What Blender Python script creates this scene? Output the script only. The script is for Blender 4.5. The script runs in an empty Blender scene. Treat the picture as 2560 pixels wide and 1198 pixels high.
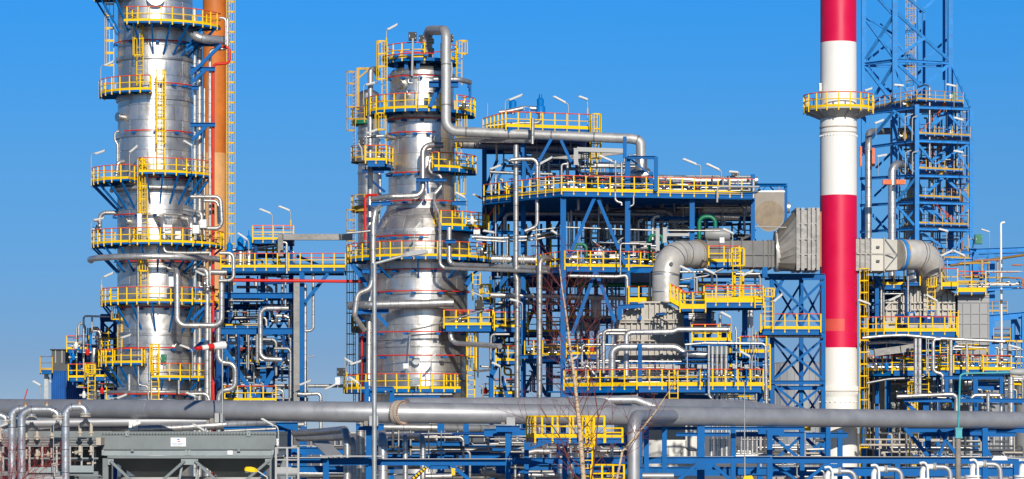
import bpy, math, random
from mathutils import Vector as V, Matrix
rnd = random.Random(11)
SC = bpy.context.scene
C = SC.collection
PI = math.pi
F = 7000.0      # focal length in photo pixels (photo 2560 px wide)
HY = 1080.0     # horizon row in the photo
CH = 8.0        # eye height in metres

def W(x, y, d):
    """world point seen at photo pixel (x, y) and standing d metres away"""
    return V(((x-1280.0)*d/F, d, CH+(HY-y)*d/F))
def S(d): return d/F

# ------------------------------------------------------------------ materials
M = {}
def _mat(name):
    m = bpy.data.materials.new(name); m.use_nodes = True
    nt = m.node_tree; b = nt.nodes['Principled BSDF']
    M[name] = m
    return m, nt, b
def nd(nt, t, **kw):
    n = nt.nodes.new(t)
    for k, v in kw.items():
        if k in n.inputs: n.inputs[k].default_value = v
        else: setattr(n, k, v)
    return n
def ramp(nt, fac, stops):
    r = nt.nodes.new('ShaderNodeValToRGB')
    while len(r.color_ramp.elements) < len(stops): r.color_ramp.elements.new(0.5)
    for e, (p, c) in zip(r.color_ramp.elements, stops):
        e.position = p; e.color = (*c, 1) if len(c) == 3 else c
    nt.links.new(fac, r.inputs[0])
    return r
def mixc(nt, fac, a, b, mode='MIX'):
    n = nt.nodes.new('ShaderNodeMix'); n.data_type = 'RGBA'; n.blend_type = mode
    for i, v in ((0, fac), (6, a), (7, b)):
        if hasattr(v, 'is_linked'): nt.links.new(v, n.inputs[i])
        elif isinstance(v, (int, float)): n.inputs[i].default_value = v
        else: n.inputs[i].default_value = (*v, 1)
    return n.outputs[2]
def mth(nt, op, a, b=0.0):
    n = nt.nodes.new('ShaderNodeMath'); n.operation = op
    for i, v in ((0, a), (1, b)):
        if hasattr(v, 'is_linked'): nt.links.new(v, n.inputs[i])
        else: n.inputs[i].default_value = v
    return n.outputs[0]
def texco(nt, kind='Object'):
    return nt.nodes.new('ShaderNodeTexCoord').outputs[kind]
def noise(nt, vec, scale, detail=4, rough=0.6):
    n = nt.nodes.new('ShaderNodeTexNoise'); n.inputs['Scale'].default_value = scale
    n.inputs['Detail'].default_value = detail; n.inputs['Roughness'].default_value = rough
    nt.links.new(vec, n.inputs['Vector']); return n.outputs['Fac']
def mapping(nt, vec, sc):
    n = nt.nodes.new('ShaderNodeMapping'); n.inputs['Scale'].default_value = sc
    nt.links.new(vec, n.inputs['Vector']); return n.outputs[0]
def bump(nt, b, h, strength, dist):
    n = nt.nodes.new('ShaderNodeBump'); n.inputs['Strength'].default_value = strength
    n.inputs['Distance'].default_value = dist
    nt.links.new(h, n.inputs['Height']); nt.links.new(n.outputs[0], b.inputs['Normal'])

def paint(name, col, rough=0.45, vary=0.25, dirt=(0.10, 0.07, 0.05), dirt_amt=0.22, scale=1.3, spec=0.4):
    """painted steel: faded patches, grime and small stains that belong to the paint"""
    m, nt, b = _mat(name)
    oc = texco(nt)
    n1 = noise(nt, oc, scale, 5, 0.65)
    n2 = noise(nt, mapping(nt, oc, (4, 4, 0.7)), 2.2, 6, 0.75)
    dark = tuple(c*(1-vary) for c in col); light = tuple(min(1, c*(1+vary*.6)) for c in col)
    r1 = ramp(nt, n1, [(0.3, dark), (0.7, light)])
    f = ramp(nt, n2, [(0.55, (0, 0, 0)), (0.78, (dirt_amt,)*3)])
    c = mixc(nt, f.outputs[0], r1.outputs[0], dirt)
    nt.links.new(c, b.inputs['Base Color'])
    b.inputs['Specular IOR Level'].default_value = spec
    rr = ramp(nt, n1, [(0.3, (rough-.08,)*3), (0.7, (min(1, rough+.12),)*3)])
    nt.links.new(rr.outputs[0], b.inputs['Roughness'])
    return m

def cladding(name, bw, bh, base=0.70, rough=0.37, metal=.92, warm=(1, .955, .885), seam=0.014, wave=0.012):
    """polished sheet-metal jacket: sheets with seams along the UVs (metres), each sheet a little different"""
    m, nt, b = _mat(name)
    uv = texco(nt, 'UV')
    br = nt.nodes.new('ShaderNodeTexBrick')
    br.offset = 0.5; br.inputs['Scale'].default_value = 1.0
    br.inputs['Brick Width'].default_value = bw; br.inputs['Row Height'].default_value = bh
    br.inputs['Mortar Size'].default_value = seam; br.inputs['Mortar Smooth'].default_value = 0.2
    br.inputs['Bias'].default_value = 0.0
    lo, hi = base*.84, min(1, base*1.10)
    br.inputs['Color1'].default_value = (lo*warm[0], lo*warm[1], lo*warm[2], 1)
    br.inputs['Color2'].default_value = (hi*warm[0], hi*warm[1], hi*warm[2], 1)
    br.inputs['Mortar'].default_value = (base*.48, base*.46, base*.44, 1)
    nt.links.new(uv, br.inputs['Vector'])
    oc = texco(nt)
    st = noise(nt, mapping(nt, oc, (1.2, 1.2, .16)), 1.6, 6, 0.7)
    stain = ramp(nt, st, [(0.52, (1, 1, 1)), (0.76, (.66, .60, .52))])
    c = mixc(nt, 1.0, br.outputs['Color'], stain.outputs[0], 'MULTIPLY')
    nt.links.new(c, b.inputs['Base Color'])
    b.inputs['Metallic'].default_value = metal
    rn = noise(nt, oc, 0.9, 4, .6)
    rr = ramp(nt, rn, [(0.3, (rough-.07,)*3), (0.7, (rough+.10,)*3)])
    nt.links.new(rr.outputs[0], b.inputs['Roughness'])
    w1 = noise(nt, oc, 0.75, 2, .5)
    h = mth(nt, 'ADD', mth(nt, 'MULTIPLY', w1, wave*6), mth(nt, 'MULTIPLY', br.outputs['Fac'], -0.012))
    bump(nt, b, h, 0.7, 1.0)
    return m

def pipemetal(name, base=0.66, rough=0.34, gap=1.05, metal=.72, warm=(1, .985, .96), wave=.006):
    m, nt, b = _mat(name)
    uv = texco(nt, 'UV')
    sep = nt.nodes.new('ShaderNodeSeparateXYZ'); nt.links.new(uv, sep.inputs[0])
    fr = mth(nt, 'FRACT', mth(nt, 'DIVIDE', sep.outputs[0], gap))
    seam = mth(nt, 'LESS_THAN', fr, 0.035)
    oi = nt.nodes.new('ShaderNodeObjectInfo')
    oc = texco(nt)
    n1 = noise(nt, oc, 1.1, 5, .7)
    tint = mth(nt, 'MULTIPLY_ADD', oi.outputs['Random'], 0.26); nt.nodes[-1].inputs[2].default_value = 0.84
    cr = ramp(nt, n1, [(.3, tuple(base*.8*w for w in warm)), (.7, tuple(min(1, base*1.12)*w for w in warm))])
    c = mixc(nt, 1.0, cr.outputs[0], tint, 'MULTIPLY')
    c = mixc(nt, mth(nt, 'MULTIPLY', seam, .75), c, (.12, .115, .11))
    nt.links.new(c, b.inputs['Base Color'])
    b.inputs['Metallic'].default_value = metal
    rr = ramp(nt, n1, [(.3, (rough-.08,)*3), (.7, (rough+.12,)*3)])
    nt.links.new(rr.outputs[0], b.inputs['Roughness'])
    w1 = noise(nt, oc, 2.4, 3, .5)
    h = mth(nt, 'ADD', mth(nt, 'MULTIPLY', w1, wave*4), mth(nt, 'MULTIPLY', seam, -0.01))
    bump(nt, b, h, .6, 1.0)
    return m

def plain(name, col, rough=.6, metal=0.0, vary=.15, scale=2.0):
    m, nt, b = _mat(name)
    oc = texco(nt)
    n1 = noise(nt, oc, scale, 6, .7)
    r = ramp(nt, n1, [(.3, tuple(c*(1-vary) for c in col)), (.7, tuple(min(1, c*(1+vary)) for c in col))])
    nt.links.new(r.outputs[0], b.inputs['Base Color'])
    b.inputs['Roughness'].default_value = rough; b.inputs['Metallic'].default_value = metal
    return m

BLUE = (0.0, 0.112, 0.36)
cladding('shell', 1.45, 1.12)
cladding('shell_thin', 1.2, 0.9, base=.6, rough=.38)
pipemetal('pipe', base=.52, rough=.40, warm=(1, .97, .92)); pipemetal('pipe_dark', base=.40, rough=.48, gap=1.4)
pipemetal('pipe_fine', base=.56, rough=.36, gap=.55)
pipemetal('elbow_ribs', base=.62, rough=.3, gap=.16)
pipemetal('duct_steel', base=.62, rough=.36, gap=1.9, warm=(1, .95, .87), metal=.22)
plain('steel', (.55, .53, .50), .38, 1.0, .2, 3)
plain('galv', (.38, .40, .40), .5, .55, .2, 3)
plain('plate_worn', (.25, .195, .135), .7, .1, .3, 1.2)
plain('plate_grey', (.25, .225, .19), .6, .2, .15, 1.2)
paint('blue', BLUE, .5, .2, dirt=(.01, .05, .14), dirt_amt=.35, spec=.15)
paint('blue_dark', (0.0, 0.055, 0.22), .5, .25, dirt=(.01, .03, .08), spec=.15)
paint('blue_hazy', (0.03, 0.235, 0.60), .6, .25, dirt=(.4, .25, .2), dirt_amt=.35, spec=.2)  # lighter blue paint, with the distance haze put into its colour
paint('valve_blue', (0.0, .17, .52), .4, .15, dirt=(.01, .05, .14), spec=.2)
paint('yellow', (.86, .54, .002), .5, .1, dirt=(.4, .2, .02), dirt_amt=.14, spec=.15)
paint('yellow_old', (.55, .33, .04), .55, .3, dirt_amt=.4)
paint('rail_red', (.70, .075, .02), .45, .2, dirt_amt=.1)
paint('rail_rust', (.40, .16, .08), .6, .3)
paint('red', (.62, .022, .015), .4, .15, dirt_amt=.1)
paint('green', (.004, .165, .085), .4, .2)
paint('orange_stack', (.56, .155, .022), .6, .22, scale=.5)
paint('orange_pale', (.66, .34, .13), .6, .2, scale=.5)
paint('orange', (.72, .14, .03), .5, .2)
paint('chimney_white', (.80, .78, .73), .5, .035, dirt=(.5, .44, .36), dirt_amt=.16, scale=.35)
paint('chimney_red', (.63, .002, .055), .42, .06, dirt=(.4, .02, .04), dirt_amt=.3, scale=.35)
paint('faded_red', (.68, .085, .06), .5, .06)
paint('white', (.78, .78, .75), .45, .06, dirt_amt=.15)
paint('grey_paint', (.41, .415, .43), .46, .13, dirt=(.16, .15, .14), dirt_amt=.35, scale=.8, spec=.5)
paint('cooler_grey', (.18, .205, .21), .48, .14, dirt=(.10, .11, .11), dirt_amt=.35, scale=.9)
paint('cooler_light', (.27, .31, .32), .45, .12, dirt_amt=.25)
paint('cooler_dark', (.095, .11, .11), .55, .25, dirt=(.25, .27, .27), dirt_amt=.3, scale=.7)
paint('beige', (.48, .42, .34), .55, .18, dirt=(.25, .14, .07), dirt_amt=.45)
paint('light_grey', (.38, .385, .38), .5, .12)
paint('black', (.012, .012, .013), .5, .2, dirt_amt=.1)
paint('dark_grey', (.075, .08, .085), .55, .25)
paint('turquoise', (.06, .36, .40), .5, .25, dirt=(.3, .12, .05), dirt_amt=.6, scale=3)
paint('concrete', (.26, .235, .205), .85, .25, dirt_amt=.4, scale=5)
paint('lamp_glass', (.60, .60, .57), .3, .06)
paint('tank_grey', (.30, .31, .32), .5, .12, scale=.4)
paint('furnace', (.31, .285, .25), .42, .16, dirt=(.28, .15, .07), dirt_amt=.4, scale=.7)
for n in ('furnace',):
    M[n].node_tree.nodes['Principled BSDF'].inputs['Metallic'].default_value = .55
paint('panel_grey', (.29, .295, .30), .42, .10, scale=.6)
paint('cream', (.58, .55, .48), .5, .1, dirt=(.3, .2, .12), dirt_amt=.25)
# birch bark: pale with dark lenticel bands
m, nt, b = _mat('bark'); oc = texco(nt)
n1 = noise(nt, mapping(nt, oc, (5, 5, 14)), 2.0, 4, .6)
r = ramp(nt, n1, [(.36, (.10, .06, .04)), (.46, (.52, .38, .24)), (.8, (.66, .52, .36))])
nt.links.new(r.outputs[0], b.inputs['Base Color']); b.inputs['Roughness'].default_value = .8
plain('twig', (.15, .036, .026), .75, 0, .35, 6)
plain('twig_red', (.26, .03, .022), .75, 0, .3, 6)
# ground: trodden gravel and concrete
m, nt, b = _mat('ground'); oc = texco(nt)
n1 = noise(nt, oc, .05, 8, .7); n2 = noise(nt, oc, 3.0, 6, .7)
r = ramp(nt, n1, [(.35, (.22, .20, .17)), (.65, (.36, .33, .29))])
nt.links.new(mixc(nt, .35, r.outputs[0], ramp(nt, n2, [(.3, (.08, .075, .07)), (.7, (.30, .28, .25))]).outputs[0]), b.inputs['Base Color'])
b.inputs['Roughness'].default_value = .95
# corrugated blue wall sheet
m, nt, b = _mat('corrugated'); oc = texco(nt)
sp = nt.nodes.new('ShaderNodeSeparateXYZ'); nt.links.new(oc, sp.inputs[0])
wv = mth(nt, 'SINE', mth(nt, 'MULTIPLY', sp.outputs[0], 42.0))
n1 = noise(nt, oc, 1.0, 5, .7)
nt.links.new(ramp(nt, n1, [(.3, (.004, .075, .30)), (.7, (.006, .11, .42))]).outputs[0], b.inputs['Base Color'])
bump(nt, b, wv, .8, .03); b.inputs['Roughness'].default_value = .45

# ------------------------------------------------------------------ mesh builder
class MB:
    def __init__(s): s.v = []; s.f = []; s.uv = []; s.sm = []
    def add(s, vs, fs, uvs=None, smooth=False):
        o = len(s.v); s.v += [V(p) for p in vs]
        for i, f in enumerate(fs):
            s.f.append([o+k for k in f]); s.uv.append(uvs[i] if uvs else None); s.sm.append(smooth)
        return s
    def box(s, c, sz, rz=0.0, mat=None):
        c = V(c); hx, hy, hz = sz[0]/2, sz[1]/2, sz[2]/2
        R = mat if mat else Matrix.Rotation(rz, 3, 'Z')
        vs = [c+R @ V((x, y, z)) for x in (-hx, hx) for y in (-hy, hy) for z in (-hz, hz)]
        fs = [(0, 1, 3, 2), (4, 6, 7, 5), (0, 4, 5, 1), (2, 3, 7, 6), (0, 2, 6, 4), (1, 5, 7, 3)]
        return s.add(vs, fs)
    def bar(s, p0, p1, w, h=None, up=None):
        """rectangular bar; w across, h along 'up'"""
        p0, p1 = V(p0), V(p1); h = h or w
        t = (p1-p0); L = t.length
        if L < 1e-6: return s
        t /= L
        u = V(up) if up else (V((0, 0, 1)) if abs(t.z) < .95 else V((0, -1, 0)))
        a = t.cross(u).normalized(); u = a.cross(t).normalized()
        R = Matrix((a, t, u)).transposed()
        return s.box((p0+p1)/2, (w, L, h), mat=R)
    def ibar(s, p0, p1, w, h, up=None, tw=None):
        """I-section: flanges w wide set h apart along 'up', thin web between"""
        p0, p1 = V(p0), V(p1); t = (p1-p0).normalized()
        u = V(up) if up else (V((0, 0, 1)) if abs(t.z) < .95 else V((0, -1, 0)))
        a = t.cross(u).normalized(); u = a.cross(t).normalized()
        ft = max(.02, h*.09); tw = tw or max(.02, w*.1)
        for sg in (-1, 1):
            o = u*(sg*(h-ft)/2)
            s.bar(p0+o, p1+o, w, ft, up=u)
        return s.bar(p0, p1, tw, h-2*ft-.001, up=u)
    def tube(s, path, r, n=10, caps=True, u0=0.0):
        path = [V(p) for p in path]
        P = [path[0]]
        for p in path[1:]:
            if (p-P[-1]).length > 1e-5: P.append(p)
        if len(P) < 2: return s
        rs = r if isinstance(r, (list, tuple)) else [r]*len(P)
        if len(rs) != len(P): rs = [rs[0]+(rs[-1]-rs[0])*i/(len(P)-1) for i in range(len(P))]
        tans = []
        for i in range(len(P)):
            a = P[max(0, i-1)]; b_ = P[min(len(P)-1, i+1)]
            tans.append((b_-a).normalized())
        up = V((0, 0, 1)) if abs(tans[0].z) < .9 else V((0, -1, 0))
        nrm = tans[0].cross(up).normalized()
        vs = []; us = []; u = u0
        for i, p in enumerate(P):
            t = tans[i]
            if i: u += (P[i]-P[i-1]).length
            nrm = (nrm-t*nrm.dot(t)).normalized(); bn = t.cross(nrm)
            for k in range(n):
                an = 2*PI*k/n
                vs.append(p+(nrm*math.cos(an)+bn*math.sin(an))*rs[i])
            us.append(u)
        fs = []; uv = []
        c_ = 2*PI*max(rs)
        for i in range(len(P)-1):
            for k in range(n):
                k2 = (k+1) % n
                fs.append((i*n+k, i*n+k2, (i+1)*n+k2, (i+1)*n+k))
                uv.append(((us[i], c_*k/n), (us[i], c_*(k+1)/n), (us[i+1], c_*(k+1)/n), (us[i+1], c_*k/n)))
        s.add(vs, fs, uv, True)
        if caps:
            o = len(s.v)-len(vs)
            for base, rev in ((0, 0), ((len(P)-1)*n, 1)):
                idx = [o+base+k for k in range(n)]
                if not rev: idx.reverse()
                # own vertices so that the rim stays crisp
                q = len(s.v); s.v += [s.v[j].copy() for j in idx]
                s.f.append([q+k for k in range(n)]); s.uv.append(None); s.sm.append(False)
        return s
    def lathe(s, c, prof, n=48, a0=-PI, a1=PI, smooth=True, axis=None):
        """surface of revolution about a vertical axis at c; profile [(radius, z)]; angle 0 faces the camera"""
        cx, cy = c[0], c[1]
        full = abs((a1-a0)-2*PI) < 1e-6
        cols = n if full else n+1
        rm = max(p[0] for p in prof)
        for (r0, z0), (r1, z1) in zip(prof[:-1], prof[1:]):
            vs = []; fs = []; uv = []
            for k in range(cols):
                a = a0+(a1-a0)*k/n
                vs.append((cx+r0*math.sin(a), cy-r0*math.cos(a), z0))
                vs.append((cx+r1*math.sin(a), cy-r1*math.cos(a), z1))
            L = (a1-a0)/n*rm
            dz = z1-z0 if abs(z1-z0) > .05 else (r1-r0)
            for k in range(n):
                k2 = (k+1) % cols
                fs.append((2*k, 2*k2, 2*k2+1, 2*k+1))
                uv.append(((k*L, z0), ((k+1)*L, z0), ((k+1)*L, z0+dz), (k*L, z0+dz)))
            s.add(vs, fs, uv, smooth)
        return s
    def prism(s, poly, ext):
        """poly: list of 3D points (flat), extruded by vector ext"""
        n = len(poly); e = V(ext); P = [V(p) for p in poly]
        vs = P+[p+e for p in P]
        nrm = (P[1]-P[0]).cross(P[2]-P[1])
        fs = [list(range(n))[::-1], list(range(n, 2*n))]
        fs += [(k, (k+1) % n, (k+1) % n+n, k+n) for k in range(n)]
        if nrm.dot(e) < 0: fs = [list(f)[::-1] for f in fs]
        return s.add(vs, fs)
    def hexa(s, bot, top):
        """eight-cornered solid from two quads (same winding)"""
        vs = list(bot)+list(top)
        fs = [(3, 2, 1, 0), (4, 5, 6, 7)]+[(k, (k+1) % 4, (k+1) % 4+4, k+4) for k in range(4)]
        return s.add(vs, fs)

BASE = {}
def _mesh(name, mb, mat, off):
    me = bpy.data.meshes.new(name)
    me.from_pydata([tuple(v-off) for v in mb.v], [], mb.f)
    me.polygons.foreach_set('use_smooth', mb.sm)
    if any(u is not None for u in mb.uv):
        ul = me.uv_layers.new(name='UVMap')
        flat = []
        for f, u in zip(mb.f, mb.uv):
            if u is None: flat += [0.3, 0.3]*len(f)
            else:
                for q in u: flat += [q[0], q[1]]
        ul.data.foreach_set('uv', flat)
    me.materials.append(M[mat] if isinstance(mat, str) else mat)
    me.update()
    return me
USED = {}
def tag(o, label, cat, group=None, kind=None):
    if label: o['label'] = label
    if cat: o['category'] = cat
    if group: o['group'] = group
    if kind: o['kind'] = kind
    if label and not kind:
        USED.setdefault(label, []).append((o.name, group))
    return o
def thing(name, label, cat, base, group=None):
    o = bpy.data.objects.new(name, None); C.objects.link(o)
    o.empty_display_size = .3
    o.location = base; BASE[o.name] = V(base)
    return tag(o, label, cat, group)
def part(parent, name, mb, mat, label=None):
    b = BASE[parent.name]
    o = bpy.data.objects.new(name, _mesh(name, mb, mat, b)); C.objects.link(o)
    o.parent = parent; BASE[o.name] = b
    if label: o['label'] = label
    return o
def solid(name, mb, mat, label, cat, group=None, kind=None):
    xs = [v.x for v in mb.v]; ys = [v.y for v in mb.v]; zs = [v.z for v in mb.v]
    b = V(((min(xs)+max(xs))/2, (min(ys)+max(ys))/2, min(zs)))
    o = bpy.data.objects.new(name, _mesh(name, mb, mat, b)); C.objects.link(o)
    o.location = b; BASE[o.name] = b
    return tag(o, label, cat, group, kind)

def roundpath(pts, R, seg=6):
    P = [V(p) for p in pts]
    out = [P[0]]
    for i in range(1, len(P)-1):
        a, b, c = P[i-1], P[i], P[i+1]
        d0 = (a-b); d1 = (c-b); l0, l1 = d0.length, d1.length
        if l0 < 1e-6 or l1 < 1e-6: continue
        d0 /= l0; d1 /= l1
        cs = max(-1, min(1, d0.dot(d1))); an = math.acos(cs)
        if an > PI-.03: out.append(b); continue
        t = min(R/math.tan(an/2) if an > .02 else l0, l0*.49, l1*.49)
        r = t*math.tan(an/2)
        p0 = b+d0*t; p1 = b+d1*t
        bis = (d0+d1).normalized(); ctr = b+bis*math.sqrt(t*t+r*r)
        sw = PI-an
        v0 = p0-ctr; v1 = p1-ctr
        n = max(3, int(math.ceil(seg*sw/(PI/2))))
        for k in range(n+1):
            f = k/n
            v = (v0*math.sin((1-f)*sw)+v1*math.sin(f*sw))/max(1e-6, math.sin(sw)) if sw < PI-.05 else v0.lerp(v1, f)
            out.append(ctr+v.normalized()*r)
    out.append(P[-1])
    return out

def wp(p, D):
    return W(p[0], p[1], p[2] if len(p) > 2 else D)
def along(path, f):
    L = [0]
    for a, b in zip(path[:-1], path[1:]): L.append(L[-1]+(b-a).length)
    t = L[-1]*f
    for i in range(len(path)-1):
        if L[i+1] >= t:
            k = (t-L[i])/max(1e-9, L[i+1]-L[i])
            return path[i].lerp(path[i+1], k), (path[i+1]-path[i]).normalized()
    return path[-1], (path[-1]-path[-2]).normalized()

def pipe(label, pts, w, D, mat='pipe', cat='pipe', name='pipe', group=None, fl=(), bend=1.5, n=None, flmat='beige'):
    """a pipe run through photo points; w = width in photo pixels at depth D; fl = flanges at these fractions"""
    r = w*.5*S(D)
    P = [wp(p, D) for p in pts]
    if pts[-1][1] >= 1000 and abs(pts[-1][0]-pts[-2][0]) < 2 and D > 125: P[-1].z = .2      # risers stand on the ground
    path = roundpath(P, 2*r*bend)
    mb = MB().tube(path, r, n or (16 if w > 10 else 10 if w > 5 else 7))
    o = solid(name, mb, mat, label, cat, group)
    for f in fl:
        p, t = along(path, f)
        for k in (-1, 1):
            q = MB().tube([p+t*(k*r*.30-r*.17), p+t*(k*r*.30+r*.17)], r*1.38, 16)
            part(o, 'flange', q, flmat)
    return o
def arcpipe(label, cx, D, R, yf, a0, a1, w, mat='pipe', tails=(), cat='pipe', name='pipe', brk=0, group=None, bmat='blue'):
    """pipe bent round a column: arc of photo-pixel radius R, yf = row at its point nearest the camera"""
    s = S(D); c = W(cx, HY, D); Rm = R*s
    z = CH+(HY-yf)*(D-Rm)/F
    n = max(6, int(abs(a1-a0)/6))
    P = []
    for k in range(n+1):
        a = math.radians(a0+(a1-a0)*k/n)
        P.append(V((c.x+Rm*math.sin(a), c.y-Rm*math.cos(a), z)))
    o = solid(name, MB().tube(P, w*.5*s, 12 if w > 8 else 7), mat, label, cat, group)
    for k in range(brk):
        a = math.radians(a0+(a1-a0)*(k+.5)/brk)
        q = MB(); d = V((math.sin(a), -math.cos(a), 0))
        p = V((c.x, c.y, z))+d*Rm
        q.bar(p-d*.42-V((0, 0, .14)), p+d*.06-V((0, 0, .14)), .28, .14)
        part(o, 'support_bracket', q, bmat)
    return o

# ------------------------------------------------------------------ railings, platforms, ladders, lamps
POSTS = {}
def post_mesh(mat, h, w):
    k = (mat, round(h, 2), w)
    if k not in POSTS:
        mb = MB().box((0, 0, h/2-.12), (w, w, h+.24))
        POSTS[k] = _mesh('post', mb, mat, V((0, 0, 0)))
    return POSTS[k]
def rails(root, path, h=1.08, sp=.85, mat='yellow', top='rail_red', w=.085, kick=True, closed=False, kickh=.17):
    """guard rail along a world path on the floor line"""
    P = [V(p) for p in path]
    if closed: P.append(P[0])
    b = BASE[root.name]
    spots = []
    for p, q in zip(P[:-1], P[1:]):
        L = (q-p).length
        if L < .05: continue
        spots.append((p, q, L))
    done = []
    acc = 0.0
    for i, (p, q, L) in enumerate(spots):
        if len(P) > 8:       # curved run: post every sp metres
            t = -acc if i else 0
            k = 0 if i == 0 else sp-acc
            while k <= L+1e-6:
                done.append(p.lerp(q, k/L)); k += sp
            acc = L-(k-sp)
        else:
            n = max(1, int(round(L/sp)))
            for k in range(n+1):
                c = p.lerp(q, k/n)
                if not any((c-d).length < .12 for d in done): done.append(c)
    if len(P) > 8 and not closed and (done[-1]-P[-1]).length > .3: done.append(P[-1])
    for c in done:
        o = bpy.data.objects.new('post', post_mesh(mat, h, w)); C.objects.link(o)
        o.parent = root; o.location = c-b; BASE[o.name] = b
    up = V((0, 0, 1))
    rn = 6
    part(root, 'top_rail', MB().tube([p+up*h for p in P], .04, rn), top)
    part(root, 'mid_rail', MB().tube([p+up*h*.53 for p in P], .038, rn), mat)
    if kick:
        k = MB()
        for p, q in zip(P[:-1], P[1:]):
            if (q-p).length < .02: continue
            k.bar(p+up*(kickh/2), q+up*(kickh/2), .016, kickh)
        part(root, 'kick_plate', k, mat)

def ringplat(label, cx, D, yf, Ro, Ri, a0, a1, br=0, drop=60, rail=True, gaps=(), th=.12, group=None, top='rail_red',
             mat='yellow', under='blue', h=1.06, name='ring_platform', ends=True, sp=.85):
    s = S(D); c = W(cx, HY, D); R0 = Ro*s; R1 = Ri*s
    z = CH+(HY-yf)*(D-R0)/F
    root = thing(name, label, 'platform', (c.x, c.y, z), group)
    A0, A1 = math.radians(a0), math.radians(a1)
    n = max(8, int((a1-a0)/6))
    part(root, 'deck', MB().lathe((c.x, c.y), [(R1, z), (R1, z-.05), (R0-.02, z-.05), (R0-.02, z), (R1, z)], n, A0, A1, False), under)
    eb = MB().lathe((c.x, c.y), [(R0-.05, z-th-.02), (R0+.012, z-th-.02), (R0+.012, z-.004), (R0-.05, z-.004)], n, A0, A1, False)
    part(root, 'edge_beam', eb, under)
    k = max(2, int((a1-a0)/22))
    for i in range(k+1):
        a = A0+(A1-A0)*i/k; d = V((math.sin(a), -math.cos(a), 0)); o = V((c.x, c.y, z-.05-th*.5))
        part(root, 'joist', MB().bar(o+d*R1, o+d*(R0-.06), .09, th), under)
    for i in range(br):
        a = A0+(A1-A0)*(i+.5)/br; d = V((math.sin(a), -math.cos(a), 0)); o = V((c.x, c.y, z-th-.05))
        q = MB().bar(o+d*(R0-.12), o+d*(R1-.02)-V((0, 0, drop*s)), .11, .14)
        part(root, 'bracket', q, under)
    if rail:
        segs = []; cur = a0
        for g0, g1 in sorted(gaps):
            if g0 > cur: segs.append((cur, g0))
            cur = g1
        if cur < a1: segs.append((cur, a1))
        for j, (b0, b1) in enumerate(segs):
            m = max(2, int((b1-b0)/5)); P = []
            if ends and j == 0 and abs(b0-a0) < .1:
                a = math.radians(b0); d = V((math.sin(a), -math.cos(a), 0))
                P.append(V((c.x, c.y, z))+d*(R1+.25))
            for i in range(m+1):
                a = math.radians(b0+(b1-b0)*i/m)
                P.append(V((c.x+R0*math.sin(a), c.y-R0*math.cos(a), z)))
            if ends and j == len(segs)-1 and abs(b1-a1) < .1:
                a = math.radians(b1); d = V((math.sin(a), -math.cos(a), 0))
                P.append(V((c.x, c.y, z))+d*(R1+.25))
            while len(P) <= 8:
                P.insert(len(P)//2, (P[len(P)//2-1]+P[len(P)//2])/2)
            rails(root, P, h, sp, mat, top)
    return root

def platform(label, pts, y, edges=None, th=.26, group=None, mat='yellow', top='rail_red', under='blue', h=1.06, posts_sp=.85,
             name='platform', kick=True, rail=True, kickh=.17, joist=True):
    """flat platform; pts = [(photo x, depth)] corner list, y = row of the floor edge at the first corner"""
    z = W(0, y, pts[0][1]).z
    P = [V((W(x, HY, d).x, d, z)) for x, d in pts]
    cen = sum(P, V((0, 0, 0)))/len(P)
    root = thing(name, label, 'platform', cen, group)
    dk = MB().prism([p-V((0, 0, .05)) for p in P], (0, 0, .05)); part(root, 'deck', dk, under)
    n = len(P)
    e = MB()
    for i in range(n):
        p, q = P[i], P[(i+1) % n]
        o = V((0, 0, -.052-th/2)); t = (q-p).normalized()
        e.ibar(p+o+t*.12, q+o-t*.12, .13, th)
    part(root, 'edge_beam', e, under)
    L = (P[1]-P[0]).length; k = max(1, int(L/1.6)) if joist else 1
    for i in range(1, k):
        a = P[0].lerp(P[1], i/k); b_ = P[-1].lerp(P[2] if n == 4 else P[-2], i/k)
        o = V((0, 0, -.056-th*.4)); t = (b_-a).normalized()
        part(root, 'joist', MB().bar(a+o+t*.14, b_+o-t*.14, .1, th*.8), under)
    if rail:
        edges = edges if edges is not None else list(range(n))
        run = []
        runs = []
        for i in range(n):
            if i in edges:
                if not run: run = [P[i]]
                run.append(P[(i+1) % n])
            elif run: runs.append(run); run = []
        if run:
            if runs and 0 in edges and (n-1) in edges and len(edges) < n:
                runs[0] = run[:-1]+runs[0]
            else: runs.append(run)
        for r_ in runs: rails(root, r_, h, posts_sp, mat, top, kick=kick, kickh=kickh)
    return root

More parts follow.
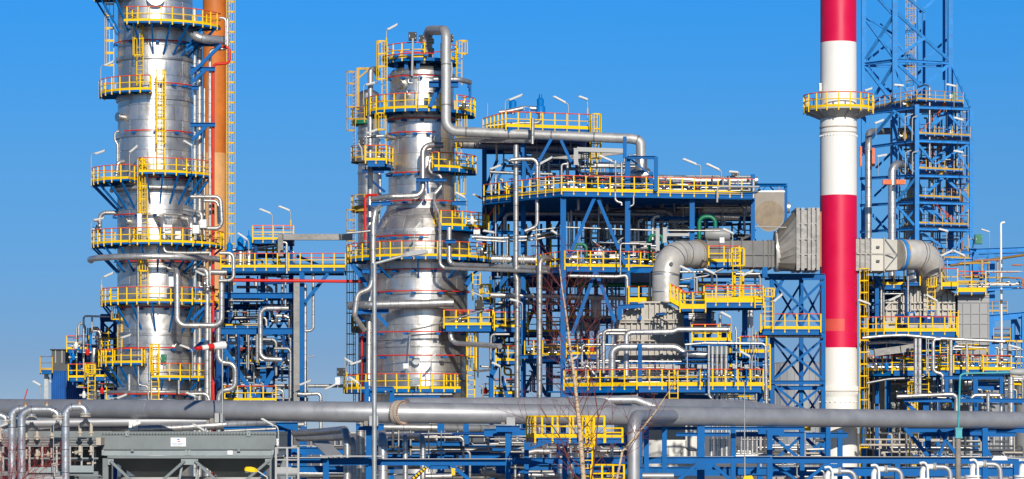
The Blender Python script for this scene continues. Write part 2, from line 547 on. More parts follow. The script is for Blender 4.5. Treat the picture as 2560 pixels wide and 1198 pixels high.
def ladder(label, x, y0, y1, D, w=.55, cage=True, mat='yellow', ang=0.0, group=None, name='caged_ladder', cr=.36, lean=0.0):
    """vertical ladder from row y0 (top) to y1 (bottom); ang = facing (0 toward the camera, + to the right)"""
    a = math.radians(ang); f = V((math.sin(a), -math.cos(a), 0)); sd = V((math.cos(a), math.sin(a), 0))
    t = W(x, y0, D); b = W(x, y1, D); up = V((0, 0, 1)); H = t.z-b.z
    root = thing(name, label, 'ladder', b, group)
    for k in (-1, 1):
        part(root, 'stile', MB().bar(b+sd*(k*w/2), t+sd*(k*w/2), .07, .05, up=f), mat)
    r = MB(); n = max(2, int(H/.32)); sep = True
    for i in range(n):
        if sep: r = MB()
        r.bar(b+up*(H*(i+.5)/n)-sd*(w/2), b+up*(H*(i+.5)/n)+sd*(w/2), .036, .036)
        if sep: part(root, 'rung', r, mat)
    if not sep: part(root, 'rungs', r, mat)
    if cage and H > 2.4:
        z0 = 2.2; hn = max(2, int((H-z0)/.85)+1)
        q = MB(); angs = [math.radians(v) for v in (-90, -54, -18, 18, 54, 90)]
        cc = f*.32
        def cp(z, an): return b+up*z+cc+sd*(cr*math.sin(an))+f*(cr*math.cos(an))
        for i in range(hn):
            z = z0+(H-z0)*i/(hn-1)
            P = [b+up*z+sd*(-w/2)]+[cp(z, an) for an in angs]+[b+up*z+sd*(w/2)]
            h_ = MB()
            for p, p2 in zip(P[:-1], P[1:]): h_.bar(p, p2, .02, .075)
            part(root, 'cage_hoop', h_, mat)
        for an in angs[::1]:
            q.bar(cp(z0, an), cp(H, an), .05, .02, up=f)
        part(root, 'cage_strips', q, mat)
    return root

def lamp(label, head, bx, by, D, L=.95, tilt=None, group=None, mat='galv', mark=False, dd=0.0, name='floodlight_pole', th=.16):
    """fluorescent lamp on a bent pole. head = photo centre of the lamp body; pole stands at (bx, by)"""
    h = W(head[0], head[1], D+dd); base = W(bx, by, D)
    root = thing(name, label, 'lamp', base, group)
    sg = 1 if h.x > base.x else -1
    tl = math.radians(tilt if tilt is not None else 25)
    ax = V((sg*math.cos(tl), 0, math.sin(tl)))
    inner = h-ax*(L/2); top = V((base.x, base.y, max(base.z+.3, inner.z-.28)))
    p = roundpath([base, top+V((0, 0, .02)), V((base.x+sg*.04, (base.y+inner.y)/2, inner.z-.02)), inner+ax*.1], .3)
    part(root, 'pole', MB().tube(p, .036, 7), mat)
    R = Matrix((ax, V((0, 1, 0)), ax.cross(V((0, 1, 0))))).transposed()
    up = R @ V((0, 0, 1))
    hb = MB().box(h, (L, .24, th*.55), mat=R)
    hb.box(h+ax*(L*.5-.05)+up*.0, (.1, .26, th*.75), mat=R); hb.box(h-ax*(L*.5-.05), (.1, .26, th*.75), mat=R)
    hd = part(root, 'lamp_head', hb, 'light_grey')
    part(hd, 'diffuser', MB().box(h-up*(th*.44), (L*.86, .19, th*.34), mat=R).box(h-V((0, .125, 0))-up*.02, (L*.86, .02, th*.4), mat=R), 'lamp_glass')
    if mark:
        m0 = base.lerp(top, .55); m1 = base.lerp(top, .8)
        part(root, 'marker_sleeve', MB().tube([m0, m1], .05, 8), 'yellow')
    return root

def cabinet(label, x0, y0, x1, y1, D, mat='white', dep=.35, cat='box', name='junction_box', group=None, bracket=True):
    a = W(x0, y0, D); b = W(x1, y1, D); w = abs(b.x-a.x); h = abs(a.z-b.z); c = (a+b)/2
    root = thing(name, label, cat, (c.x, c.y, min(a.z, b.z)), group)
    part(root, 'body', MB().box(c+V((0, dep/2, 0)), (w, dep, h)), mat)
    part(root, 'lid', MB().box(c-V((0, .015, 0)), (w*.9, .03, h*.9)), mat)
    d = MB()
    d.box(c+V((-w*.36, -.04, 0)), (.03, .03, min(.2, h*.3)))
    d.box(c+V((w*.4, -.04, h*.28)), (.05, .03, .05)).box(c+V((w*.4, -.04, -h*.28)), (.05, .03, .05))
    part(root, 'hinges', d, 'galv')
    if bracket:
        part(root, 'conduit', MB().tube([c+V((0, dep*.5, -h/2)), c+V((0, dep*.5, -h/2-.45))], .035, 7), 'galv')
    return root

def drum(label, x0, y0, x1, y1, w, D0, D1=None, mat='shell_thin', cat='vessel', name='drum', dome=.5, group=None, seg=20, straps=0):
    """cylindrical vessel with dished ends between two photo points"""
    D1 = D1 or D0
    p, q = W(x0, y0, D0), W(x1, y1, D1); r = w*.5*S((D0+D1)/2)
    t = (q-p).normalized(); dl = r*dome
    k = 6
    path = []; rad = []
    for i in range(k+1):
        a = PI/2*i/k; path.append(p+t*(dl*(1-math.sin(PI/2-a+0)) if False else dl*(1-math.cos(a)))); rad.append(max(.01, r*math.sin(a)))
    Lq = (q-p).length
    for i in range(k, -1, -1):
        a = PI/2*i/k; path.append(q-t*(dl*(1-math.cos(a)))); rad.append(max(.01, r*math.sin(a)))
    mb = MB().tube(path, rad, seg)
    o = solid(name, mb, mat, label, cat, group)
    for i in range(straps):
        c = p.lerp(q, (i+.7)/(straps+.4))
        part(o, 'strap', MB().tube([c-t*.04, c+t*.04], r*1.03, seg), 'steel')
    return o

def valve(label, x, y, D, h=.9, mat='valve_blue', group=None, wheel='rail_red', name='valve', size=.22):
    """flanged gate valve: body, bonnet, hand wheel"""
    b = W(x, y, D)
    root = thing(name, label, 'valve', b, group)
    s_ = size
    part(root, 'body', MB().lathe((b.x, b.y), [(.01, b.z), (s_*.55, b.z), (s_*.8, b.z+h*.18), (s_*.9, b.z+h*.3), (s_*.5, b.z+h*.45), (s_*.38, b.z+h*.6), (.01, b.z+h*.6)], 12), mat)
    part(root, 'pipe_flanges', MB().tube([b+V((-s_*1.5, 0, h*.22)), b+V((-s_*1.2, 0, h*.22))], s_*.75, 12).tube([b+V((s_*1.2, 0, h*.22)), b+V((s_*1.5, 0, h*.22))], s_*.75, 12).tube([b+V((-s_*1.2, 0, h*.22)), b+V((s_*1.2, 0, h*.22))], s_*.45, 10), 'steel')
    part(root, 'stem', MB().tube([b+V((0, 0, h*.6)), b+V((0, 0, h))], .03, 6), 'steel')
    c = b+V((0, 0, h*.9)); P = [c+V((s_*math.cos(a), s_*math.sin(a)*.9, 0)) for a in [2*PI*k/14 for k in range(15)]]
    q = MB().tube(P, .025, 5, caps=False); q.bar(c-V((s_, 0, 0)), c+V((s_, 0, 0)), .03); q.bar(c-V((0, s_, 0)), c+V((0, s_, 0)), .03)
    part(root, 'hand_wheel', q, wheel)
    return root

class Frame:
    """one steel structure: every column, beam and brace a part of it"""
    def __init__(s, label, base, mat='blue', name='steel_frame', cat='steel frame', group=None):
        s.root = thing(name, label, cat, base, group); s.mat = mat
    def col(s, x, y0, y1, D, w=.34, h=None, mat=None, up=(0, -1, 0)):
        b_ = W(x, y1, D)
        if y1 >= 1060: b_.z = 0.0
        part(s.root, 'column', MB().ibar(b_, W(x, y0, D), w, h or w, up=up), mat or s.mat); return s
    def beam(s, x0, y0, x1, y1, D, h=.34, w=.22, D1=None, mat=None):
        part(s.root, 'beam', MB().ibar(W(x0, y0, D), W(x1, y1, D1 or D), w, h), mat or s.mat); return s
    def brace(s, x0, y0, x1, y1, D, w=.2, D1=None, mat=None, name='brace'):
        part(s.root, name, MB().bar(W(x0, y0, D), W(x1, y1, D1 or D), w, w, up=(0, -1, 0)), mat or s.mat); return s
    def x(s, x0, y0, x1, y1, D, w=.15, mat=None, off=.1):
        s.brace(x0, y0, x1, y1, D, w, mat=mat); s.brace(x0, y1, x1, y0, D+w+.02, w, mat=mat); return s
ORD = ['leftmost', 'second', 'third', 'fourth', 'fifth', 'sixth', 'seventh', 'eighth', 'ninth', 'tenth', 'eleventh', 'twelfth']
NUM = ['zero', 'one', 'two', 'three', 'four', 'five', 'six', 'seven', 'eight', 'nine', 'ten', 'eleven', 'twelve']
def nth(i, n, what):
    if i == 0: return f'leftmost of the {NUM[n]} {what}'
    if i == n-1: return f'rightmost of the {NUM[n]} {what}'
    return f'{ORD[i]} from left of the {NUM[n]} {what}'
pipemetal('pipe_dark2', base=.52, rough=.5, gap=3.0, metal=.45)
pipemetal('pipe_hook', base=.62, rough=.28, gap=.95, warm=(.96, .98, 1))
paint('boom_brown', (.22, .13, .03), .6, .3)
M['grey_paint'].node_tree.nodes['Principled BSDF'].inputs['Metallic'].default_value = .5
# ================================================================== setting, camera, light
SUN_AZ, SUN_EL = math.radians(11), math.radians(23)
SKYZ, SKY0 = 2.4, .09
w = bpy.data.worlds.new('World'); SC.world = w; w.use_nodes = True
nt = w.node_tree; bg = nt.nodes['Background']
sky = nt.nodes.new('ShaderNodeTexSky'); sky.sky_type = 'NISHITA'; sky.sun_disc = False
sky.sun_elevation = SUN_EL; sky.sun_rotation = PI-SUN_AZ
sky.air_density = 1.0; sky.dust_density = .35; sky.ozone_density = 4.0; sky.altitude = 100
tc = nt.nodes.new('ShaderNodeTexCoord'); mp = nt.nodes.new('ShaderNodeMapping')
mp.inputs['Scale'].default_value = (1, 1, SKYZ); mp.inputs['Location'].default_value = (0, 0, SKY0)
nt.links.new(tc.outputs['Generated'], mp.inputs['Vector']); nt.links.new(mp.outputs[0], sky.inputs['Vector'])
hs = nt.nodes.new('ShaderNodeHueSaturation'); hs.inputs['Saturation'].default_value = 1.2
sz = nt.nodes.new('ShaderNodeSeparateXYZ'); nt.links.new(tc.outputs['Generated'], sz.inputs[0])
gr = ramp(nt, sz.outputs[2], [(0.0, (.44, .32, .31)), (.026, (.45, .345, .335)), (.097, (.56, .65, .63)), (.155, (.40, .89, .98)), (.40, (.24, .34, .42))])      # clear winter air: greyer near the horizon, azure above; zenith darkened to cut fill
hs.inputs['Value'].default_value = 1.5
gn = nt.nodes.new('ShaderNodeMix'); gn.data_type = 'RGBA'; gn.blend_type = 'MULTIPLY'; gn.inputs[0].default_value = 1
nt.links.new(sky.outputs[0], hs.inputs['Color']); nt.links.new(hs.outputs[0], gn.inputs[6]); nt.links.new(gr.outputs[0], gn.inputs[7]); nt.links.new(gn.outputs[2], bg.inputs['Color'])
bg.inputs['Strength'].default_value = 0.15
sl = bpy.data.lights.new('sun', 'SUN'); so = bpy.data.objects.new('sun', sl); C.objects.link(so)
sl.energy = 4.6; sl.angle = math.radians(.5); sl.color = (1, .94, .84)
d = V((math.sin(SUN_AZ)*math.cos(SUN_EL), -math.cos(SUN_AZ)*math.cos(SUN_EL), math.sin(SUN_EL)))
so.rotation_euler = d.to_track_quat('Z', 'Y').to_euler(); so.location = (60, -60, 90)
cam = bpy.data.cameras.new('camera'); co = bpy.data.objects.new('camera', cam); C.objects.link(co); SC.camera = co
co.location = (0, 0, CH); co.rotation_euler = (PI/2, 0, 0)
cam.sensor_width = 36; cam.lens = 36*F/2560; cam.shift_y = (HY-599)/2560; cam.clip_end = 20000; cam.clip_start = 1
SC.view_settings.view_transform = 'Standard'; SC.view_settings.look = 'None'; SC.view_settings.exposure = 0; SC.view_settings.gamma = 1
g = MB(); g.add([(-9000, -2000, 0), (9000, -2000, 0), (9000, 14000, 0), (-9000, 14000, 0)], [(0, 1, 2, 3)])
solid('ground', g, 'ground', None, None, kind='structure')

# ================================================================== tall column at the left
D1 = 212; X1 = 388; s1 = S(D1); c1 = W(X1, HY, D1)
def zr(y, D, dr=0): return CH+(HY-y)*(D-dr)/F
root = thing('distillation_column', 'tallest silver clad column at the far left, cut off by the top of the photo', 'column', (c1.x, c1.y, 0))
part(root, 'shell', MB().lathe((c1.x, c1.y), [(94*s1, 0), (94*s1, zr(440, D1)), (93*s1, zr(438, D1)), (93*s1, zr(-60, D1))], 72), 'shell')
for y0, y1 in ((148, 158), (247, 258), (340, 350), (472, 482), (833, 842), (660, 666), (960, 966)):
    part(root, 'stiffener_ring', MB().lathe((c1.x, c1.y), [(94*s1, zr(y1, D1)), (97*s1, zr(y1, D1)), (97*s1, zr(y0, D1)), (94*s1, zr(y0, D1))], 72), 'shell_thin')
a = math.radians(8); p = V((c1.x+94*s1*math.sin(a), c1.y-94*s1*math.cos(a), zr(8, D1)))
n_ = V((math.sin(a), -math.cos(a), 0))
part(root, 'manway', MB().tube([p-n_*.2, p+n_*.45], 20*s1, 24).tube([p+n_*.45, p+n_*.55], 22.5*s1, 24), 'steel')
for (y, th_) in ((560, -38), (690, 62), (300, -52), (870, 40), (915, -20)):
    a = math.radians(th_); n_ = V((math.sin(a), -math.cos(a), 0)); p = V((c1.x, c1.y, zr(y, D1)))+n_*94*s1
    part(root, 'nozzle', MB().tube([p-n_*.1, p+n_*.35], .22, 14).tube([p+n_*.35, p+n_*.45], .34, 14), 'steel')

ringplat('cropped topmost platform of the tall left column, only its blue braces in view', X1, D1, -25, 150, 94, -95, -25, br=3, drop=85)
ringplat('highest full walkway on the tall left column, curving round in front of the round manway', X1, D1, 52, 178, 94, -18, 72, br=6, drop=66)
ringplat('short walkway on the left flank of the tall left column without any braces', X1, D1, 224, 138, 94, -98, 2, br=0)
ringplat('left walkway sector of the tall left column, lower than the sector beside it', X1, D1, 446, 158, 94, -96, -17, br=5, drop=62)
ringplat('right hand walkway sector of the tall left column directly below the longest ladder', X1, D1, 430, 150, 94, -8, 82, br=6, drop=66)
ringplat('left sector of the walkway just above the fat header pipe ringing the tall left column', X1, D1, 605, 158, 94, -96, -17, br=4, drop=62)
ringplat('right sector of the walkway just above the fat header pipe, behind two downturned elbows', X1, D1, 605, 172, 94, -12, 94, br=7, drop=62)
ringplat('unbroken walkway round the tall left column below the fat header pipe', 402, D1, 753, 148, 94, -96, 94, br=9, drop=66)
ringplat('lowest left walkway sector of the tall left column, ending at a dense yellow ladder', X1, D1, 907, 140, 94, -94, -6, br=5, drop=52)
ringplat('lowest right walkway sector of the tall left column, above the big grey foreground pipeline', X1, D1, 944, 143, 94, 4, 90, br=4, drop=44)

for lab, x, y0, y1, dd, an in (
    ('caged ladder on the tall left column climbing to the highest full walkway', 350, 58, 214, 3.4, -22),
    ('longest caged ladder on the tall left column, centred on bright plain shell', 402, 178, 434, 3.5, 8),
    ('caged ladder on the tall left column between the two stepped walkway sectors and the elbows', 360, 400, 606, 3.5, -14),
    ('caged ladder on the tall left column just under the fat header pipe', 361, 640, 752, 3.5, -14),
    ('dense yellow caged ladder at the foot of the tall left column', 388, 862, 1004, 4.2, 0),
    ('caged ladder on the shaded left flank of the tall left column at the very top', 284, -20, 236, 0.6, -80),
    ('caged ladder at lower left of the tall left column beside the blue braces', 299, 765, 872, 1.5, -50)):
    ladder(lab, x, y0, y1, D1-dd, ang=an)
# red water spray rings
for lab, y, R, a0, a1 in (
    ('red spray ring under the highest full walkway of the tall left column', 99, 103, -88, 70),
    ('red spray ring level with the short left walkway of the tall left column', 206, 103, 5, 86),
    ('red spray ring midway down the plain shell of the tall left column', 325, 103, -40, 86),
    ('red spray ring tucked right under the stepped walkway sectors of the tall left column', 443, 100, -30, 80),
    ('red spray ring above the two downturned elbows of the tall left column', 534, 104, -85, 20),
    ('red spray ring just below the fat header pipe of the tall left column', 652, 104, -70, 80),
    ('red spray ring tucked under the unbroken walkway of the tall left column', 767, 103, -70, 80),
    ('red spray ring behind the windsock on the tall left column', 869, 106, -50, 84),
    ('red spray ring at the very foot of the tall left column', 985, 118, -80, 80)):
    arcpipe(lab, X1, D1, R, y, a0, a1, 3.0, 'red', brk=4, name='spray_ring', cat='water pipe')
arcpipe('fat grey header pipe ringing the front of the tall left column', 391, D1, 164, 641, -92, 92, 15, 'pipe_fine', name='header_pipe')
arcpipe('silver pipe wrapped round the tall left column under the stepped walkway sectors', X1, D1, 108, 468, -88, 62, 11, 'pipe')
arcpipe('thin silver pipe wrapped round the tall left column over the two downturned elbows', X1, D1, 112, 534, -18, 80, 5, 'pipe')
arcpipe('silver pipe arching round the foot of the tall left column', X1, D1, 116, 980, -84, 88, 9, 'pipe')
PD = D1-1.2
for a_ in (
    ('thinnest silver riser directly right of the tall left column', [(487, 20), (487, 1004)], 9, PD, 'pipe'),
    ('thickest silver riser right of the tall left column', [(499, 110), (499, 1004)], 14, PD+.6, 'pipe'),
    ('slim silver riser right of the thickest riser by the tall left column', [(511, 220), (511, 1004)], 6, PD+.3, 'pipe'),
    ('silver pipe rising right of the column and turning right below the fat top elbow', [(569, 46), (569, 122), (525, 124), (525, 1004)], 8, PD-.4, 'pipe'),
    ('bright red water riser beside the tall left column with a squared top loop', [(536, 116), (574, 118), (574, 158), (533, 161), (533, 1004)], 7, PD-.5, 'red'),
    ('fat silver elbow leaving the tall left column below its highest walkway', [(462, 60, D1-2), (490, 92, D1-3.2), (512, 98, D1-3), (567, 102, D1-1.2)], 22, D1-2, 'pipe_fine'),
    ('slender silver pipe dropping at the right end of the highest walkway', [(548, 45, D1-3), (565, 46, D1-3), (565, 112, D1-3)], 7, D1-3, 'pipe'),
    ('silver pipe leaving the left flank of the tall column and dropping through the walkway', [(300, 532, D1-.5), (249, 532, D1-.5), (249, 616, D1-.5)], 11, D1-.5, 'pipe'),
    ('small silver elbow on the left flank of the tall column above a thin downpipe', [(305, 328, D1-1), (287, 329, D1-1), (287, 350, D1-1), (294, 362, D1-1), (294, 420, D1-1)], 6, D1-1, 'pipe'),
    ('curved nozzle pipe on the left walkway sector of the tall column', [(310, 404, D1-2.5), (295, 406, D1-2.8), (291, 440, D1-2.8)], 11, D1-2.6, 'pipe'),
    ('silver pipe looping out to the right of the tall column in a long squared loop', [(476, 492), (551, 492), (555, 556), (548, 571), (508, 571)], 10, D1-4, 'pipe'),
    ('rearward twin of the squared loop right of the tall column', [(510, 502), (545, 503), (547, 560)], 8, D1-2.5, 'pipe'),
    ('silver elbow from the tall column down into a white box', [(458, 524, D1-3), (504, 531, D1-3.4), (504, 572, D1-3.4)], 9, D1-3, 'pipe'),
    ('left of the two fat downturned elbows on the tall column', [(392, 546, D1-2.8), (410, 549, D1-4.1), (411, 606, D1-4.1)], 17, D1-4, 'pipe_fine'),
    ('right of the two fat downturned elbows on the tall column', [(458, 546, D1-2), (478, 550, D1-3.6), (478, 606, D1-3.6)], 14, D1-3.6, 'pipe_fine'),
    ('silver pipe dipping under the walkway above the fat header pipe', [(409, 612), (411, 631), (470, 633), (524, 632)], 9, D1-4.4, 'pipe'),
    ('square silver pipe loop at the left end of the bridge walkway', [(548, 633), (584, 633), (584, 701), (548, 702)], 9, D1-5.6, 'pipe'),
    ('short fat silver stub pipe poking right below the fat header pipe', [(527, 681), (567, 681)], 14, D1-4.3, 'pipe'),
    ('silver pipe turning down in front of the unbroken walkway into a long squared run', [(424, 672, D1-2.6), (443, 676, D1-5.4), (443, 814, D1-5.4), (554, 814, D1-5.4), (554, 690, D1-5.4)], 14, D1-5, 'pipe_fine'),
    ('fat silver riser at lower right of the tall column with elbow top', [(495, 672, D1-2.2), (518, 676, D1-2.4), (518, 1004, D1-2.4)], 13, D1-2.4, 'pipe'),
    ('thin silver downpipe jogging right at the foot of the tall column', [(345, 640), (346, 962), (369, 966), (372, 1000)], 4.5, D1-3.8, 'pipe'),
    ('silver expansion loop right of the windsock beside the red riser', [(546, 780), (546, 908), (588, 908), (588, 974), (547, 976), (547, 1006)], 13, D1-5, 'pipe_fine'),
    ('short silver drop pipe under the lowest right walkway sector', [(447, 950), (447, 985)], 6, D1-4.4, 'pipe'),
    ('short silver drop pipe left of the dense foot ladder', [(323, 935), (323, 982)], 8, D1-3, 'pipe'),
    ('silver pipe elbow at the foot of the tall column right side', [(470, 985), (519, 985), (524, 1006)], 9, D1-3.9, 'pipe')):
    pipe(a_[0], a_[1], a_[2], a_[3], a_[4])
for lab, x, y, dd in (('rusty hand wheel valve left of the tall column on its bent out pipe', 243, 580, 1.0), ('hand wheel valve at lower right of the tall column by the fat riser', 512, 724, 3.4),
                  ('small dark valve on the right walkway sector below the longest ladder', 470, 430, 3.4)):
    valve(lab, x, y, D1-dd, .9, 'steel', wheel='rail_rust')
for lab, b_ in (('white box hung left between the two fat downturned elbows', (412, 562, 430, 584)), ('white box hung right of the right fat downturned elbow', (481, 563, 498, 584)),
            ('tall narrow white cabinet on the walkway edge left of the elbows', (343, 534, 354, 584)), ('small white box on the rail between the elbows', (438, 578, 452, 598)),
            ('white box below the silver elbow right of the tall column', (500, 549, 516, 570)), ('large white box beneath the fat header pipe', (422, 692, 445, 717))):
    cabinet(lab, *b_, D1-4.6)
cabinet('narrow dark green cabinet on the foot of the tall column', 402, 886, 415, 906, D1-3.2, mat='green')
f = Frame('blue pipe support brackets stacked up the right side of the tall left column', W(500, 300, D1-1.5), name='pipe_support', cat='pipe support')
for (x0, x1, y) in ((476, 538, 173), (464, 553, 111), (476, 538, 312), (478, 496, 220), (476, 516, 605), (476, 520, 722)):
    f.beam(x0, y, x1, y, D1-1.9, .3, .3)
for (x0, y0, x1, y1) in ((477, 186, 552, 113), (481, 205, 512, 177), (464, 128, 505, 100), (481, 350, 516, 316), (478, 800, 520, 760), (478, 880, 522, 840)):
    f.brace(x0, y0, x1, y1, D1-2.2, .24)
# orange stack behind
D9 = 240; s9 = S(D9); c9 = W(536, HY, D9)
root = thing('orange_stack', 'slim rust orange stack standing behind the tall left column', 'chimney', (c9.x, c9.y, zr(775, D9)))
part(root, 'upper_shell', MB().lathe((c9.x, c9.y), [(29*s9, zr(384, D9)), (29*s9, zr(-40, D9))], 32), 'orange_stack')
part(root, 'lower_shell', MB().lathe((c9.x, c9.y), [(30*s9, zr(775, D9)), (30*s9, zr(384, D9)), (29*s9, zr(384, D9))], 32), 'orange_pale', 'paler orange lower half of the stack')
ladder('full height yellow ladder up the right side of the orange stack', 570, -20, 775, D9-.4, ang=62, w=.5)
# windsock
t_ = W(556, 862, 131)
root = thing('windsock', 'red and white striped windsock on a thin mast rising from the grey foreground pipeline', 'windsock', W(556, 1062, 131))
part(root, 'mast', MB().tube([W(556, 1062, 131), W(556, 858, 131)], .035, 7), 'galv')
p0, p1 = W(489, 872, 130), W(560, 863, 131.2)
for i in range(5):
    a_, b_ = p0.lerp(p1, i/5), p0.lerp(p1, (i+1)/5)
    part(root, 'sleeve_band', MB().tube([a_, b_], [.085+.024*i, .085+.024*(i+1)], 16, caps=(i == 0)), 'red' if i % 2 == 0 and i < 4 else 'white')
part(root, 'hoop', MB().tube([p1-V((.01, 0, 0)), p1+V((.03, 0, .0))], .225, 18, caps=False), 'steel')
# lamps on the tall column
for lab, h, bx, by, dd, tl in (
    ('tilted tube lamp over the short left walkway of the tall left column', (273, 158), 252, 232, 3, 25),
    ('tilted tube lamp sticking up at the left end of the stepped walkway', (250, 380), 228, 450, 3, 18),
    ('small lamp before the shell at the middle of the stepped walkway', (334, 372), 324, 446, 5, 40),
    ('tube lamp by the bent out pipe at the left walkway end', (248, 547), 228, 615, 2, 12),
    ('tilted lamp with yellow sleeve at the left of the unbroken walkway', (272, 686), 254, 755, 3, 25),
    ('lamp leaning left at the lower right of the tall column above the green cabinet', (462, 868), 481, 942, 5, 20),
    ('lamp at the right end of the fat header pipe', (501, 682), 489, 752, 5, 335),
    ('lamp over plain shell at the right of the stepped walkway', (470, 359), 480, 430, 4, 30),
    ('lamp lying low at the left foot of the tall column above the pipeline', (305, 990), 282, 1004, 6, 22),
    ('lamp lying low at the right foot of the tall column above the pipeline', (477, 987), 496, 1004, 6, 22),
    ('lamp beside the shaded ladder at lower left of the tall column', (315, 840), 303, 880, 4, 18)):
    lamp(lab, h, bx, by, D1-dd, L=.8, tilt=tl if tl < 180 else -25, mark='sleeve' in lab)

# ================================================================== small unit left of the tall column
Dq = 225
b_ = W(128, 1010, Dq)
root = thing('equipment_shed', 'blue corrugated shed with a plain grey upper wall left of the tall column', 'building', W(165, 1010, Dq))
L_, R_ = W(128, HY, Dq).x, W(193, HY, Dq).x
z0, z1, z2 = 0, zr(927, Dq), zr(876, Dq)
part(root, 'lower_wall', MB().prism([(L_, Dq, z0), (R_-1.0, Dq, z0), (R_, Dq+1.0, z0), (R_, Dq+5, z0), (L_, Dq+5, z0)], (0, 0, z1-z0)), 'corrugated')
part(root, 'upper_wall', MB().prism([(L_+.03, Dq+.03, z1), (R_+.3, Dq+.03, z1), (R_+.3, Dq+5, z1), (L_+.03, Dq+5, z1)], (0, 0, z2-z1)), 'dark_grey')
part(root, 'roof_edge', MB().box(((L_+R_)/2+.17, Dq+2.5, z2+.05), (R_-L_+.5, 5.2, .1)), 'black')
q = MB()
for x in (139, 155): q.box(W(x, 892, Dq-.03), (.07, .05, 1.0))
part(root, 'drip_pipes', q, 'light_grey')
platform('small weathered yellow balcony on a single post at the left of the blue shed', [(101, Dq-1), (131, Dq-1), (131, Dq+1), (101, Dq+1)], 925, mat='yellow_old', top='rail_rust', edges=[0, 1, 3])
f = Frame('single steel post with strut carrying the small balcony by the blue shed', W(116, 1010, Dq), mat='galv', name='balcony_post', cat='post')
f.col(116, 932, 1110, Dq, .3); f.brace(117, 938, 128, 956, Dq, .12)
platform('yellow railed platform on the small unit nearest the blue shed', [(171, Dq-4), (213, Dq-4), (213, Dq-1), (171, Dq-1)], 944)
platform('upper yellow railed platform of the small unit under a thin pipe gantry', [(167, Dq-2), (222, Dq-2), (222, Dq+1), (167, Dq+1)], 873)
platform('yellow platform between the caged ladder and the tall left column', [(213, Dq-5), (288, Dq-5), (288, Dq-2), (213, Dq-2)], 942)
platform('high narrow yellow platform at the left flank of the tall left column', [(256, Dq-4), (292, Dq-4), (292, Dq-2), (256, Dq-2)], 880, top='yellow')
ladder('caged ladder standing before the small silver vessel left of the tall column', 229, 912, 1004, Dq-6)
ladder('caged ladder in deep shade behind the lower walkway braces', 275, 935, 1004, Dq-4)
ladder('narrow caged ladder above the small unit at the left of the tall column', 262, 828, 880, Dq-4.5, cage=False)
drum('small upright silver vessel beside the red valve on the small unit', 236, 868, 236, 1004, 20, Dq-3.2, dome=.4, straps=3)
pipe('thin silver pipe gantry with one long leg over the small unit', [(209, 930), (209, 790), (240, 791), (286, 792)], 5, Dq-4)
pipe('short silver leg hanging from the thin pipe gantry', [(230, 792), (230, 832)], 5, Dq-3.8)
pipe('little silver swan neck vent left of the pipe gantry', [(197, 840), (197, 812), (206, 806), (212, 818), (212, 835)], 6, Dq-3)
pipe('silver elbow pipe over the small vessel', [(226, 838), (228, 828), (248, 828), (251, 838), (251, 872)], 6, Dq-3.6)
pipe('blue bent pipe beside the blue shed', [(178, 935), (178, 876), (200, 872)], 8, Dq-3, 'valve_blue')
pipe('blue vertical pipe before the small vessel', [(226, 834), (226, 890)], 6, Dq-4.2, 'valve_blue')
drum('dark blue horizontal tank up beside the left flank of the tall column', 250, 795, 296, 795, 20, Dq-2, mat='blue_dark', dome=.25)
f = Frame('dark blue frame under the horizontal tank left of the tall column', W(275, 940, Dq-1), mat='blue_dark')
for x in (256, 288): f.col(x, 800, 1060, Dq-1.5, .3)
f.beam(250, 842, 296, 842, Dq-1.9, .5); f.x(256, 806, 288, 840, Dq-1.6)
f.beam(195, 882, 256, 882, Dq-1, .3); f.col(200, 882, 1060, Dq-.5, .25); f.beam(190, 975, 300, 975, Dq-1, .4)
for i, (x, y, mt) in enumerate(((219, 888, 'red'), (190, 872, 'white'), (243, 850, 'steel'), (183, 900, 'valve_blue'), (255, 985, 'red'), (210, 995, 'white'))):
    valve(['red valve in front of the small vessel on the small unit', 'white valve on the upper platform of the small unit', 'grey valve under the silver elbow of the small unit',
           'blue valve beside the blue shed', 'red valve in the shade at the foot of the small unit', 'white valve right of the blue shed foot'][i], x, y, Dq-4.6, .9, mt)
cabinet('rounded black speaker box on top of the small silver vessel', 227, 817, 243, 826, Dq-3.3, 'black', .5, name='speaker_box', cat='speaker', bracket=False)
lamp('small tilted lamp alone in the sky at far left above the pipeline', (92, 959), 102, 1004, Dq-20, L=.7, tilt=30)
pipe('thin red rod leaning above the pipeline at far left', [(60, 1002), (69, 972)], 3, 200, 'red', cat='rod', name='warning_rod')

# ================================================================== bridge frame between the two columns
Db = 213
f = Frame('blue bridge frame between the two silver columns with big V braces below', W(650, HY, Db))
f.beam(552, 676, 866, 676, Db-3, .42, .25); f.beam(552, 676, 866, 676, Db+2, .42, .25)
f.beam(552, 739, 735, 739, Db-3, .42, .3); f.beam(552, 745, 735, 745, Db+4, .42, .3)
f.beam(552, 828, 735, 828, Db-3, .48, .3); f.beam(552, 832, 735, 832, Db+4, .48, .3)
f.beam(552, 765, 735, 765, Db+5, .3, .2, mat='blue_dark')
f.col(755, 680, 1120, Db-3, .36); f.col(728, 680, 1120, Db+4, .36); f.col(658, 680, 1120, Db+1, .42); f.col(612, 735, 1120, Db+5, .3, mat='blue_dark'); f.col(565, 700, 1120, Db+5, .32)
f.brace(559, 868, 641, 1000, Db-3, .3); f.brace(735, 848, 641, 1000, Db-2.6, .34); f.brace(561, 838, 646, 960, Db+1, .3); f.brace(728, 838, 650, 965, Db+3.6, .3)
f.brace(820, 684, 762, 756, Db-3, .24); f.brace(742, 640, 805, 666, Db+1.5, .2)
f.brace(660, 745, 700, 825, Db+4.4, .2); f.brace(735, 745, 695, 825, Db+4.4, .2)
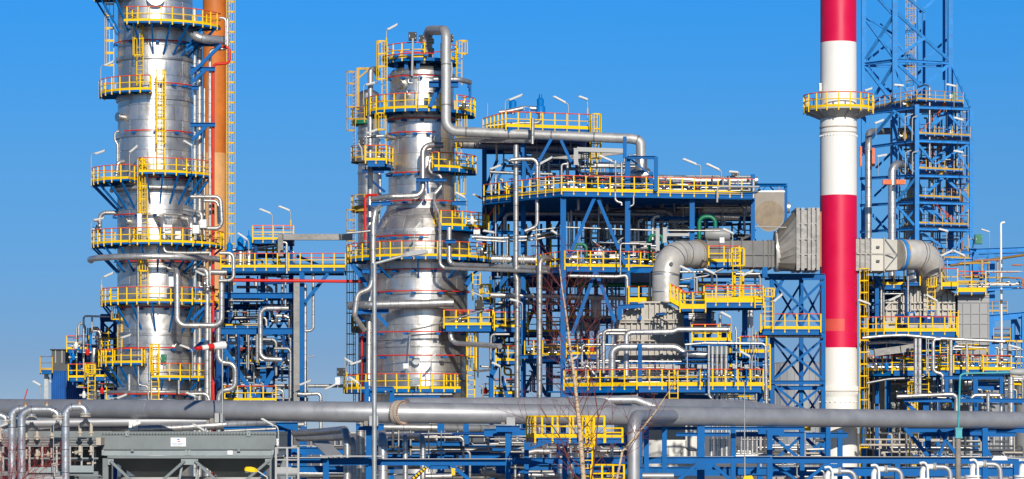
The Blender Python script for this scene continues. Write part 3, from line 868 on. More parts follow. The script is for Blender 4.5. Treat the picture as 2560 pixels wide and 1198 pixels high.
for x in (605, 632, 690): f.col(x, 832, 864, Db-2.6, .22)
f.x(670, 742, 726, 826, Db+4.2, .14, mat='blue_dark'); f.x(566, 742, 612, 826, Db+5.4, .14, mat='blue_dark')
platform('long yellow railed bridge walkway joining the two silver columns', [(552, Db-3.2), (864, Db-3.2), (864, Db+2), (552, Db+2)], 669, edges=[0, 2], kickh=.2)
platform('small upper yellow balcony above the bridge walkway under two lamps', [(632, Db-1), (734, Db-1), (734, Db+2), (632, Db+2)], 599)
f2 = Frame('blue legs under the small upper balcony of the bridge frame', W(690, 669, Db), mat='blue_dark'); 
for x in (640, 728): f2.col(x, 605, 676, Db-.6, .22); f2.col(x, 605, 676, Db+1.8, .22)
f2.beam(640, 640, 728, 640, Db+1.8, .3)
for i, x in enumerate((574, 601, 622)):
    y = (606, 592, 588)[i]
    root = thing('relief_valve', nth(i, 3, 'blue topped relief valves on the bridge walkway'), 'valve', W(x, 668, Db-1.5), 'relief valves on the bridge walkway')
    b0 = W(x, 668, Db-1.5); zt = W(x, y, Db-1.5).z; h = zt-b0.z
    part(root, 'silver_pot', MB().lathe((b0.x, b0.y), [(.01, b0.z), (.34, b0.z), (.34, b0.z+h*.5), (.2, b0.z+h*.56), (.01, b0.z+h*.56)], 14), 'steel')
    part(root, 'blue_bonnet', MB().lathe((b0.x, b0.y), [(.3, b0.z+h*.56), (.3, b0.z+h*.66), (.22, b0.z+h*.7), (.25, b0.z+h*.9), (.12, b0.z+h*.98), (.05, b0.z+h), (.04, b0.z+h*1.15), (.001, b0.z+h*1.15)], 14), 'valve_blue')
for a_ in (
    ('silver pipe run behind the blue relief valves of the bridge', [(566, 628), (640, 620), (706, 610)], 11, Db, 'pipe'),
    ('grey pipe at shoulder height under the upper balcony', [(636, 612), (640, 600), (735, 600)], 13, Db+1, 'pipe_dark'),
    ('bright thin downpipe in front of the bridge walkway', [(706, 606), (717, 606), (717, 684)], 6, Db-3.6, 'pipe'),
    ('silver U loop hung in the bridge frame, open to the right', [(722, 771), (651, 771), (651, 897), (705, 899)], 12, Db-4.2, 'pipe_fine'),
    ('second silver loop deeper in the bridge frame', [(690, 790), (724, 790), (726, 870), (726, 1010)], 10, Db-1, 'pipe'),
    ('horizontal silver pipe through the V braces of the bridge frame', [(556, 857), (640, 859), (718, 859)], 9, Db-.5, 'pipe'),
    ('slim vertical silver pipe right of the tall blue bridge post', [(763, 712), (763, 1002)], 9, Db-2.4, 'pipe'),
    ('silver pipe dropping from the bridge and turning back left to the post', [(783, 682), (783, 826), (762, 828)], 7, Db-2.5, 'pipe'),
    ('bright red pipe running flat under the bridge walkway', [(580, 701), (700, 702), (912, 704)], 8, Db-3.8, 'red'),
    ('short grey pipe behind the red pipe under the bridge', [(566, 700), (640, 700), (640, 715)], 10, Db-2, 'pipe'),
    ('low silver pipe crossing the foot of the bridge frame', [(556, 962), (690, 964), (770, 965), (900, 965)], 9, Db-1, 'pipe_dark'),
    ('small silver square loop at the foot of the bridge frame', [(681, 1000), (681, 975), (708, 975), (708, 1002)], 6, Db-2.8, 'pipe'),
    ('silver elbow pipe low beside the bridge foot', [(744, 985), (760, 986), (796, 984), (802, 990), (802, 1004)], 9, Db-4, 'pipe'),
    ('upright pale pipe at the right foot of the bridge frame', [(727, 960), (727, 1004)], 12, Db-1.4, 'light_grey')):
    pipe(*a_)
# metal cable duct
def duct(label, pts, w, h, D, mat='duct_steel', name='cable_duct', cat='duct'):
    mb = MB(); P = [wp(p, D) for p in pts]
    for p, q in zip(P[:-1], P[1:]):
        t = (q-p).normalized(); mb.bar(p-t*.02, q+t*.02, w, h)
        n = max(1, int((q-p).length/2.0))
        for k in range(n+1):
            c = p.lerp(q, k/n); mb.bar(c-t*.03, c+t*.03, w+.04, h+.04)
    return solid(name, mb, mat, label, cat)
duct('flat metal cable duct spanning high from the bridge to the middle column', [(706, 593), (880, 593)], .5, .45, Db-2)
duct('upright metal cable duct at the left of the tall blue bridge post', [(742, 696), (742, 1010)], .45, .42, Db-3.6)
duct('short upright metal duct end on the bridge by the upper balcony', [(702, 586), (702, 640)], .4, .5, Db-2)
platform('inner yellow platform seen between the blue bridge beams', [(558, Db+1), (650, Db+1), (650, Db+5), (558, Db+5)], 814)
platform('dim inner yellow platform behind the V braces', [(592, Db+1), (646, Db+1), (646, Db+5), (592, Db+5)], 905)
platform('ground level yellow platform at the foot of the bridge frame', [(562, Db-4), (690, Db-4), (690, Db), (562, Db)], 1001)
for i, (x, y) in enumerate(((600, 905), (625, 905), (640, 1000), (585, 1000), (612, 812), (690, 810))):
    valve(['valve left on the dim inner bridge platform', 'valve right on the dim inner bridge platform', 'valve right at the bridge foot', 'valve left at the bridge foot', 'valve on the inner bridge platform', 'valve inside the silver U loop of the bridge'][i], x, y, Db+2-(3 if i == 5 else 0), 1.0, ('steel', 'rail_red', 'steel', 'valve_blue', 'steel', 'steel')[i])
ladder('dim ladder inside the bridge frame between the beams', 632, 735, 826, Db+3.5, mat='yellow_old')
drum('dark drum lying inside the foot of the bridge frame', 570, 930, 700, 930, 34, Db+4, mat='pipe_dark')
drum('second dark drum inside the bridge frame above the first', 575, 880, 690, 880, 24, Db+6, mat='pipe_dark')
for lab, h, bx, by, dd, tl in (
    ('left of the two tube lamps above the small upper balcony', (663, 529), 681, 600, 1, 22), ('right of the two tube lamps above the small upper balcony, with yellow sleeve', (711, 522), 727, 600, 1, 22),
    ('tube lamp lying aslant over the blue relief valves', (607, 592), 622, 640, 3, 35), ('tube lamp leaning right low beside the bridge duct', (763, 956), 737, 1004, 5, 22),
    ('bright lamp low above the pipeline right of the bridge post', (826, 966), 814, 1004, 5, 25)):
    lamp(lab, h, bx, by, Db-dd, L=.95, tilt=tl, mark='sleeve' in lab)
pipe('thin bent pole right of the slim vertical pipe', [(769, 1004), (769, 892), (790, 890)], 3, Db-3, 'galv', cat='pole', name='bent_pole')

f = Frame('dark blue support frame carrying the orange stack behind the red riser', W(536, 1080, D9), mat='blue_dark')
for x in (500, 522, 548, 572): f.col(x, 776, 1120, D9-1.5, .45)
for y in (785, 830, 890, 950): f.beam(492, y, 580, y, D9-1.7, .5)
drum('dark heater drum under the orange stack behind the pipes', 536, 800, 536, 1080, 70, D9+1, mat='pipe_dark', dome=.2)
# ================================================================== domed column in the middle
D2 = 203; X2 = 1054; s2 = S(D2); c2 = W(X2, HY, D2)
root = thing('domed_column', 'fat silver column with a domed top and a conical flare, in the middle', 'column', (c2.x, c2.y, 0))
part(root, 'lower_shell', MB().lathe((c2.x, c2.y), [(115*s2, 0), (115*s2, zr(700, D2)), (118*s2, zr(590, D2))], 80), 'shell')
part(root, 'conical_flare', MB().lathe((c2.x, c2.y), [(117*s2, zr(589, D2)), (116*s2, zr(579, D2)), (104*s2, zr(553, D2)), (89*s2, zr(527, D2)), (83.5*s2, zr(522, D2))], 80), 'shell', 'dull conical flare of the column')
part(root, 'upper_shell', MB().lathe((c2.x, c2.y), [(83*s2, zr(523, D2)), (83*s2, zr(440, D2)), (80*s2, zr(192, D2))], 80), 'shell')
hd = [(81*s2, zr(191, D2))]+[(81*s2*math.cos(PI/2*k/8), zr(191, D2)+ (zr(160, D2)-zr(191, D2))*math.sin(PI/2*k/8)) for k in range(1, 9)]
part(root, 'domed_head', MB().lathe((c2.x, c2.y), hd, 64), 'shell_thin', 'brownish domed head')
for y0, y1, R in ((188, 195, 82), (297, 307, 83), (516, 528, 86), (586, 594, 120), (727, 732, 117), (849, 853, 117), (866, 870, 117), (950, 954, 117)):
    part(root, 'stiffener_ring', MB().lathe((c2.x, c2.y), [(R*s2-.12, zr(y1, D2)), (R*s2+.06, zr(y1, D2)), (R*s2+.06, zr(y0, D2)), (R*s2-.12, zr(y0, D2))], 72), 'shell_thin')
a = math.radians(-38); n_ = V((math.sin(a), -math.cos(a), 0)); p = V((c2.x, c2.y, zr(217, D2)))+n_*80*s2
part(root, 'manway', MB().tube([p-n_*.2, p+n_*.4], 14*s2, 24).tube([p+n_*.4, p+n_*.5], 16*s2, 24), 'steel')
for y, th_, R in ((348, -58, 82), (357, 26, 82), (245, -25, 81), (640, 40, 116), (905, -4, 115)):
    a = math.radians(th_); n_ = V((math.sin(a), -math.cos(a), 0)); p = V((c2.x, c2.y, zr(y, D2)))+n_*R*s2
    part(root, 'nozzle', MB().tube([p-n_*.1, p+n_*.4], .2, 14).tube([p+n_*.4, p+n_*.5], .3, 14), 'steel')

ringplat('topmost yellow railed platform standing on legs over the domed head', X2, D2, 143, 90, 30, -180, 180, br=0, ends=False, th=.22, gaps=((8, 34),))
f = Frame('short blue legs holding the topmost platform over the domed head', W(X2, 180, D2))
for a in (-60, -30, -5, 50, 75, 130, 220):
    an = math.radians(a); f_ = 72*s2
    x, y = c2.x+f_*math.sin(an), c2.y-f_*math.cos(an)
    part(f.root, 'leg', MB().bar((x, y, zr(182, D2)), (x, y, zr(150, D2)), .26, .26), 'blue')
ringplat('wide walkway around the domed column just below its shoulder', X2-3, D2, 270, 137, 80, -104, 104, br=0, gaps=((25, 43),), th=.2)
ringplat('small walkway on the right of the domed column above the thin S shaped pipe', X2, D2, 417, 138, 82, 15, 84, br=0, th=.26)
ringplat('small walkway at the right of the conical flare', X2+3, D2, 563, 166, 100, 17, 86, br=0, th=.3)
ringplat('widest walkway of the domed column where the bridge arrives, below the flare', X2-4, D2, 640, 182, 117, -96, 96, br=5, drop=40, th=.18)
ringplat('lowest walkway of the domed column just above the grey pipeline', X2-9, D2, 972, 186, 117, -95, 36, br=0, th=.24)
platform('small yellow platform left of the domed column under the caged ladder', [(914, D2-4.6), (966, D2-4.6), (982, D2-3.2), (982, D2-1.5), (914, D2-1.5)], 401, th=.4)
platform('yellow platform at lower right of the domed column carrying a black speaker', [(1110, D2-5), (1232, D2-5), (1232, D2-2.2), (1110, D2-2.2)], 813, th=.4)
platform('tiny yellow step platform on the right ladder of the domed column', [(1200, D2-4.2), (1226, D2-4.2), (1226, D2-2.5), (1200, D2-2.5)], 750, th=.2, top='yellow')
platform('yellow step between the domed column and the blue frame', [(1236, D2-6), (1318, D2-6), (1318, D2-3), (1236, D2-3)], 818, th=.3)
for lab, x, y0, y1, dd, an in (
    ('caged ladder at upper left of the domed column reaching its top platform', 961, 105, 276, 2.2, -45), ('caged ladder at upper right of the domed column reaching its top platform', 1148, 104, 212, 1.5, 50),
    ('caged ladder under the shoulder walkway, right of the domed column', 1147, 285, 420, 1.5, 50), ('caged ladder under the shoulder walkway, left of the domed column', 957, 285, 402, 2.6, -35),
    ('dim caged ladder at the right of the upper shell above the flare walkway', 1143, 430, 562, 1.2, 60),
    ('caged ladder right of the lower shell, just under the widest walkway', 1191, 682, 752, 3.6, 18), ('tall caged ladder at the lower right of the domed column down to the pipeline', 1177, 826, 1004, 3.8, 10),
    ('short caged ladder hanging by the step platform right of the domed column', 1214, 712, 812, 4.0, 10)):
    ladder(lab, x, y0, y1, D2-dd, ang=an)
for lab, y, R, a0, a1 in (
    ('red spray ring round the dome shoulder of the middle column', 188, 92, -80, 80), ('red spray ring under the shoulder walkway of the middle column', 294, 92, -75, 80),
    ('red spray ring below the shoulder walkway level with the speaker box', 329, 92, -85, 24), ('short red spray ring left of the thin S shaped pipe', 430, 94, -70, 2),
    ('red spray ring at the top of the conical flare', 500, 100, -70, 82), ('short red spray ring under the conical flare', 588, 130, -75, 10),
    ('red spray ring under the widest walkway of the middle column', 672, 130, -88, 28), ('red spray ring above the fat header pipe of the middle column', 727, 130, -85, 70),
    ('red spray ring below the fat header pipe of the middle column', 829, 158, -85, 60), ('lowest red spray ring of the middle column above its last walkway', 888, 152, -85, 70),
    ('red ring around the top platform of the middle column', 133, 100, -100, 20)):
    arcpipe(lab, X2, D2, R, y, a0, a1, 3.0, 'red', brk=5, name='spray_ring', cat='water pipe')
O = D2
for a_ in (
    ('fattest overhead pipe arching off the dome then running right to the process frame', [(1069, 162, O), (1069, 76, O-1), (1115, 76, O-5), (1115, 328, O-6.5), (1578, 347, O-8), (1602, 352, O-8), (1603, 424, O-8)], 24.5, O-5, 'pipe_dark2', 'pipe', 'pipe', None, (.035, .06), 1.25),
    ('thin pipe under the overhead pipe with an upturned end', [(1136, 352, O-3), (1326, 354, O-8.5), (1332, 350, O-8.5), (1332, 296, O-8.5)], 9, O-10, 'pipe'),
    ('second thin pipe close below the overhead pipe', [(1140, 345, O-2), (1320, 347, O-7)], 6, O-8, 'pipe'),
    ('fat dim pipe running behind and below the overhead pipe', [(1120, 358, O), (1300, 366, O+2), (1452, 372, O+2), (1460, 400, O+2)], 24, O-5, 'pipe_dark'),
    ('thin white vent pipe standing before the dome', [(1030, 190, O-3.2), (1032, 96, O-3.2)], 6, O-3.2, 'light_grey'),
    ('tall silver downcomer left of the domed column with hooked top', [(944, 186, O-.5), (938, 172, O-1), (926, 174, O-1.4), (925, 500, O-1.4), (922, 1004, O-3.5)], 14, O-2, 'pipe'),
    ('silver pipe leaving the upper shell, dropping past the pipe clamp and turning left', [(1107, 363, O-3), (1057, 363, O-3.6), (1057, 490, O-3.8), (975, 492, O-4), (930, 497, O-3)], 15, O-3.5, 'pipe_fine'),
    ('silver pipe slanting from the flare top down the left side through the widest walkway', [(962, 505, O-3.4), (938, 527, O-4.4), (933, 560, O-4.6), (933, 690, O-4.8), (925, 722, O-4.8), (893, 735, O-4.8), (886, 790, O-4.8), (911, 826, O-4)], 13, O-4.5, 'pipe'),
    ('thin S shaped pipe winding down the right front of the domed column', [(1096, 394, O-2.8), (1074, 397, O-3.3), (1073, 432, O-3.3), (1103, 438, O-3.1), (1103, 467, O-3.1), (1086, 487, O-3.3), (1086, 508, O-3.8), (1100, 538, O-4.3), (1100, 662, O-5.8), (1112, 671, O-5.8), (1372, 680, O-11)], 8.5, O-4, 'pipe'),
    ('silver pipe hanging from the flare walkway and turning right', [(1123, 570, O-4.5), (1123, 655, O-5.2), (1136, 662, O-5.2), (1372, 671, O-10.6)], 12, O-5, 'pipe_fine'),
    ('very fat silver header pipe lying across the lower shell', [(876, 765, O-2.6), (915, 763, O-4.4), (1134, 757, O-4.4)], 21, O-4.3, 'pipe_fine'),
    ('thin conduit rising aslant to the black speaker at right of the lower shell', [(1206, 776, O-5.3), (1124, 802, O-5), (1061, 819, O-4.4), (1026, 825, O-4.2), (1020, 914, O-4.2)], 4, O-4.4, 'pipe'),
    ('silver elbow pipe under the speaker platform turning right to the frame', [(1127, 816, O-4.5), (1127, 848, O-4.5), (1139, 858, O-4.5), (1250, 866, O-10)], 13, O-4.5, 'pipe_fine'),
    ('dark silver pipe carrying on right beyond the elbow under the speaker platform', [(1240, 864, O-3), (1296, 870, O-4)], 12, O-4, 'pipe_dark'),
    ('red riser bent over left of the conical flare', [(945, 488, O-3.4), (916, 488, O-3), (913, 500, O-3), (913, 600, O-3)], 7, O-3, 'red'),
    ('dark red pipe at far left foot of the domed column', [(905, 820, O-1), (905, 1004, O-1)], 6, O-1, 'red'),
    ('small white pipe right of the arch beside the dome', [(1128, 155, O-2.5), (1130, 172, O-2.5), (1128, 200, O-2.5)], 5, O-2.5, 'light_grey'),
    ('horizontal grey stub pipe behind the arch at the dome shoulder', [(1083, 199, O-4.2), (1148, 199, O-4.2), (1175, 206, O-3)], 13, O-4, 'pipe_dark'),
    ('small bent pipe below the dark round manway of the dome', [(1030, 192, O-2.8), (1021, 198, O-3.2), (1020, 208, O-3.2), (1032, 208, O-3.2)], 6, O-3, 'pipe'),
    ('thin pole like pipe before the shoulder walkway', [(1048, 192, O-4.2), (1045, 272, O-4.2)], 3, O-4.2, 'pipe'),
    ('silver pipe leaving the upper left of the shell at speaker height', [(988, 345, O-2), (960, 340, O-3), (912, 343, O-3)], 8, O-2, 'pipe'),
    ('white bent pipe holding the black box left of the column', [(896, 358), (904, 372), (906, 400)], 5, O-4, 'light_grey'),
    ('flat silver pipe across the widest walkway at the left', [(866, 583), (905, 580), (926, 577)], 6, O-5, 'pipe'),
    ('long thin pipe lying over the lowest walkway edge', [(918, 986, O-7), (1130, 986, O-7)], 4, O-7, 'pipe'),
    ('fat silver pipe from the right of the widest walkway into the frame', [(1228, 648, O-8), (1340, 650, O-8)], 19, O-8, 'pipe_fine', 'pipe', 'pipe', None, (.3, .7)),
    ('long silver pipe running right from the step platform through the frame', [(1226, 738, O-6), (1420, 741, O-6), (1640, 748, O-5)], 13, O-6, 'pipe'),
    ('thin bent pipe right of the step platform', [(1226, 738, O-4.6), (1234, 748, O-4.6), (1234, 790, O-4.6)], 4, O-4.6, 'pipe'),
    ('thin squared pipe at the left of the blue frame foot', [(1276, 836, O-7), (1228, 836, O-7), (1226, 925, O-7), (1192, 928, O-6)], 6, O-7, 'pipe')):
    pipe(*a_)
f = Frame('blue clamps and arms holding the pipes on the front of the domed column', W(X2, 400, D2-4), name='pipe_support', cat='pipe support')
f.beam(1072, 211, 1146, 211, D2-4.6, .42, .5); f.brace(1075, 268, 1098, 216, D2-4, .3); f.beam(1168, 214, 1178, 214, D2-2, .3); f.col(1175, 210, 245, D2-2, .2)
f.beam(1040, 450, 1075, 450, D2-4.2, .24, .3); f.brace(1043, 478, 1043, 450, D2-4.1, .16); f.brace(1070, 484, 1068, 450, D2-4.1, .16)
f.beam(1085, 450, 1116, 450, D2-3.6, .22, .3); f.beam(926, 511, 977, 508, D2-4, .3, .3); f.beam(892, 780, 972, 778, D2-3.9, .3, .3)
f.brace(938, 780, 970, 816, D2-3.9, .24); f.brace(885, 780, 912, 804, D2-3, .2); f.beam(905, 678, 950, 678, D2-4.4, .3); f.beam(1112, 604, 1140, 604, D2-5.3, .26, .3)
f.brace(880, 662, 920, 716, D2-3, .3); f.brace(1182, 690, 1164, 715, D2-3, .3); f.beam(1130, 508, 1168, 508, D2-2, .3)
f = Frame('low blue portal in front of the lowest walkway of the domed column', W(980, 1004, D2-8))
f.col(917, 955, 1100, D2-8, .3); f.col(980, 968, 1100, D2-8, .3); f.beam(925, 972, 982, 972, D2-8.3, .3); f.col(929, 968, 1100, D2-8, .22); f.beam(982, 996, 1100, 992, D2-7.6, .24)
cabinet('left black speaker box above the dome on a thin white vent', 1021, 80, 1041, 100, D2-3.1, 'black', .5, name='speaker_box', cat='speaker', bracket=False)
cabinet('middle black speaker box above the dome, half behind the arch', 1047, 88, 1060, 104, D2-1, 'black', .5, name='speaker_box', cat='speaker')
cabinet('right black speaker box above the dome, right of the arch', 1124, 86, 1133, 103, D2-1, 'black', .5, name='speaker_box', cat='speaker')
cabinet('black speaker box on the platform at lower right of the domed column', 1187, 750, 1210, 774, D2-5.2, 'black', .6, name='speaker_box', cat='speaker')
cabinet('black speaker box low over the pipeline left of the domed column', 842, 920, 862, 940, D2-6, 'black', .6, name='speaker_box', cat='speaker')
cabinet('black speaker box left of the small ladder platform by the column', 896, 344, 910, 362, D2-4, 'black', .5, name='speaker_box', cat='speaker', bracket=False)
cabinet('small white instrument box on the lower front of the domed column', 1008, 909, 1022, 922, D2-4.4, 'white', .25)
cabinet('white control cabinet below the black speaker left of the domed column', 838, 944, 850, 962, D2-6, 'white', .3)
cabinet('grey panel on the rail of the lowest walkway of the domed column', 1030, 944, 1050, 962, D2-6.2, 'cooler_light', .15)
for lab, h, bx, by, dd, tl in (
    ('tilted lamp with yellow sleeve on top of the domed column', (981, 67), 966, 138, 1.5, 28), ('pale lamp at the left of the shoulder walkway', (929, 208), 909, 262, 2, 14),
    ('lamp over the small platform left of the domed column', (930, 328), 916, 400, 4, 20), ('lamp with dark back before the conical flare', (1042, 566), 1036, 636, 6, 50),
    ('lamp above the right end of the flare walkway', (1198, 494), 1215, 560, 3, 28), ('left of two crossed lamps by the low speaker box', (874, 902), 862, 968, 4, -30), ('right of two crossed lamps by the low speaker box, with yellow sleeve', (889, 906), 867, 968, 5, 18),
    ('lamp leaning left over the lowest walkway of the domed column', (886, 952), 902, 1002, 7, 35), ('bright lamp at the left end of the widest walkway under the red frame', (1150, 488), 1166, 540, 2, 28),
    ('lamp right of the widest walkway near the frame', (1222, 580), 1234, 640, 5, 10), ('lamp beside the step platform under the caged ladder', (1192, 735), 1206, 750, 4.6, 25),
    ('lamp thin against the lower shell of the domed column', (1080, 893), 1077, 968, 5.6, 50)):
    lamp(lab, h, bx, by, D2-dd, L=.85, tilt=tl, mark='sleeve' in lab)
for lab, x, y, dd, mt in (('white valve on the flare walkway at the right', 1180, 560, 4, 'white'), ('small valve on the lower right speaker platform', 1150, 812, 4, 'steel'), ('valve on the small platform left of the domed column', 956, 400, 3.4, 'steel'),
                      ('valve at the right end of the widest walkway', 1205, 640, 4.5, 'steel'), ('valve with red wheel right of the flare walkway', 1192, 600, 5, 'steel'), ('grey valve on the shoulder walkway by the right ladder', 1160, 272, 3, 'steel')):
    valve(lab, x, y, D2-dd, .9, mt)
cabinet('white hooded street level box at the right of the widest walkway', 1184, 574, 1200, 586, D2-5, 'white', .4)
# slim column standing behind on the left
D3 = 236; c3 = W(922, HY, D3); s3 = S(D3)
root = thing('slim_column', 'slim grey column hidden behind the left side of the domed column', 'column', (c3.x, c3.y, 0))
part(root, 'shell', MB().lathe((c3.x, c3.y), [(27*s3, 0), (27*s3, zr(240, D3))]+[(27*s3*math.cos(PI/2*k/6), zr(240, D3)+.55*math.sin(PI/2*k/6)) for k in range(1, 7)], 40), 'shell_thin')
for y in (330, 430, 520, 610, 800): part(root, 'stiffener_ring', MB().lathe((c3.x, c3.y), [(26*s3, zr(y+6, D3)), (28.5*s3, zr(y+6, D3)), (28.5*s3, zr(y, D3)), (26*s3, zr(y, D3))], 40), 'steel')
for lab, y, m_, tr in (('weathered green edged balcony at the top of the slim rear column', 299, 'green', 'rail_rust'), ('grey weathered balcony on the slim rear column beside the small ladder platform', 394, 'dark_grey', 'rail_rust'),
                ('weathered yellow balcony on the slim rear column left of the flare', 518, 'yellow_old', 'yellow_old'), ('faded balcony low on the slim rear column near the red spray ring', 820, 'concrete', 'rail_rust')):
    ringplat(lab, 922, D3, y, 44, 27, -130, 10, under=m_, mat='yellow_old', top=tr, th=.3)
ladder('rusty ladder up the slim rear column above its grey balcony', 886, 180, 392, D3-1, ang=-70, mat='yellow_old'); ladder('faded ladder running down the slim rear column to the pipeline', 886, 525, 1004, D3-1, ang=-70, mat='yellow_old')
f = Frame('orange jib arm over the slim rear column', W(895, 275, D3-1), mat='yellow_old', name='jib_crane', cat='crane')
f.brace(895, 275, 895, 170, D3-1, .24, name='mast'); f.brace(895, 172, 934, 172, D3-1, .2, name='arm'); f.brace(896, 196, 922, 174, D3-1, .14)
pipe('silver pipe pair end beside the slim rear column', [(950, 520, D3-6), (950, 430, D3-6), (905, 426, D3-6)], 8, D3-6, 'pipe')
pipe('thin pipe behind the downcomer left of the domed column', [(948, 420), (948, 560)], 6, D3-5, 'pipe_dark')
f = Frame('dark blue brackets between the slim rear column and the downcomer', W(925, 450, D3-6), mat='blue_dark', name='pipe_support', cat='pipe support')
f.beam(905, 428, 960, 428, D3-7, .3); f.brace(915, 440, 962, 480, D3-7, .2); f.beam(900, 900, 918, 900, D3-6, .4); f.beam(898, 850, 920, 850, D3-6, .4); f.brace(910, 560, 935, 520, D3-6.5, .2)
# ================================================================== main blue process frame
DK = 192
f = Frame('big multi storey blue process frame right of the domed column with A shaped braces', W(1560, HY, DK+8), name='process_frame')
A = f
for x, y0, y1, D, w_ in ((1408, 486, 1150, 191, .38), (1569, 392, 1150, 192, .36), (1730, 486, 640, 193, .34), (1882, 436, 640, 194, .28), (1964, 462, 600, 197, .22),
                     (1308, 360, 1120, 197, .34), (1229, 700, 1120, 200, .3), (1211, 320, 640, 204, .34), (1371, 380, 1110, 212, .38), (1468, 380, 960, 214, .36), (1600, 400, 900, 214, .3), (1310, 400, 1110, 213, .3),
                     (1473, 320, 476, 206, .3), (1309, 320, 480, 197, .3), (1528, 400, 478, 208, .3), (1490, 640, 1000, 205, .3), (1628, 430, 478, 195, .26), (1640, 392, 478, 191.5, .26), (1233, 480, 700, 212, .28), (1443, 320, 480, 212, .3), (1700, 560, 900, 210, .3)):
    f.col(x, y0, y1, D, w_)
T = MB()
for x0, y0, x1, y1, D, D1_, h in ((1404, 484, 1886, 490, 190.6, 193.2, .42), (1210, 497, 1404, 484, 197.5, 190.6, .42), (1210, 490, 1880, 490, 213, 213, .42), (1408, 674, 1660, 675, 191, 192.5, .42), (1309, 681, 1408, 674, 197, 191, .4), (1230, 684, 1660, 684, 213, 213, .4),
                        (1265, 326, 1476, 328, 196, 197.5, .4), (1208, 332, 1265, 326, 200, 196, .4), (1210, 335, 1476, 335, 211, 211, .4), (1569, 394, 1640, 394, 191.6, 191.5, .2), (1562, 342, 1562, 395, 191.8, 191.8, .3), (1880, 463, 1966, 463, 194, 197, .22),
                        (1228, 580, 1303, 583, 199, 197.4, .26), (1405, 742, 1560, 744, 205, 205, .26), (1310, 400, 1528, 412, 208, 208, .3), (1420, 930, 1600, 930, 205, 205, .4), (1312, 900, 1400, 896, 197, 192, .4), (1277, 893, 1402, 890, 195, 195, .26), (1240, 1000, 1420, 1000, 196, 192, .4),
                        (1340, 724, 1400, 724, 203, 203, .2), (1640, 620, 1890, 622, 206, 206, .3), (1700, 562, 1830, 560, 204, 204, .3), (1230, 870, 1300, 864, 200, 200, .3), (1740, 690, 1900, 690, 199, 199, .3)):
    f.beam(x0, y0, x1, y1, D, h, .24, D1=D1_)
for x0, y0, x1, y1, D, w_ in ((1490, 486, 1421, 645, 191.2, .22), (1490, 486, 1563, 662, 191.4, .22), (1489, 678, 1431, 834, 191.2, .24), (1489, 678, 1544, 822, 191.4, .24),
                          (1378, 348, 1347, 404, 194.5, .2), (1402, 350, 1428, 406, 194.5, .2), (1375, 490, 1315, 600, 212.5, .26), (1310, 500, 1366, 640, 213.2, .26), (1232, 600, 1300, 480, 213, .2), (1366, 690, 1300, 860, 212.5, .26), (1310, 700, 1370, 860, 213.4, .26),
                          (1310, 872, 1366, 990, 213, .26), (1366, 870, 1300, 1000, 212.6, .26), (1468, 690, 1400, 860, 213.6, .24), (1400, 700, 1465, 860, 214.4, .24), (1211, 480, 1243, 400, 204.4, .22), (1300, 380, 1330, 440, 197.4, .18), (1340, 410, 1308, 476, 197.6, .18), (1230, 480, 1264, 408, 200, .18),
                          (1380, 590, 1420, 520, 213, .22), (1600, 640, 1668, 560, 213.6, .2), (1574, 396, 1632, 442, 192.2, .1), (1580, 475, 1632, 440, 192.2, .1), (1906, 477, 1918, 462, 196.4, .08), (1935, 477, 1920, 462, 196.4, .08), (1260, 880, 1230, 940, 200, .24), (1250, 920, 1300, 870, 199.6, .2), (1255, 940, 1270, 1000, 200, .24)):
    f.brace(x0, y0, x1, y1, D, w_)
platform('long main yellow railed deck of the blue process frame under several tube lamps', [(1404, 190.4), (1884, 193.2), (1884, 213), (1210, 213), (1210, 197.5)], 478, edges=[0, 3, 4], kickh=.22, th=.3)
platform('middle yellow railed deck of the process frame behind the A shaped braces', [(1412, 190.8), (1572, 191.8), (1660, 193), (1660, 212), (1240, 212), (1318, 197.2)], 666, edges=[0, 1, 5], kickh=.2, th=.3)
platform('top yellow railed deck of the process frame below the arched overhead pipe level', [(1265, 195.6), (1478, 197.4), (1478, 211), (1210, 211), (1208, 200)], 317, edges=[0, 1, 4, 3], kickh=.22, th=.34)
platform('small yellow balcony left of the upright flue duct', [(1572, 190), (1622, 190), (1622, 193), (1572, 193)], 755, th=.3, edges=[0, 1, 3], kickh=.3)
platform('low left yellow platform inside the process frame beside the two tall silver risers', [(1312, 196), (1402, 194), (1402, 204), (1312, 204)], 890, th=.3, edges=[0, 3])
platform('small yellow platform low behind the tall silver risers of the frame', [(1234, 200), (1292, 200), (1292, 206), (1234, 206)], 985, th=.2)
platform('yellow platform hung between two blue posts left of the first tall silver riser', [(1240, 199), (1300, 199), (1300, 203), (1240, 203)], 902, th=.2)
platform('short shaded yellow platform behind the furnace pipes near the bare tree', [(1416, 199), (1500, 199), (1500, 204), (1416, 204)], 886, th=.3, edges=[0, 1])
ladder('narrow caged ladder at the right end of the top deck of the process frame', 1484, 287, 476, 197, ang=30)
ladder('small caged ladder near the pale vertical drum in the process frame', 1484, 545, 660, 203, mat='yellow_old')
ladder('dim yellow ladder beside the pale drum, behind the left A brace', 1460, 540, 664, 206, w=.4, cage=False, mat='yellow_old')
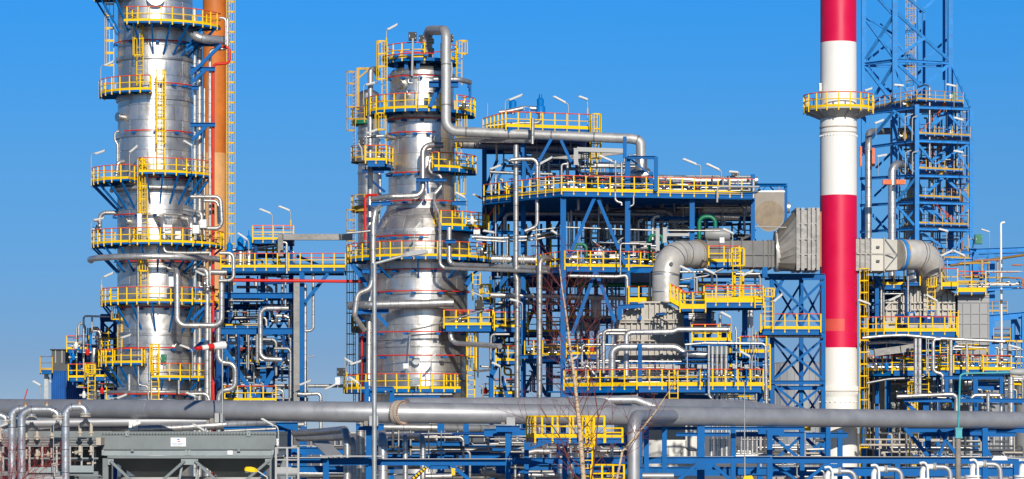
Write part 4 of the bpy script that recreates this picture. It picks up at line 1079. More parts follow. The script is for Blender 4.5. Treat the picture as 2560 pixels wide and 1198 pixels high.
# stairs
def stairs(label, x0, y0, x1, y1, D, w=.9, mat='blue', railmat='yellow', D1=None, n=None, rl=True):
    D1 = D1 or D; p, q = W(x0, y0, D), W(x1, y1, D1)
    root = thing('stair', label, 'stairs', (p+q)/2)
    t = (q-p).normalized(); o = V((0, w, 0))
    for k in (0, 1): part(root, 'stringer', MB().bar(p+o*k, q+o*k, .06, .3), mat)
    st = MB(); n = n or int((q-p).length/.3)
    for i in range(1, n): c = p.lerp(q, i/n); st.box(c+o/2, (.26, w-.08, .035))
    part(root, 'treads', st, 'galv')
    if rl:
        for k in (0, 1):
            part(root, 'hand_rail', MB().tube([p+o*k+V((0, 0, 1)), q+o*k+V((0, 0, 1))], .045, 6), 'rail_red')
            pp = MB(); m_ = 4
            for i in range(m_+1): c = p.lerp(q, i/m_)+o*k; pp.bar(c, c+V((0, 0, 1)), .08)
            part(root, 'rail_posts', pp, railmat)
    return root
stairs('steep blue open tread stair rising from the flare walkway to the main deck', 1222, 575, 1272, 498, 199)
stairs('blue stair flight low behind the step platform of the process frame', 1228, 740, 1268, 690, 201, rl=False)
stairs('dim blue stair flight at the lower left of the process frame', 1230, 866, 1275, 832, 201, rl=False)
for a_ in (
    ('left tall silver riser standing behind the grey pipeline in the process frame', [(1290, 362), (1290, 690), (1293, 700), (1293, 1004)], 13, 194, 'pipe'),
    ('right tall silver riser with an elbow at its top beside the domed column', [(1378, 645, 193), (1350, 645, 192), (1349, 700, 192), (1348, 1004, 192)], 14, 192, 'pipe'),
    ('silver pipe dropping through the main deck then curving left', [(1276, 400), (1300, 398), (1343, 398), (1343, 566), (1312, 578)], 10, 193, 'pipe'),
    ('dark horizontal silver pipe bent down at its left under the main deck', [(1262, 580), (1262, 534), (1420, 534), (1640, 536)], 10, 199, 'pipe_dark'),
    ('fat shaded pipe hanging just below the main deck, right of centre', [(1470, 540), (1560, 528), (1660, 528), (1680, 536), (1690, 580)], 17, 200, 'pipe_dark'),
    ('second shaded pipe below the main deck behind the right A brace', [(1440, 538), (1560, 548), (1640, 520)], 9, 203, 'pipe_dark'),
    ('slim bright pipe hanging from the main deck left of the A brace peak', [(1446, 488), (1446, 526)], 7, 194, 'pipe'),
    ('slim bright pipe hanging from the main deck right of the A brace peak', [(1502, 488), (1502, 534)], 7, 194, 'pipe'),
    ('small crooked silver pipe hanging below the main deck near the second post', [(1538, 470), (1538, 500), (1546, 506), (1554, 506), (1554, 514)], 6, 191.2, 'pipe'),
    ('small silver drop pipe with ball end right of the second front post', [(1584, 486), (1584, 512), (1576, 516)], 5, 191.4, 'pipe'),
    ('left of two slim vertical pipes behind the left A brace', [(1421, 530), (1421, 624)], 5, 198, 'pipe'), ('right of two slim vertical pipes behind the left A brace', [(1428, 526), (1428, 624)], 6, 198, 'pipe'),
    ('thin level pipe crossing the middle storey from post to post', [(1330, 577), (1405, 568), (1480, 571), (1640, 576)], 4, 192.6, 'pipe'),
    ('thin level pipe crossing right of the upright flue elbow', [(1668, 576), (1800, 577)], 4, 192.6, 'pipe'),
    ('fat vertical column pipe in the middle storey right of the pale drum', [(1545, 548), (1545, 650)], 12, 204, 'pipe'), ('vertical pipe left of the fat column pipe', [(1532, 544), (1532, 660)], 7, 201, 'pipe'), ('thin vertical pipe just left of the pale drum', [(1478, 500), (1478, 660)], 5, 202, 'pipe'),
    ('thin vertical pipe between pale drum and right A brace', [(1524, 550), (1524, 660)], 4, 201, 'pipe'), ('vertical silver pipe right of the second front post', [(1587, 570), (1587, 640)], 7, 198, 'pipe'),
    ('hooked silver pipe right of the second front post', [(1610, 548), (1596, 550), (1595, 640)], 9, 200, 'pipe'), ('bright upright pipe left of the green hook pipe', [(1650, 540), (1632, 542), (1631, 600)], 10, 196, 'pipe'),
    ('dark leaning pipe in front of the pale drum', [(1482, 602), (1512, 624)], 6, 197, 'pipe_dark'), ('second leaning pipe right of the pale drum', [(1535, 612), (1560, 592)], 5, 197, 'pipe_dark'),
    ('thin bent white pipe standing on the middle deck before the second post', [(1600, 609), (1553, 609), (1551, 616), (1551, 690)], 4.5, 190.4, 'pipe'),
    ('thin level pipe right of the second front post ending at the flue elbow', [(1576, 610), (1640, 611)], 4.5, 191.6, 'pipe'),
    ('silver pipe under the middle deck bending down at the second post', [(1420, 690), (1540, 692), (1566, 689), (1568, 700), (1568, 775)], 9, 190.4, 'pipe'),
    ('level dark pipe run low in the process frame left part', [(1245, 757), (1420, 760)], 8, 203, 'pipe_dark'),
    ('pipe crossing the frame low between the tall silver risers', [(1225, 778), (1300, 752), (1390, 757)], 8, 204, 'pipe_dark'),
    ('silver hook pipe beside the left tall riser', [(1345, 688, 198), (1310, 688, 197), (1304, 696, 197), (1304, 760, 197)], 8, 197, 'pipe'),
    ('curved light pipe bridge between domed column and frame, upper of two', [(1186, 592), (1250, 596), (1320, 592), (1380, 580), (1398, 588)], 8, 196, 'pipe'),
    ('curved light pipe bridge between domed column and frame, lower of two', [(1190, 600), (1260, 604), (1330, 600), (1396, 588)], 5, 196, 'pipe'),
    ('thin upright pipe under the curved pipe bridges', [(1268, 598), (1268, 640)], 5, 195.4, 'pipe'), ('thin upright pipe through the pipe bridges near the right tall riser', [(1341, 560), (1341, 645)], 5, 195, 'pipe'),
    ('fat bright horizontal pipe bundle over the main deck running to a round end', [(1628, 446), (1700, 448), (1740, 452), (1894, 451)], 19, 198, 'pipe_fine'),
    ('second pipe over the main deck below the fat one', [(1622, 462), (1720, 463)], 12, 196, 'pipe'),
    ('ribbed fat pipe under the right end of the main deck', [(1758, 517), (1885, 516), (1974, 519)], 29, 201, 'elbow_ribs'),
    ('shorter ribbed pipe below the fat ribbed one', [(1786, 541), (1848, 542)], 18, 200, 'elbow_ribs'),
    ('grey elbow duct descending behind the right part of the main deck', [(1760, 520), (1700, 522), (1688, 540), (1688, 600)], 22, 203, 'pipe_dark'),
    ('white drop pipe at the right end of the main deck', [(1898, 467), (1800, 467), (1793, 470), (1793, 506)], 5, 192.4, 'light_grey'),
    ('green hook pipe standing right of the flue elbow', [(1748, 602), (1748, 552), (1758, 542), (1778, 542), (1788, 552), (1788, 568)], 10.5, 194, 'green'),
    ('green hook pipe left of the flue elbow', [(1622, 650), (1624, 594), (1630, 588), (1650, 588), (1656, 596), (1656, 618)], 8, 192.6, 'green'),
    ('green hook pipe on the middle deck behind the left A brace', [(1437, 628), (1437, 618), (1442, 611), (1460, 611), (1466, 618), (1466, 664)], 8, 193, 'green'),
    ('green pipe running level below the middle deck', [(1446, 712), (1560, 712), (1700, 710), (1790, 708)], 9, 197, 'green'),
    ('silver pipe with elbow left of the frame, on the upper storey', [(1404, 475), (1404, 412), (1412, 410), (1420, 411)], 6, 194, 'pipe'),
    ('bright slim riser from the top deck through the overhead pipes', [(1332, 300), (1331, 360)], 8, 192.6, 'pipe'),
    ('long grey pipe in the upper storey from the left post', [(1224, 430), (1300, 434), (1390, 436)], 8, 198, 'pipe_dark'), ('short upright pipe in the upper storey at far left', [(1240, 436), (1238, 484)], 6, 198, 'pipe'),
    ('thin upright pipe through the left of the upper storey', [(1218, 500), (1239, 510), (1239, 640)], 4, 198.5, 'pipe'),
    ('dim silver pipe on the upper storey leading to the portal', [(1486, 414), (1560, 416), (1590, 420)], 13, 203, 'pipe'),
    ('thin bright upright before the portal on the main deck', [(1554, 405), (1554, 460)], 6, 192, 'pipe'), ('thin upright on the main deck left of the portal', [(1539, 400), (1539, 470)], 5, 191.4, 'pipe'),
    ('silver pipe run crossing the top deck to the blue relief valve', [(1248, 281), (1270, 279), (1310, 270), (1345, 272)], 12, 203, 'pipe_fine'),
    ('grey pipe curving under the blue relief valve on the top deck', [(1215, 316), (1300, 308), (1345, 308), (1352, 300), (1352, 280)], 10, 202, 'pipe_dark')):
    pipe(*a_)
duct('pale metal duct at an angle in the upper storey', [(1330, 388), (1430, 393), (1490, 388), (1565, 378)], .4, .34, 200, 'duct_steel')
duct('light grey horizontal tray ending at the portal on the upper storey', [(1444, 374), (1562, 378)], .4, .3, 195, 'light_grey')
duct('upright light grey duct hanging in the upper storey', [(1440, 372), (1440, 412)], .3, .3, 194.6, 'light_grey')
duct('left of two pale grey uprights beside the flue elbow', [(1644, 572), (1644, 626)], .26, .2, 190.6, 'light_grey')
duct('right of two pale grey uprights beside the flue elbow', [(1662, 570), (1662, 606)], .26, .2, 190.6, 'light_grey')
duct('pale grey cross tray right of the two uprights', [(1668, 587), (1722, 587)], .2, .2, 191, 'light_grey')
duct('thin grey conduit tray inside the middle storey', [(1464, 575), (1464, 650)], .2, .2, 207, 'cooler_light')
drum('pale vertical drum in the middle storey behind the A brace', 1508, 548, 1508, 604, 30, 206, mat='panel_grey', dome=.35)
drum('silver vertical drum right of the pale drum behind the second post', 1574, 536, 1574, 612, 40, 208, mat='panel_grey', dome=.3)
drum('horizontal vessel with round end below the portal on the main deck', 1562, 438, 1628, 438, 34, 196, mat='shell', dome=.4)
drum('round nozzle pot under the overhead pipe elbow at the portal', 1603, 392, 1603, 432, 30, 193.8, mat='shell_thin', dome=.3)
drum('left exchanger with round grey end on the middle deck', 1412, 645, 1449, 645, 24, 193.4, 190.8 if False else 193.4, mat='shell_thin', dome=.15)
drum('right exchanger with round grey end on the middle deck', 1500, 646, 1555, 646, 22, 194, mat='shell_thin', dome=.2)
drum('silver exchanger beside the green hook pipe above the flue duct', 1760, 585, 1826, 587, 32, 197, mat='panel_grey', dome=.2)
drum('grey vertical vessel inside the lower storey of the process frame', 1490, 735, 1490, 800, 28, 203, mat='shell_thin', dome=.3)
drum('dark drum under the middle deck of the process frame', 1440, 700, 1400, 702, 20, 203, mat='dark_grey', dome=.3)
drum('dark motor like drum on the main deck near the portal', 1474, 450, 1510, 450, 26, 196, mat='dark_grey', dome=.5, straps=1)
drum('bright silver drum low behind the frame left of the furnace', 1420, 816, 1500, 816, 24, 205, mat='panel_grey', dome=.15)
for lab, x, y, D, mt, h in (('first valve on the main deck near the corner post', 1420, 476, 193, 'steel', .9), ('second valve on the main deck, left of the dark motor drum', 1450, 476, 194, 'steel', .8), ('third valve on the main deck, right of the dark motor drum', 1520, 476, 193.6, 'steel', .9),
                   ('blue valve on the main deck beside the third valve', 1506, 477, 193, 'valve_blue', .8), ('valve on the left part of the main deck by the stair', 1280, 480, 196, 'steel', 1), ('valve under the left tall lamp of the main deck', 1372, 478, 194, 'steel', 1.1),
                   ('valve on the main deck right of the portal', 1660, 478, 194, 'steel', .7), ('valve far right on the main deck', 1742, 479, 194, 'rail_rust', .7), ('brown valve group on the main deck right', 1722, 479, 194.2, 'steel', .6),
                   ('valve on the middle deck at the left exchanger', 1424, 664, 192, 'steel', .9), ('valve on the middle deck between the exchangers', 1476, 664, 192.4, 'steel', .9), ('white valve on the middle deck under the leaning pipe', 1498, 640, 194, 'white', .8),
                   ('valve on the middle deck right of the second post', 1596, 664, 193.4, 'steel', 1.1), ('second valve on the middle deck right of the second post', 1616, 664, 193.8, 'dark_grey', 1.2), ('valve at the shaded platform near the furnace pipes', 1450, 885, 200, 'steel', .9),
                   ('valve on the shaded platform left of the furnace', 1480, 885, 200, 'rail_red', .9), ('valve on the low platform by the left tall riser', 1330, 889, 197, 'steel', .9), ('valve on the low platform by the right tall riser', 1380, 889, 197, 'steel', .9), ('red valve low behind the right caged ladder', 1214, 985, 202, 'red', .8)):
    valve(lab, x, y, D, h, mt)
root = thing('relief_valve', 'tall blue relief valve on the top deck of the process frame', 'valve', W(1351, 280, 203))
b0 = W(1351, 284, 203)
part(root, 'bonnet', MB().lathe((b0.x, b0.y), [(.01, b0.z), (.36, b0.z), (.36, b0.z+.5), (.24, b0.z+.55), (.27, b0.z+1.0), (.13, b0.z+1.15), (.1, b0.z+1.4), (.001, b0.z+1.4)], 14), 'valve_blue')
part(root, 'neck', MB().tube([b0-V((0, 0, .55)), b0], .2, 12), 'steel')
root = thing('relief_valve', 'short blue relief valve behind the flanged pipe on the top deck', 'valve', W(1282, 270, 204)); b0 = W(1282, 272, 204)
part(root, 'bonnet', MB().lathe((b0.x, b0.y), [(.01, b0.z), (.25, b0.z), (.27, b0.z+.5), (.15, b0.z+.62), (.08, b0.z+.75), (.001, b0.z+.75)], 12), 'valve_blue')
part(root, 'neck', MB().tube([b0-V((0, 0, .4)), b0], .16, 12), 'steel')
cabinet('bright blue box pair on the top deck rail', 1308, 268, 1326, 280, 199, 'valve_blue', .4)
cabinet('black camera like box above the dark motor drum', 1472, 430, 1488, 446, 195, 'black', .5, name='speaker_box', cat='speaker')
cabinet('dark boxy unit on the fat pipe at the far right of the main deck', 1830, 433, 1850, 440, 198, 'black', .5, name='unit_box')
cabinet('white box on a post right of the upright flue elbow', 1799, 594, 1811, 608, 189, 'white', .3)
pipe('thin whip aerial at the left end of the top deck', [(1219, 318), (1219, 258)], 2, 200, 'galv', cat='aerial', name='aerial')
for lab, h, bx, by, D, tl in (
    ('tube lamp leaning right at the left of the top deck', (1289, 243), 1263, 314, 198, 22), ('tube lamp leaning left over the middle of the top deck', (1399, 250), 1421, 316, 200, 28), ('small lamp with yellow sleeve at the right end of the top deck', (1458, 246), 1469, 316, 198, 20),
    ('left of the two tube lamps above the right half of the main deck', (1724, 405), 1752, 476, 192.6, 22), ('right of the two tube lamps above the right half of the main deck', (1782, 418), 1804, 452, 193, 25), ('tube lamp leaning right inside the left of the upper storey', (1242, 416), 1226, 484, 199, 22),
    ('tube lamp leaning left crossing another in the upper storey', (1274, 405), 1292, 470, 198.4, 20), ('tube lamp leaning right beside the curved pipe of the upper storey', (1364, 401), 1349, 476, 195, 28), ('tube lamp leaning left before the portal', (1514, 397), 1539, 476, 191, 24),
    ('tube lamp at the left outer corner beside the stair', (1198, 494), 1215, 560, 200, 25), ('short lamp near the curved pipe bridges', (1388, 583), 1404, 640, 192, 32), ('lamp by the step platform in front of the left tall riser', (1286, 752), 1306, 800, 193, 15),
    ('bright lamp leaning right in front of the corner post', (1433, 896), 1414, 940, 189.6, 25), ('lamp left of the low hanging yellow platform', (1240, 912), 1252, 968, 198, 25), ('tiny hooked lamp at the right end of the main deck', (1834, 431), 1845, 462, 196, 5)):
    lamp(lab, h, bx, by, D, L=1.05 if 'tube' in lab else .7, tilt=tl, mark='sleeve' in lab)
# guillotine damper blade in the right portal
D_ = 195.4
pl = []
cx, cy, r_ = 1924, 541, 37
P = [W(1888, 478, D_), W(1961, 478, D_), W(1961, 505, D_)]
P = [(1887, 478), (1961, 478), (1961, 541)]+[(cx+r_*math.cos(a), cy+r_*math.sin(a)*1.03) for a in [PI*k/16 for k in range(1, 16)]]+[(1887, 541)]
root = thing('damper_blade', 'weathered round bottomed steel plate hung in the blue portal left of the chimney', 'damper plate', W(1924, 579, D_))
part(root, 'plate', MB().prism([W(x, y, D_) for x, y in P], (0, .06, 0)), 'plate_grey')
q = W(cx, 538, D_); part(root, 'worn_disc', MB().tube([q-V((0, .02, 0)), q+V((0, .03, 0))], 36*S(D_), 32), 'plate_worn')
part(root, 'top_edge', MB().box(W(1924, 479, D_-.01), (2.1, .14, .1)), 'steel')
for x in (1898, 1948): part(root, 'hanger', MB().bar(W(x, 478, D_), W(x, 466, D_), .06, .06).box(W(x, 476, D_), (.22, .1, .12)), 'rail_rust')
pipe('thin guide rod under the weathered damper plate', [(1878, 566), (1966, 569)], 3, 194.6, 'light_grey', cat='rod', name='guide_rod')
f = Frame('dark pump gantry with small rails left of the damper plate', W(1850, 600, 204), mat='dark_grey', name='pump_gantry', cat='gantry')
f.beam(1828, 562, 1880, 560, 204, .16); f.beam(1826, 595, 1884, 595, 204, .5)
for x in (1830, 1846, 1862, 1876): f.col(x, 558, 600, 204, .12)
f.x(1830, 566, 1862, 592, 204.2, .06)

# ================================================================== furnace left of the chimney, with flue
DF = 187
root = thing('furnace', 'ribbed grey steel furnace hood with sloping roof, left of the striped chimney', 'furnace', W(1650, 1000, DF))
def fz(y): return W(0, y, DF).z
def fx(x): return W(x, HY, DF).x
depth = 7.0
body = MB().prism([(fx(1545), DF, fz(1100)), (fx(1714), DF, fz(1100)), (fx(1714), DF, fz(783)), (fx(1655), DF, fz(757)), (fx(1603), DF, fz(757)), (fx(1545), DF, fz(798))], (0, depth, 0))
part(root, 'hood', body, 'furnace')
def top_y(x):
    if x < 1603: return 798-(x-1545)/(1603-1545)*41
    if x < 1655: return 757
    return 757+(x-1655)/(1714-1655)*26
for x in list(range(1549, 1714, 15)):
    part(root, 'rib', MB().box((fx(x), DF-.09, (fz(940)+fz(top_y(x)))/2), (.1, .18, fz(top_y(x))-fz(940))), 'furnace')
for x in (1606, 1653): part(root, 'post', MB().box((fx(x), DF-.14, (fz(940)+fz(758))/2), (.22, .27, fz(758)-fz(940))), 'furnace')
for y in (800, 806, 852, 890, 922): part(root, 'stiffener', MB().box((fx(1629.5), DF-.24, fz(y)), (fx(1716)-fx(1543), .12, .1)), 'furnace')
for p, q in (((1545, 798), (1603, 757)), ((1655, 757), (1714, 783))): part(root, 'roof_edge', MB().bar(W(p[0], p[1], DF-.1), W(q[0], q[1], DF-.1), .3, .12), 'furnace')
part(root, 'roof_edge', MB().bar(W(1603, 756, DF-.1), W(1655, 756, DF-.1), .3, .12), 'furnace')
root = thing('duct_box', 'pale grey louvred box on the right shoulder of the ribbed furnace hood', 'duct', W(1752, 818, DF))
part(root, 'upper_box', MB().box((fx(1750), DF+1.5, (fz(782)+fz(799))/2), (fx(1787)-fx(1716), 3, fz(782)-fz(799))), 'panel_grey')
part(root, 'lower_box', MB().box((fx(1758), DF+1.4, (fz(801)+fz(828))/2), (fx(1794)-fx(1730), 3, fz(801)-fz(828))), 'panel_grey')
q = MB()
for y in (785, 790, 795): q.box((fx(1750), DF-.03, fz(y)), (fx(1784)-fx(1718), .06, .05))
part(root, 'louvres', q, 'steel')
part(root, 'roof', MB().prism([(fx(1714), DF-.02, fz(781.5)), (fx(1790), DF-.02, fz(781.5)), (fx(1770), DF-.02, fz(775)), (fx(1714), DF-.02, fz(772))], (0, 3, 0)), 'panel_grey')
# flue elbow
DE = 188.5
pth = roundpath([W(1664, 758, DE), W(1664, 636, DE), W(1748, 636, DE+2.6)], 62*S(DE), 10)
root = thing('flue_elbow', 'big silver flue duct rising from the furnace and bending right with a rusty end ring', 'duct', W(1664, 757, DE))
part(root, 'elbow', MB().tube(pth, 34*S(DE), 40), 'duct_steel')
e = pth[-1]; t = (pth[-1]-pth[-2]).normalized()
part(root, 'rusty_ring', MB().tube([e-t*.35, e-t*.12], 38*S(DE), 40).tube([e-t*.12, e+t*.02], 36*S(DE), 40), 'plate_worn')
for fr in (.12, .3, .55, .72):
    p, t_ = along(pth, fr); part(root, 'seam_ring', MB().tube([p-t_*.035, p+t_*.035], 34.8*S(DE), 40), 'steel')
p, t_ = along(pth, .42); part(root, 'test_port', MB().tube([p+V((.15, -34*S(DE)+.02, .0)), p+V((.15, -34*S(DE)-.16, .02))], .14, 10), 'dark_grey')
# rectangular duct
DD = 195.5
root = thing('flue_duct', 'long boxy pale grey flue duct leading right toward the striped chimney', 'duct', W(1850, 670, DD))
def q4(x, y0, y1, D0, D1): return [W(x, y1, D0), W(x, y1, D0)+V((0, D1-D0, 0)), W(x, y0, D0)+V((0, D1-D0, 0)), W(x, y0, D0)]
def dd_(x): return 192.2+(x-1748)/(1936-1748)*(195.0-192.2)      # the duct runs right and away from the camera
def qx(x, y0, y1, a, b): return q4(x, y0, y1, dd_(x)+a, dd_(x)+b)
part(root, 'inlet_pyramid', MB().hexa(qx(1742, 612, 658, .4, 1.9), qx(1766, 602, 667, -.6, 2.4)), 'furnace', 'brownish flared inlet')
part(root, 'box', MB().hexa(qx(1767, 602, 667, -.6, 2.4), qx(1936, 602, 668, -.6, 2.4)), 'duct_steel')
for x in (1768, 1800, 1828, 1856, 1884, 1910, 1922, 1930): part(root, 'rib', MB().hexa(qx(x-1.3, 599, 670, -.7, 2.5), qx(x+1.3, 599, 670, -.7, 2.5)), 'duct_steel')
part(root, 'stiffener', MB().bar(W(1767, 637, dd_(1767)-.66), W(1935, 637, dd_(1935)-.66), .1, .08), 'duct_steel')
part(root, 'post', MB().bar(W(1912, 668, dd_(1912)-.9), W(1912, 694, dd_(1912)-.9), .35, .3, up=(0, -1, 0)), 'blue')
n = 28
ring = [(1942+0*k, ) for k in range(1)]
cc = W(1940, 629, DD+.5); rr = 50*S(DD)
circ = [cc+V((0, rr*math.sin(2*PI*k/n), rr*math.cos(2*PI*k/n))) for k in range(n)]
part(root, 'round_collar', MB().tube([cc-V((.12, 0, 0)), cc+V((.2, 0, 0))], rr*1.02, 32), 'duct_steel')
hx, hz = 1.75, 76*S(DD)
cr = W(1987, 602, DD+.5)
rect = []
for k in range(n):
    a = 2*PI*k/n; sx, cz = math.sin(a), math.cos(a)
    m_ = max(abs(sx), abs(cz)); rect.append(cr+V((0, hx*sx/m_, hz*cz/m_)))
vs = circ+rect; fs = [(k, (k+1) % n, (k+1) % n+n, k+n) for k in range(n)]
part(root, 'flared_transition', MB().add(vs, fs), 'furnace')
part(root, 'bellows_box', MB().box((cr.x+(W(2040, 0, DD).x-cr.x)/2, cr.y, cr.z), (W(2040, 0, DD).x-cr.x, 3.3, hz*1.9)), 'duct_steel')
for x in (1990, 2002, 2018, 2028, 2040): part(root, 'frame_rib', MB().box((W(x, 0, DD).x, cr.y, cr.z), (.22, 3.7, hz*2.04)), 'duct_steel')
for yy in (-.5, 0, .5): part(root, 'cross_rib', MB().box((W(2014, 0, DD).x, cr.y-1.72, cr.z+yy*hz), (W(2040, 0, DD).x-cr.x, .12, .1)), 'duct_steel')
part(root, 'rusty_joint', MB().box((W(2046, 0, DD).x, cr.y, cr.z), (.18, 3.3, hz*1.8)), 'rail_rust')
# supporting tower left of the chimney
DT = 198
f = Frame('blue trellis tower with crossed braces under the flue duct, left of the chimney', W(1990, HY, DT), name='trellis_tower')
for x, D in ((1930, DT-1), (2003, DT+3.5), (2058, DT+1)): f.col(x, 690, 1200, D, .3)
f.beam(1872, 690, 2062, 690, DT-1.2, .3); f.beam(1912, 695, 2062, 695, DT+3, .3); f.beam(1895, 836, 2062, 836, DT-1.3, .4); f.beam(1925, 956, 2062, 956, DT-1.2, .26); f.beam(1925, 970, 2062, 970, DT+3, .3)
for y0, y1 in ((700, 822), (846, 950), (962, 1062)):
    f.x(1933, y0, 2060, y1, DT-1, .17); f.x(1936, y0+8, 2003, y1-4, DT+3.4, .14, mat='blue_dark'); f.x(2003, y0+8, 2060, y1-4, DT+3.6, .14, mat='blue_dark')
f.brace(1960, 692, 1935, 745, DT-1.4, .22)
platform('yellow railed walkway on the trellis tower reaching the red part of the chimney', [(1902, DT-3), (2052, DT-3), (2052, DT), (1902, DT)], 823, edges=[0, 3], th=.35, kickh=.2)
platform('yellow railed gallery right of the furnace flue with a stair down to its left', [(1760, DF-5), (1908, DF-5), (1908, DF-1.5), (1760, DF-1.5)], 756, th=.3, kickh=.32, edges=[0, 1, 2])
platform('small yellow landing on the furnace roof below the stair', [(1700, DF-5.5), (1764, DF-5.5), (1764, DF-2.6), (1700, DF-2.6)], 772, th=.12, kickh=.3, edges=[0, 1])
stairs('short yellow stair sloping across the furnace roof beside the flue', 1676, 748, 1712, 768, DF-5.4, mat='yellow', n=6)
platform('small yellow instrument balcony in front of the flue duct', [(1772, DF-1), (1848, DF-1), (1848, DF+1.5), (1772, DF+1.5)], 655, th=.3, kickh=.2)
ladder('caged ladder with a flared hoop skirt below the instrument balcony', 1842, 622, 748, DF-1.2, cr=.5)
ladder('caged ladder at the left end of the trellis tower walkway', 1922, 722, 822, DT-3.4)
ladder('short caged ladder at the right end of the furnace gallery', 1898, 722, 770, DF-5.2, cage=True)
platform('narrow yellow service walkway behind the flue pipes at mid furnace height', [(1730, DF-4), (1828, DF-4), (1828, DF-1.8), (1730, DF-1.8)], 852, th=.3, kickh=.2)
platform('small yellow perch between thin conduits right of the service walkway', [(1850, DF-4.4), (1916, DF-4.4), (1916, DF-2), (1850, DF-2)], 882, th=.3, kickh=.22)
platform('lower small yellow perch below the thin conduits', [(1856, DF-4), (1912, DF-4), (1912, DF-1.6), (1856, DF-1.6)], 906, th=.2, kickh=.3, rail=False)
platform('long yellow railed walkway in front of the furnace just above the grey pipeline', [(1592, DF-8), (1908, DF-8), (1908, DF-2), (1410, DF-1), (1410, DF-5)], 965, edges=[0, 1, 4], kickh=.24, th=.36)
ladder('caged ladder hanging from the long furnace walkway behind the red twigs', 1684, 926, 1002, DF-8.4)
for a_ in (
    ('left silver hook pipe of a pair rising before the furnace', [(1495, 930), (1495, 838), (1503, 834), (1562, 834)], 9, DF-4, 'pipe'), ('right silver hook pipe of a pair rising before the furnace', [(1509, 934), (1509, 832), (1518, 826), (1568, 826)], 9, DF-5, 'pipe'),
    ('silver pipe crossing the furnace face, upper of the two fat ones', [(1566, 940), (1566, 836), (1578, 831), (1680, 830), (1694, 824), (1720, 824), (1823, 824)], 13.5, DF-4, 'pipe_fine'),
    ('fattest silver pipe crossing the furnace face with a dropping right end', [(1530, 940), (1530, 878), (1545, 868), (1690, 868), (1712, 884), (1770, 888)], 18, DF-5.6, 'pipe_fine'),
    ('small silver pipe before the hook pipes near the tree', [(1455, 916), (1455, 866), (1463, 862), (1540, 862)], 6, DF-4.6, 'pipe'), ('crooked white pipe end beside the small silver pipe', [(1460, 920), (1464, 915), (1472, 918), (1486, 936)], 8, DF-5, 'pipe'),
    ('long slim pipe over the vertical pipe bundle turning down at the right', [(1712, 862), (1760, 858), (1905, 859), (1914, 864), (1916, 1012)], 7, DF-7, 'pipe'),
    ('slim vertical pipe right of the vertical pipe bundle', [(1838, 816), (1841, 830), (1841, 980)], 5, DF-6, 'pipe'), ('short upright elbow on the upper furnace pipe', [(1800, 786), (1800, 818)], 7, DF-4, 'pipe'),
    ('small silver pipe hanging under the big dropping pipe', [(1718, 880), (1718, 940), (1714, 942)], 4, DF-6, 'pipe'),
    ('thin vertical pipe left of the vertical bundle', [(1772, 862), (1772, 988), (1778, 996)], 6, DF-8.6, 'pipe'), ('level grey pipe through the trellis tower', [(1882, 840), (2052, 841)], 8, DT-1.8, 'pipe_dark'),
    ('dark slanting strut pipe under the balcony', [(1700, 700), (1766, 690), (1808, 672)], 5, DF-4.8, 'pipe_dark'), ('level silver pipe behind the walkway before the furnace', [(1412, 948), (1500, 942), (1570, 938)], 14, DF-2, 'pipe_dark'),
    ('white upright pipe behind the flue gallery', [(1876, 768), (1876, 820)], 15, DF+1, 'white'), ('white upright post at the flue left of the gallery stair', [(1742, 694), (1742, 740)], 5, DF-5, 'light_grey')):
    pipe(*a_)
for i in range(4):
    root = solid('pipe', MB().tube([W(1781+11.3*i, 1140, DF-7), W(1781+11.3*i, 868, DF-7)], .115, 12), 'pipe', nth(i, 4, 'tall vertical silver pipes right of the furnace'), 'pipe', 'vertical pipe bundle right of the furnace')
    part(root, 'sleeve', MB().tube([W(1781+11.3*i, 886, DF-7), W(1781+11.3*i, 866, DF-7)], .145, 12), 'galv')
for i, x in enumerate((1748, 1762, 1836, 1866)):
    cabinet(nth(i, 4, 'grey instrument boxes above the long walkway'), x-5, 912, x+5, 922, DF-8.4, 'light_grey', .25, group='instrument stands on the furnace walkway', bracket=False)
for i, x in enumerate((1748, 1762, 1836, 1866)):
    pipe(nth(i, 4, 'blue posts carrying instrument boxes'), [(x, 964), (x, 922)], 3.4, DF-8.3, 'blue', cat='post', name='instrument_stand', group='blue instrument stand posts')
for i, x in enumerate((1874, 1881, 1888, 1895)):
    pipe(nth(i, 4, 'thin conduits right of the pipe bundle'), [(x, 812+6*i), (x, 950)], 2.6, DF-5.6, 'galv', cat='conduit', name='conduit', group='thin conduits right of the bundle')
f = Frame('blue supports and deck frames under the furnace walkways', W(1700, 1000, DF-3), mat='blue')
f.beam(1410, 986, 1592, 982, DF-5, .3); f.beam(1592, 978, 1908, 978, DF-7.6, .3); f.col(1600, 860, 1060, DF-6, .26); f.col(1480, 985, 1060, DF-4, .3); f.beam(1600, 992, 1800, 996, DF-4, .4); f.brace(1500, 984, 1560, 1004, DF-5, .24); f.brace(1700, 985, 1740, 1010, DF-5, .24); f.col(1810, 828, 965, DF-3, .3); f.col(1732, 700, 760, DF-3, .34); f.col(1900, 880, 1100, DF-2, .34); f.col(1600, 790, 800, DF-.6, .2)
f.beam(1730, 862, 1916, 862, DF-3, .4); f.beam(1716, 892, 1920, 892, DF-2, .5); f.col(1716, 760, 862, DF-1.4, .3); f.beam(1545, 768, 1610, 764, DF-1, .3); f.col(1549, 766, 800, DF-1, .3); f.brace(1905, 965, 1920, 900, DF-2, .2); f.beam(1640, 786, 1664, 784, DF-.5, .16); f.beam(1764, 770, 1900, 768, DF-3, .4); f.col(1772, 770, 965, DF-1, .3); f.col(1862, 770, 965, DF-1, .34)
